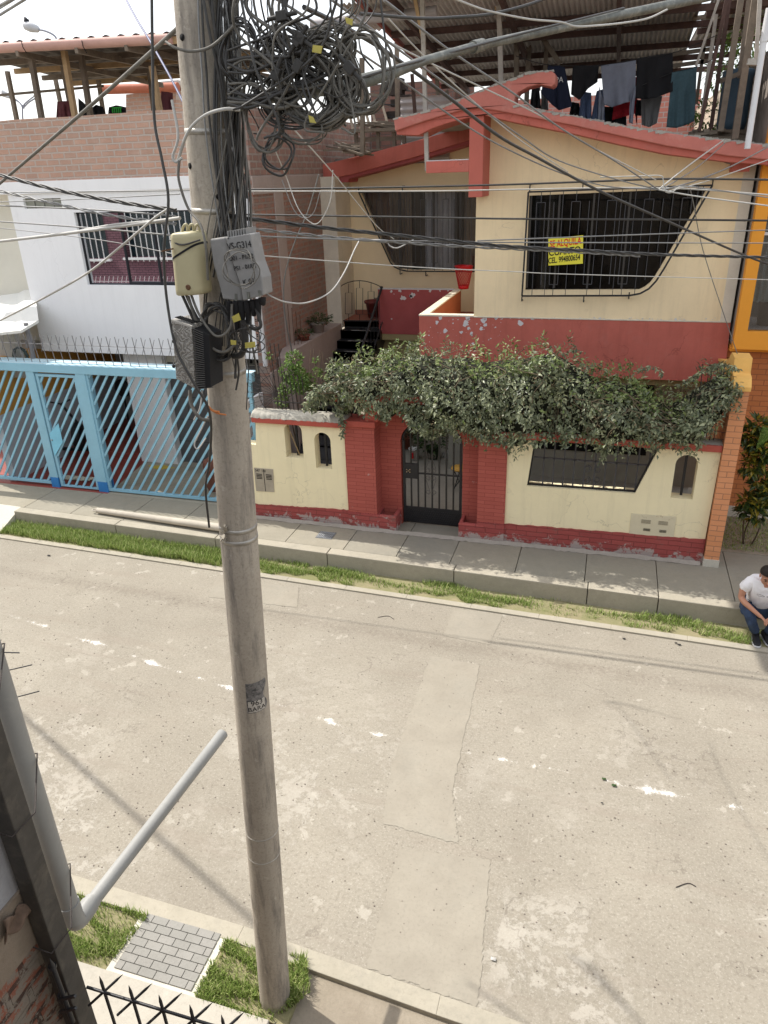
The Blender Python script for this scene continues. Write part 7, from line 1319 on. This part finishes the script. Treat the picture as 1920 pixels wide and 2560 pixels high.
# ================================================================ PERSON SITTING ON THE KERB
def skin(name, V, E_, mt, parent=None, root=0, sub=2, folds=None):
    me = bpy.data.meshes.new(name); me.from_pydata([tuple(v[0]) for v in V], E_, []); o = bpy.data.objects.new(name, me); C.objects.link(o); o.modifiers.new('skin', 'SKIN'); sk = me.skin_vertices[0].data
    for i, v in enumerate(V):
        r = v[1]; sk[i].radius = r if isinstance(r, tuple) else (r, r); sk[i].use_root = i == root
    s = o.modifiers.new('sub', 'SUBSURF'); s.levels = sub; s.render_levels = sub
    if folds:
        tx = bpy.data.textures.new(name+'_folds', 'CLOUDS'); tx.noise_scale = folds[0]; tx.noise_depth = 2; dm = o.modifiers.new('folds', 'DISPLACE'); dm.texture = tx; dm.strength = folds[1]; dm.mid_level = .5; dm.texture_coords = 'GLOBAL'
    o.modifiers['skin'].use_smooth_shade = True; me.materials.append(mt)
    if parent: o.parent = parent
    return o
PX0 = Vector((2.335, 9.60, 0))
def W(x, y, z): return (PX0.x+x, PX0.y+y, z)
M_skin = mat('skin_tone', (.42, .21, .135), .5, .06, 8, .03, 80); M_tee = mat('white_tshirt', (.74, .74, .77), .9, .05, 9, .9, 9); M_jn = mat('dark_jeans', (.03, .048, .09), .9, .2, 10, .2, 60, dirt=((.07, .12, .22), 5, .5, .7, .6)); M_shoe = mat('black_shoe', (.012, .012, .014), .6); M_sole = mat('grey_sole', (.45, .45, .45), .6, .05)
# body: pelvis root, spine, neck, head, both arms with hands
Vb = [(W(0, .16, .42), .15), (W(0, .10, .60), .155), (W(0, .0, .80), .15), (W(-.02, -.06, .90), .07), (W(-.03, -.10, .965), .062), (W(-.035, -.14, 1.045), (.082, .095)), (W(-.04, -.18, 1.09), (.078, .09)),
      (W(-.24, .0, .84), .06), (W(-.275, -.03, .61), .046), (W(-.23, -.11, .575), .043), (W(-.085, -.25, .51), .028), (W(-.04, -.28, .485), (.036, .022)),
      (W(.22, .0, .84), .06), (W(.29, -.02, .62), .048), (W(.24, -.12, .57), .043), (W(.12, -.28, .50), .030), (W(.075, -.30, .48), (.036, .022))]
Eb = [(0, 1), (1, 2), (2, 3), (3, 4), (4, 5), (5, 6), (2, 7), (7, 8), (8, 9), (9, 10), (10, 11), (2, 12), (12, 13), (13, 14), (14, 15), (15, 16)]
def fingers(V, E_, wrist, d, side, up):
    d, side = Vector(d).normalized(), Vector(side).normalized(); up = Vector(up).normalized(); p0 = Vector(V[wrist][0])
    for k, L in enumerate((.068, .078, .074, .058)):
        b = p0+side*(-.024+.016*k)+d*.03; n = len(V); V += [(b, .0095), (b+d*L*.45-up*.008, .009), (b+d*L*.75-up*L*.35, .008), (b+d*L*.70-up*L*.65, .007)]; E_ += [(wrist, n), (n, n+1), (n+1, n+2), (n+2, n+3)]
    n = len(V); b = p0-side*.03; V += [(b, .011), (b-side*.015+d*.03-up*.015, .010), (b-side*.002+d*.05-up*.03, .008)]; E_ += [(wrist, n), (n, n+1), (n+1, n+2)]
fingers(Vb, Eb, 11, (.75, -.55, -.3), (-.45, -.65, .3), (.1, .2, 1)); fingers(Vb, Eb, 16, (-.8, -.5, -.3), (-.45, .65, .2), (.0, .2, 1))
person = skin('person', Vb, Eb, M_skin); person['label'] = 'person in white t-shirt and jeans sitting bent forward on the kerb'; person['category'] = 'person'
hd = Vector(W(-.038, -.17, 1.062)); mv = MB()
# face on the lowered head: nose, ears, brows, eyes, mouth
def ell(c, r, n=14, ax=None): 
    m = MB(); c = Vector(c); m.grid(lambda u, v: c+Vector((r[0]*cos(2*pi*u)*sin(pi*v), r[1]*sin(2*pi*u)*sin(pi*v), r[2]*cos(pi*v))), n, n); return m
def onh(name, mb, mt): return mkobj(name, mb, mt, parent=person)
for s_ in (-1, 1):
    onh('ear', ell(hd+Vector((s_*.085, .02, -.02)), (.012, .022, .032)), M_skin); onh('eye', ell(hd+Vector((s_*.032, -.082, -.045)), (.014, .010, .007)), M_dark); onh('eyebrow', ell(hd+Vector((s_*.034, -.088, -.022)), (.022, .008, .005)), M_ink)
onh('nose', ell(hd+Vector((0, -.10, -.068)), (.014, .022, .024)), M_skin); onh('mouth', ell(hd+Vector((0, -.082, -.108)), (.026, .010, .006)), mat('lips', (.30, .11, .09), .5))
hr = MB(); hc = hd+Vector((0, .01, .035)); hr.grid(lambda u, v: hc+Vector((.094*cos(2*pi*u)*sin(pi*.58*v), .112*sin(2*pi*u)*sin(pi*.58*v)+.02, .085*cos(pi*.58*v))), 24, 14); onh('hair', hr, mat('black_hair', (.018, .014, .012), .75, .3, 60, .6, 200))
Vt = [(W(0, .17, .43), (.185, .165)), (W(0, .11, .56), (.20, .185)), (W(0, .03, .72), (.195, .165)), (W(0, -.02, .85), (.165, .12)), (W(0, -.05, .905), (.085, .08)), (W(-.15, .0, .86), .105), (W(-.23, .0, .80), .088), (W(-.265, -.015, .70), .076), (W(.15, .0, .86), .105), (W(.23, .0, .80), .088), (W(.275, -.01, .70), .076)]
tee = skin('tshirt', Vt, [(0, 1), (1, 2), (2, 3), (3, 4), (3, 5), (5, 6), (6, 7), (3, 8), (8, 9), (9, 10)], M_tee, person, sub=3, folds=(.07, .028))
lg = MB()
for s_ in (-1, 1):
    for (pts) in ([(0, 0), (.045, .018), (.10, .022), (.075, -.004), (.02, -.008)],): 
        P = [Vector(W(s_*(.012+x)-.01, -.172+.25*x*x*4, .74+y)) for x, y in pts]; lg.tube(P+[P[0]], .0035, 5)
mkobj('shirt_print_lines', lg, mat('grey_print', (.22, .22, .24), .8), parent=tee)
Vj = [(W(0, .18, .42), .17), (W(-.12, .15, .40), .135), (W(-.19, -.05, .455), .095), (W(-.165, -.19, .46), .080), (W(-.11, -.18, .31), .070), (W(-.02, -.125, .13), .060), (W(.12, .15, .40), .135), (W(.20, -.05, .46), .095), (W(.20, -.18, .47), .080), (W(.17, -.16, .32), .070), (W(.12, -.08, .13), .060)]
skin('jeans', Vj, [(0, 1), (1, 2), (2, 3), (3, 4), (4, 5), (0, 6), (6, 7), (7, 8), (8, 9), (9, 10)], M_jn, person, sub=3, folds=(.08, .03))
def shoe(x, y, a):
    c = Vector(W(x, y, .02)); f = Vector((sin(a), -cos(a), 0)); s_ = Vector((cos(a), sin(a), 0))
    def ring(k, w_, h0, h1): return [c+f*k+s_*w_*cos(t)+Vector((0, 0, h0+(h1-h0)*.5*(1+sin(t)))) for t in [2*pi*i/14 for i in range(14)]]
    def loft(S): 
        m = MB(); vs = [v for s in S for v in ring(*s)]; n = 14; m.add(vs, [(i*n+j, i*n+(j+1) % n, (i+1)*n+(j+1) % n, (i+1)*n+j) for i in range(len(S)-1) for j in range(n)]+[tuple(range(n)), tuple((len(S)-1)*n+j for j in range(n))], True); return m
    up_ = mkobj('shoe', loft([(-.09, .03, .02, .10), (-.07, .044, .015, .13), (-.01, .046, .015, .12), (.05, .05, .015, .085), (.12, .052, .015, .065), (.17, .04, .015, .05), (.185, .015, .02, .035)]), M_shoe, parent=person)
    mkobj('sole', loft([(-.105, .03, 0, .03), (-.085, .048, -.002, .034), (0, .050, -.002, .03), (.07, .056, -.002, .03), (.13, .057, -.002, .032), (.18, .045, 0, .03), (.203, .018, .002, .026)]), M_sole, parent=up_)
shoe(-.015, -.135, .0); shoe(.12, -.09, .25)
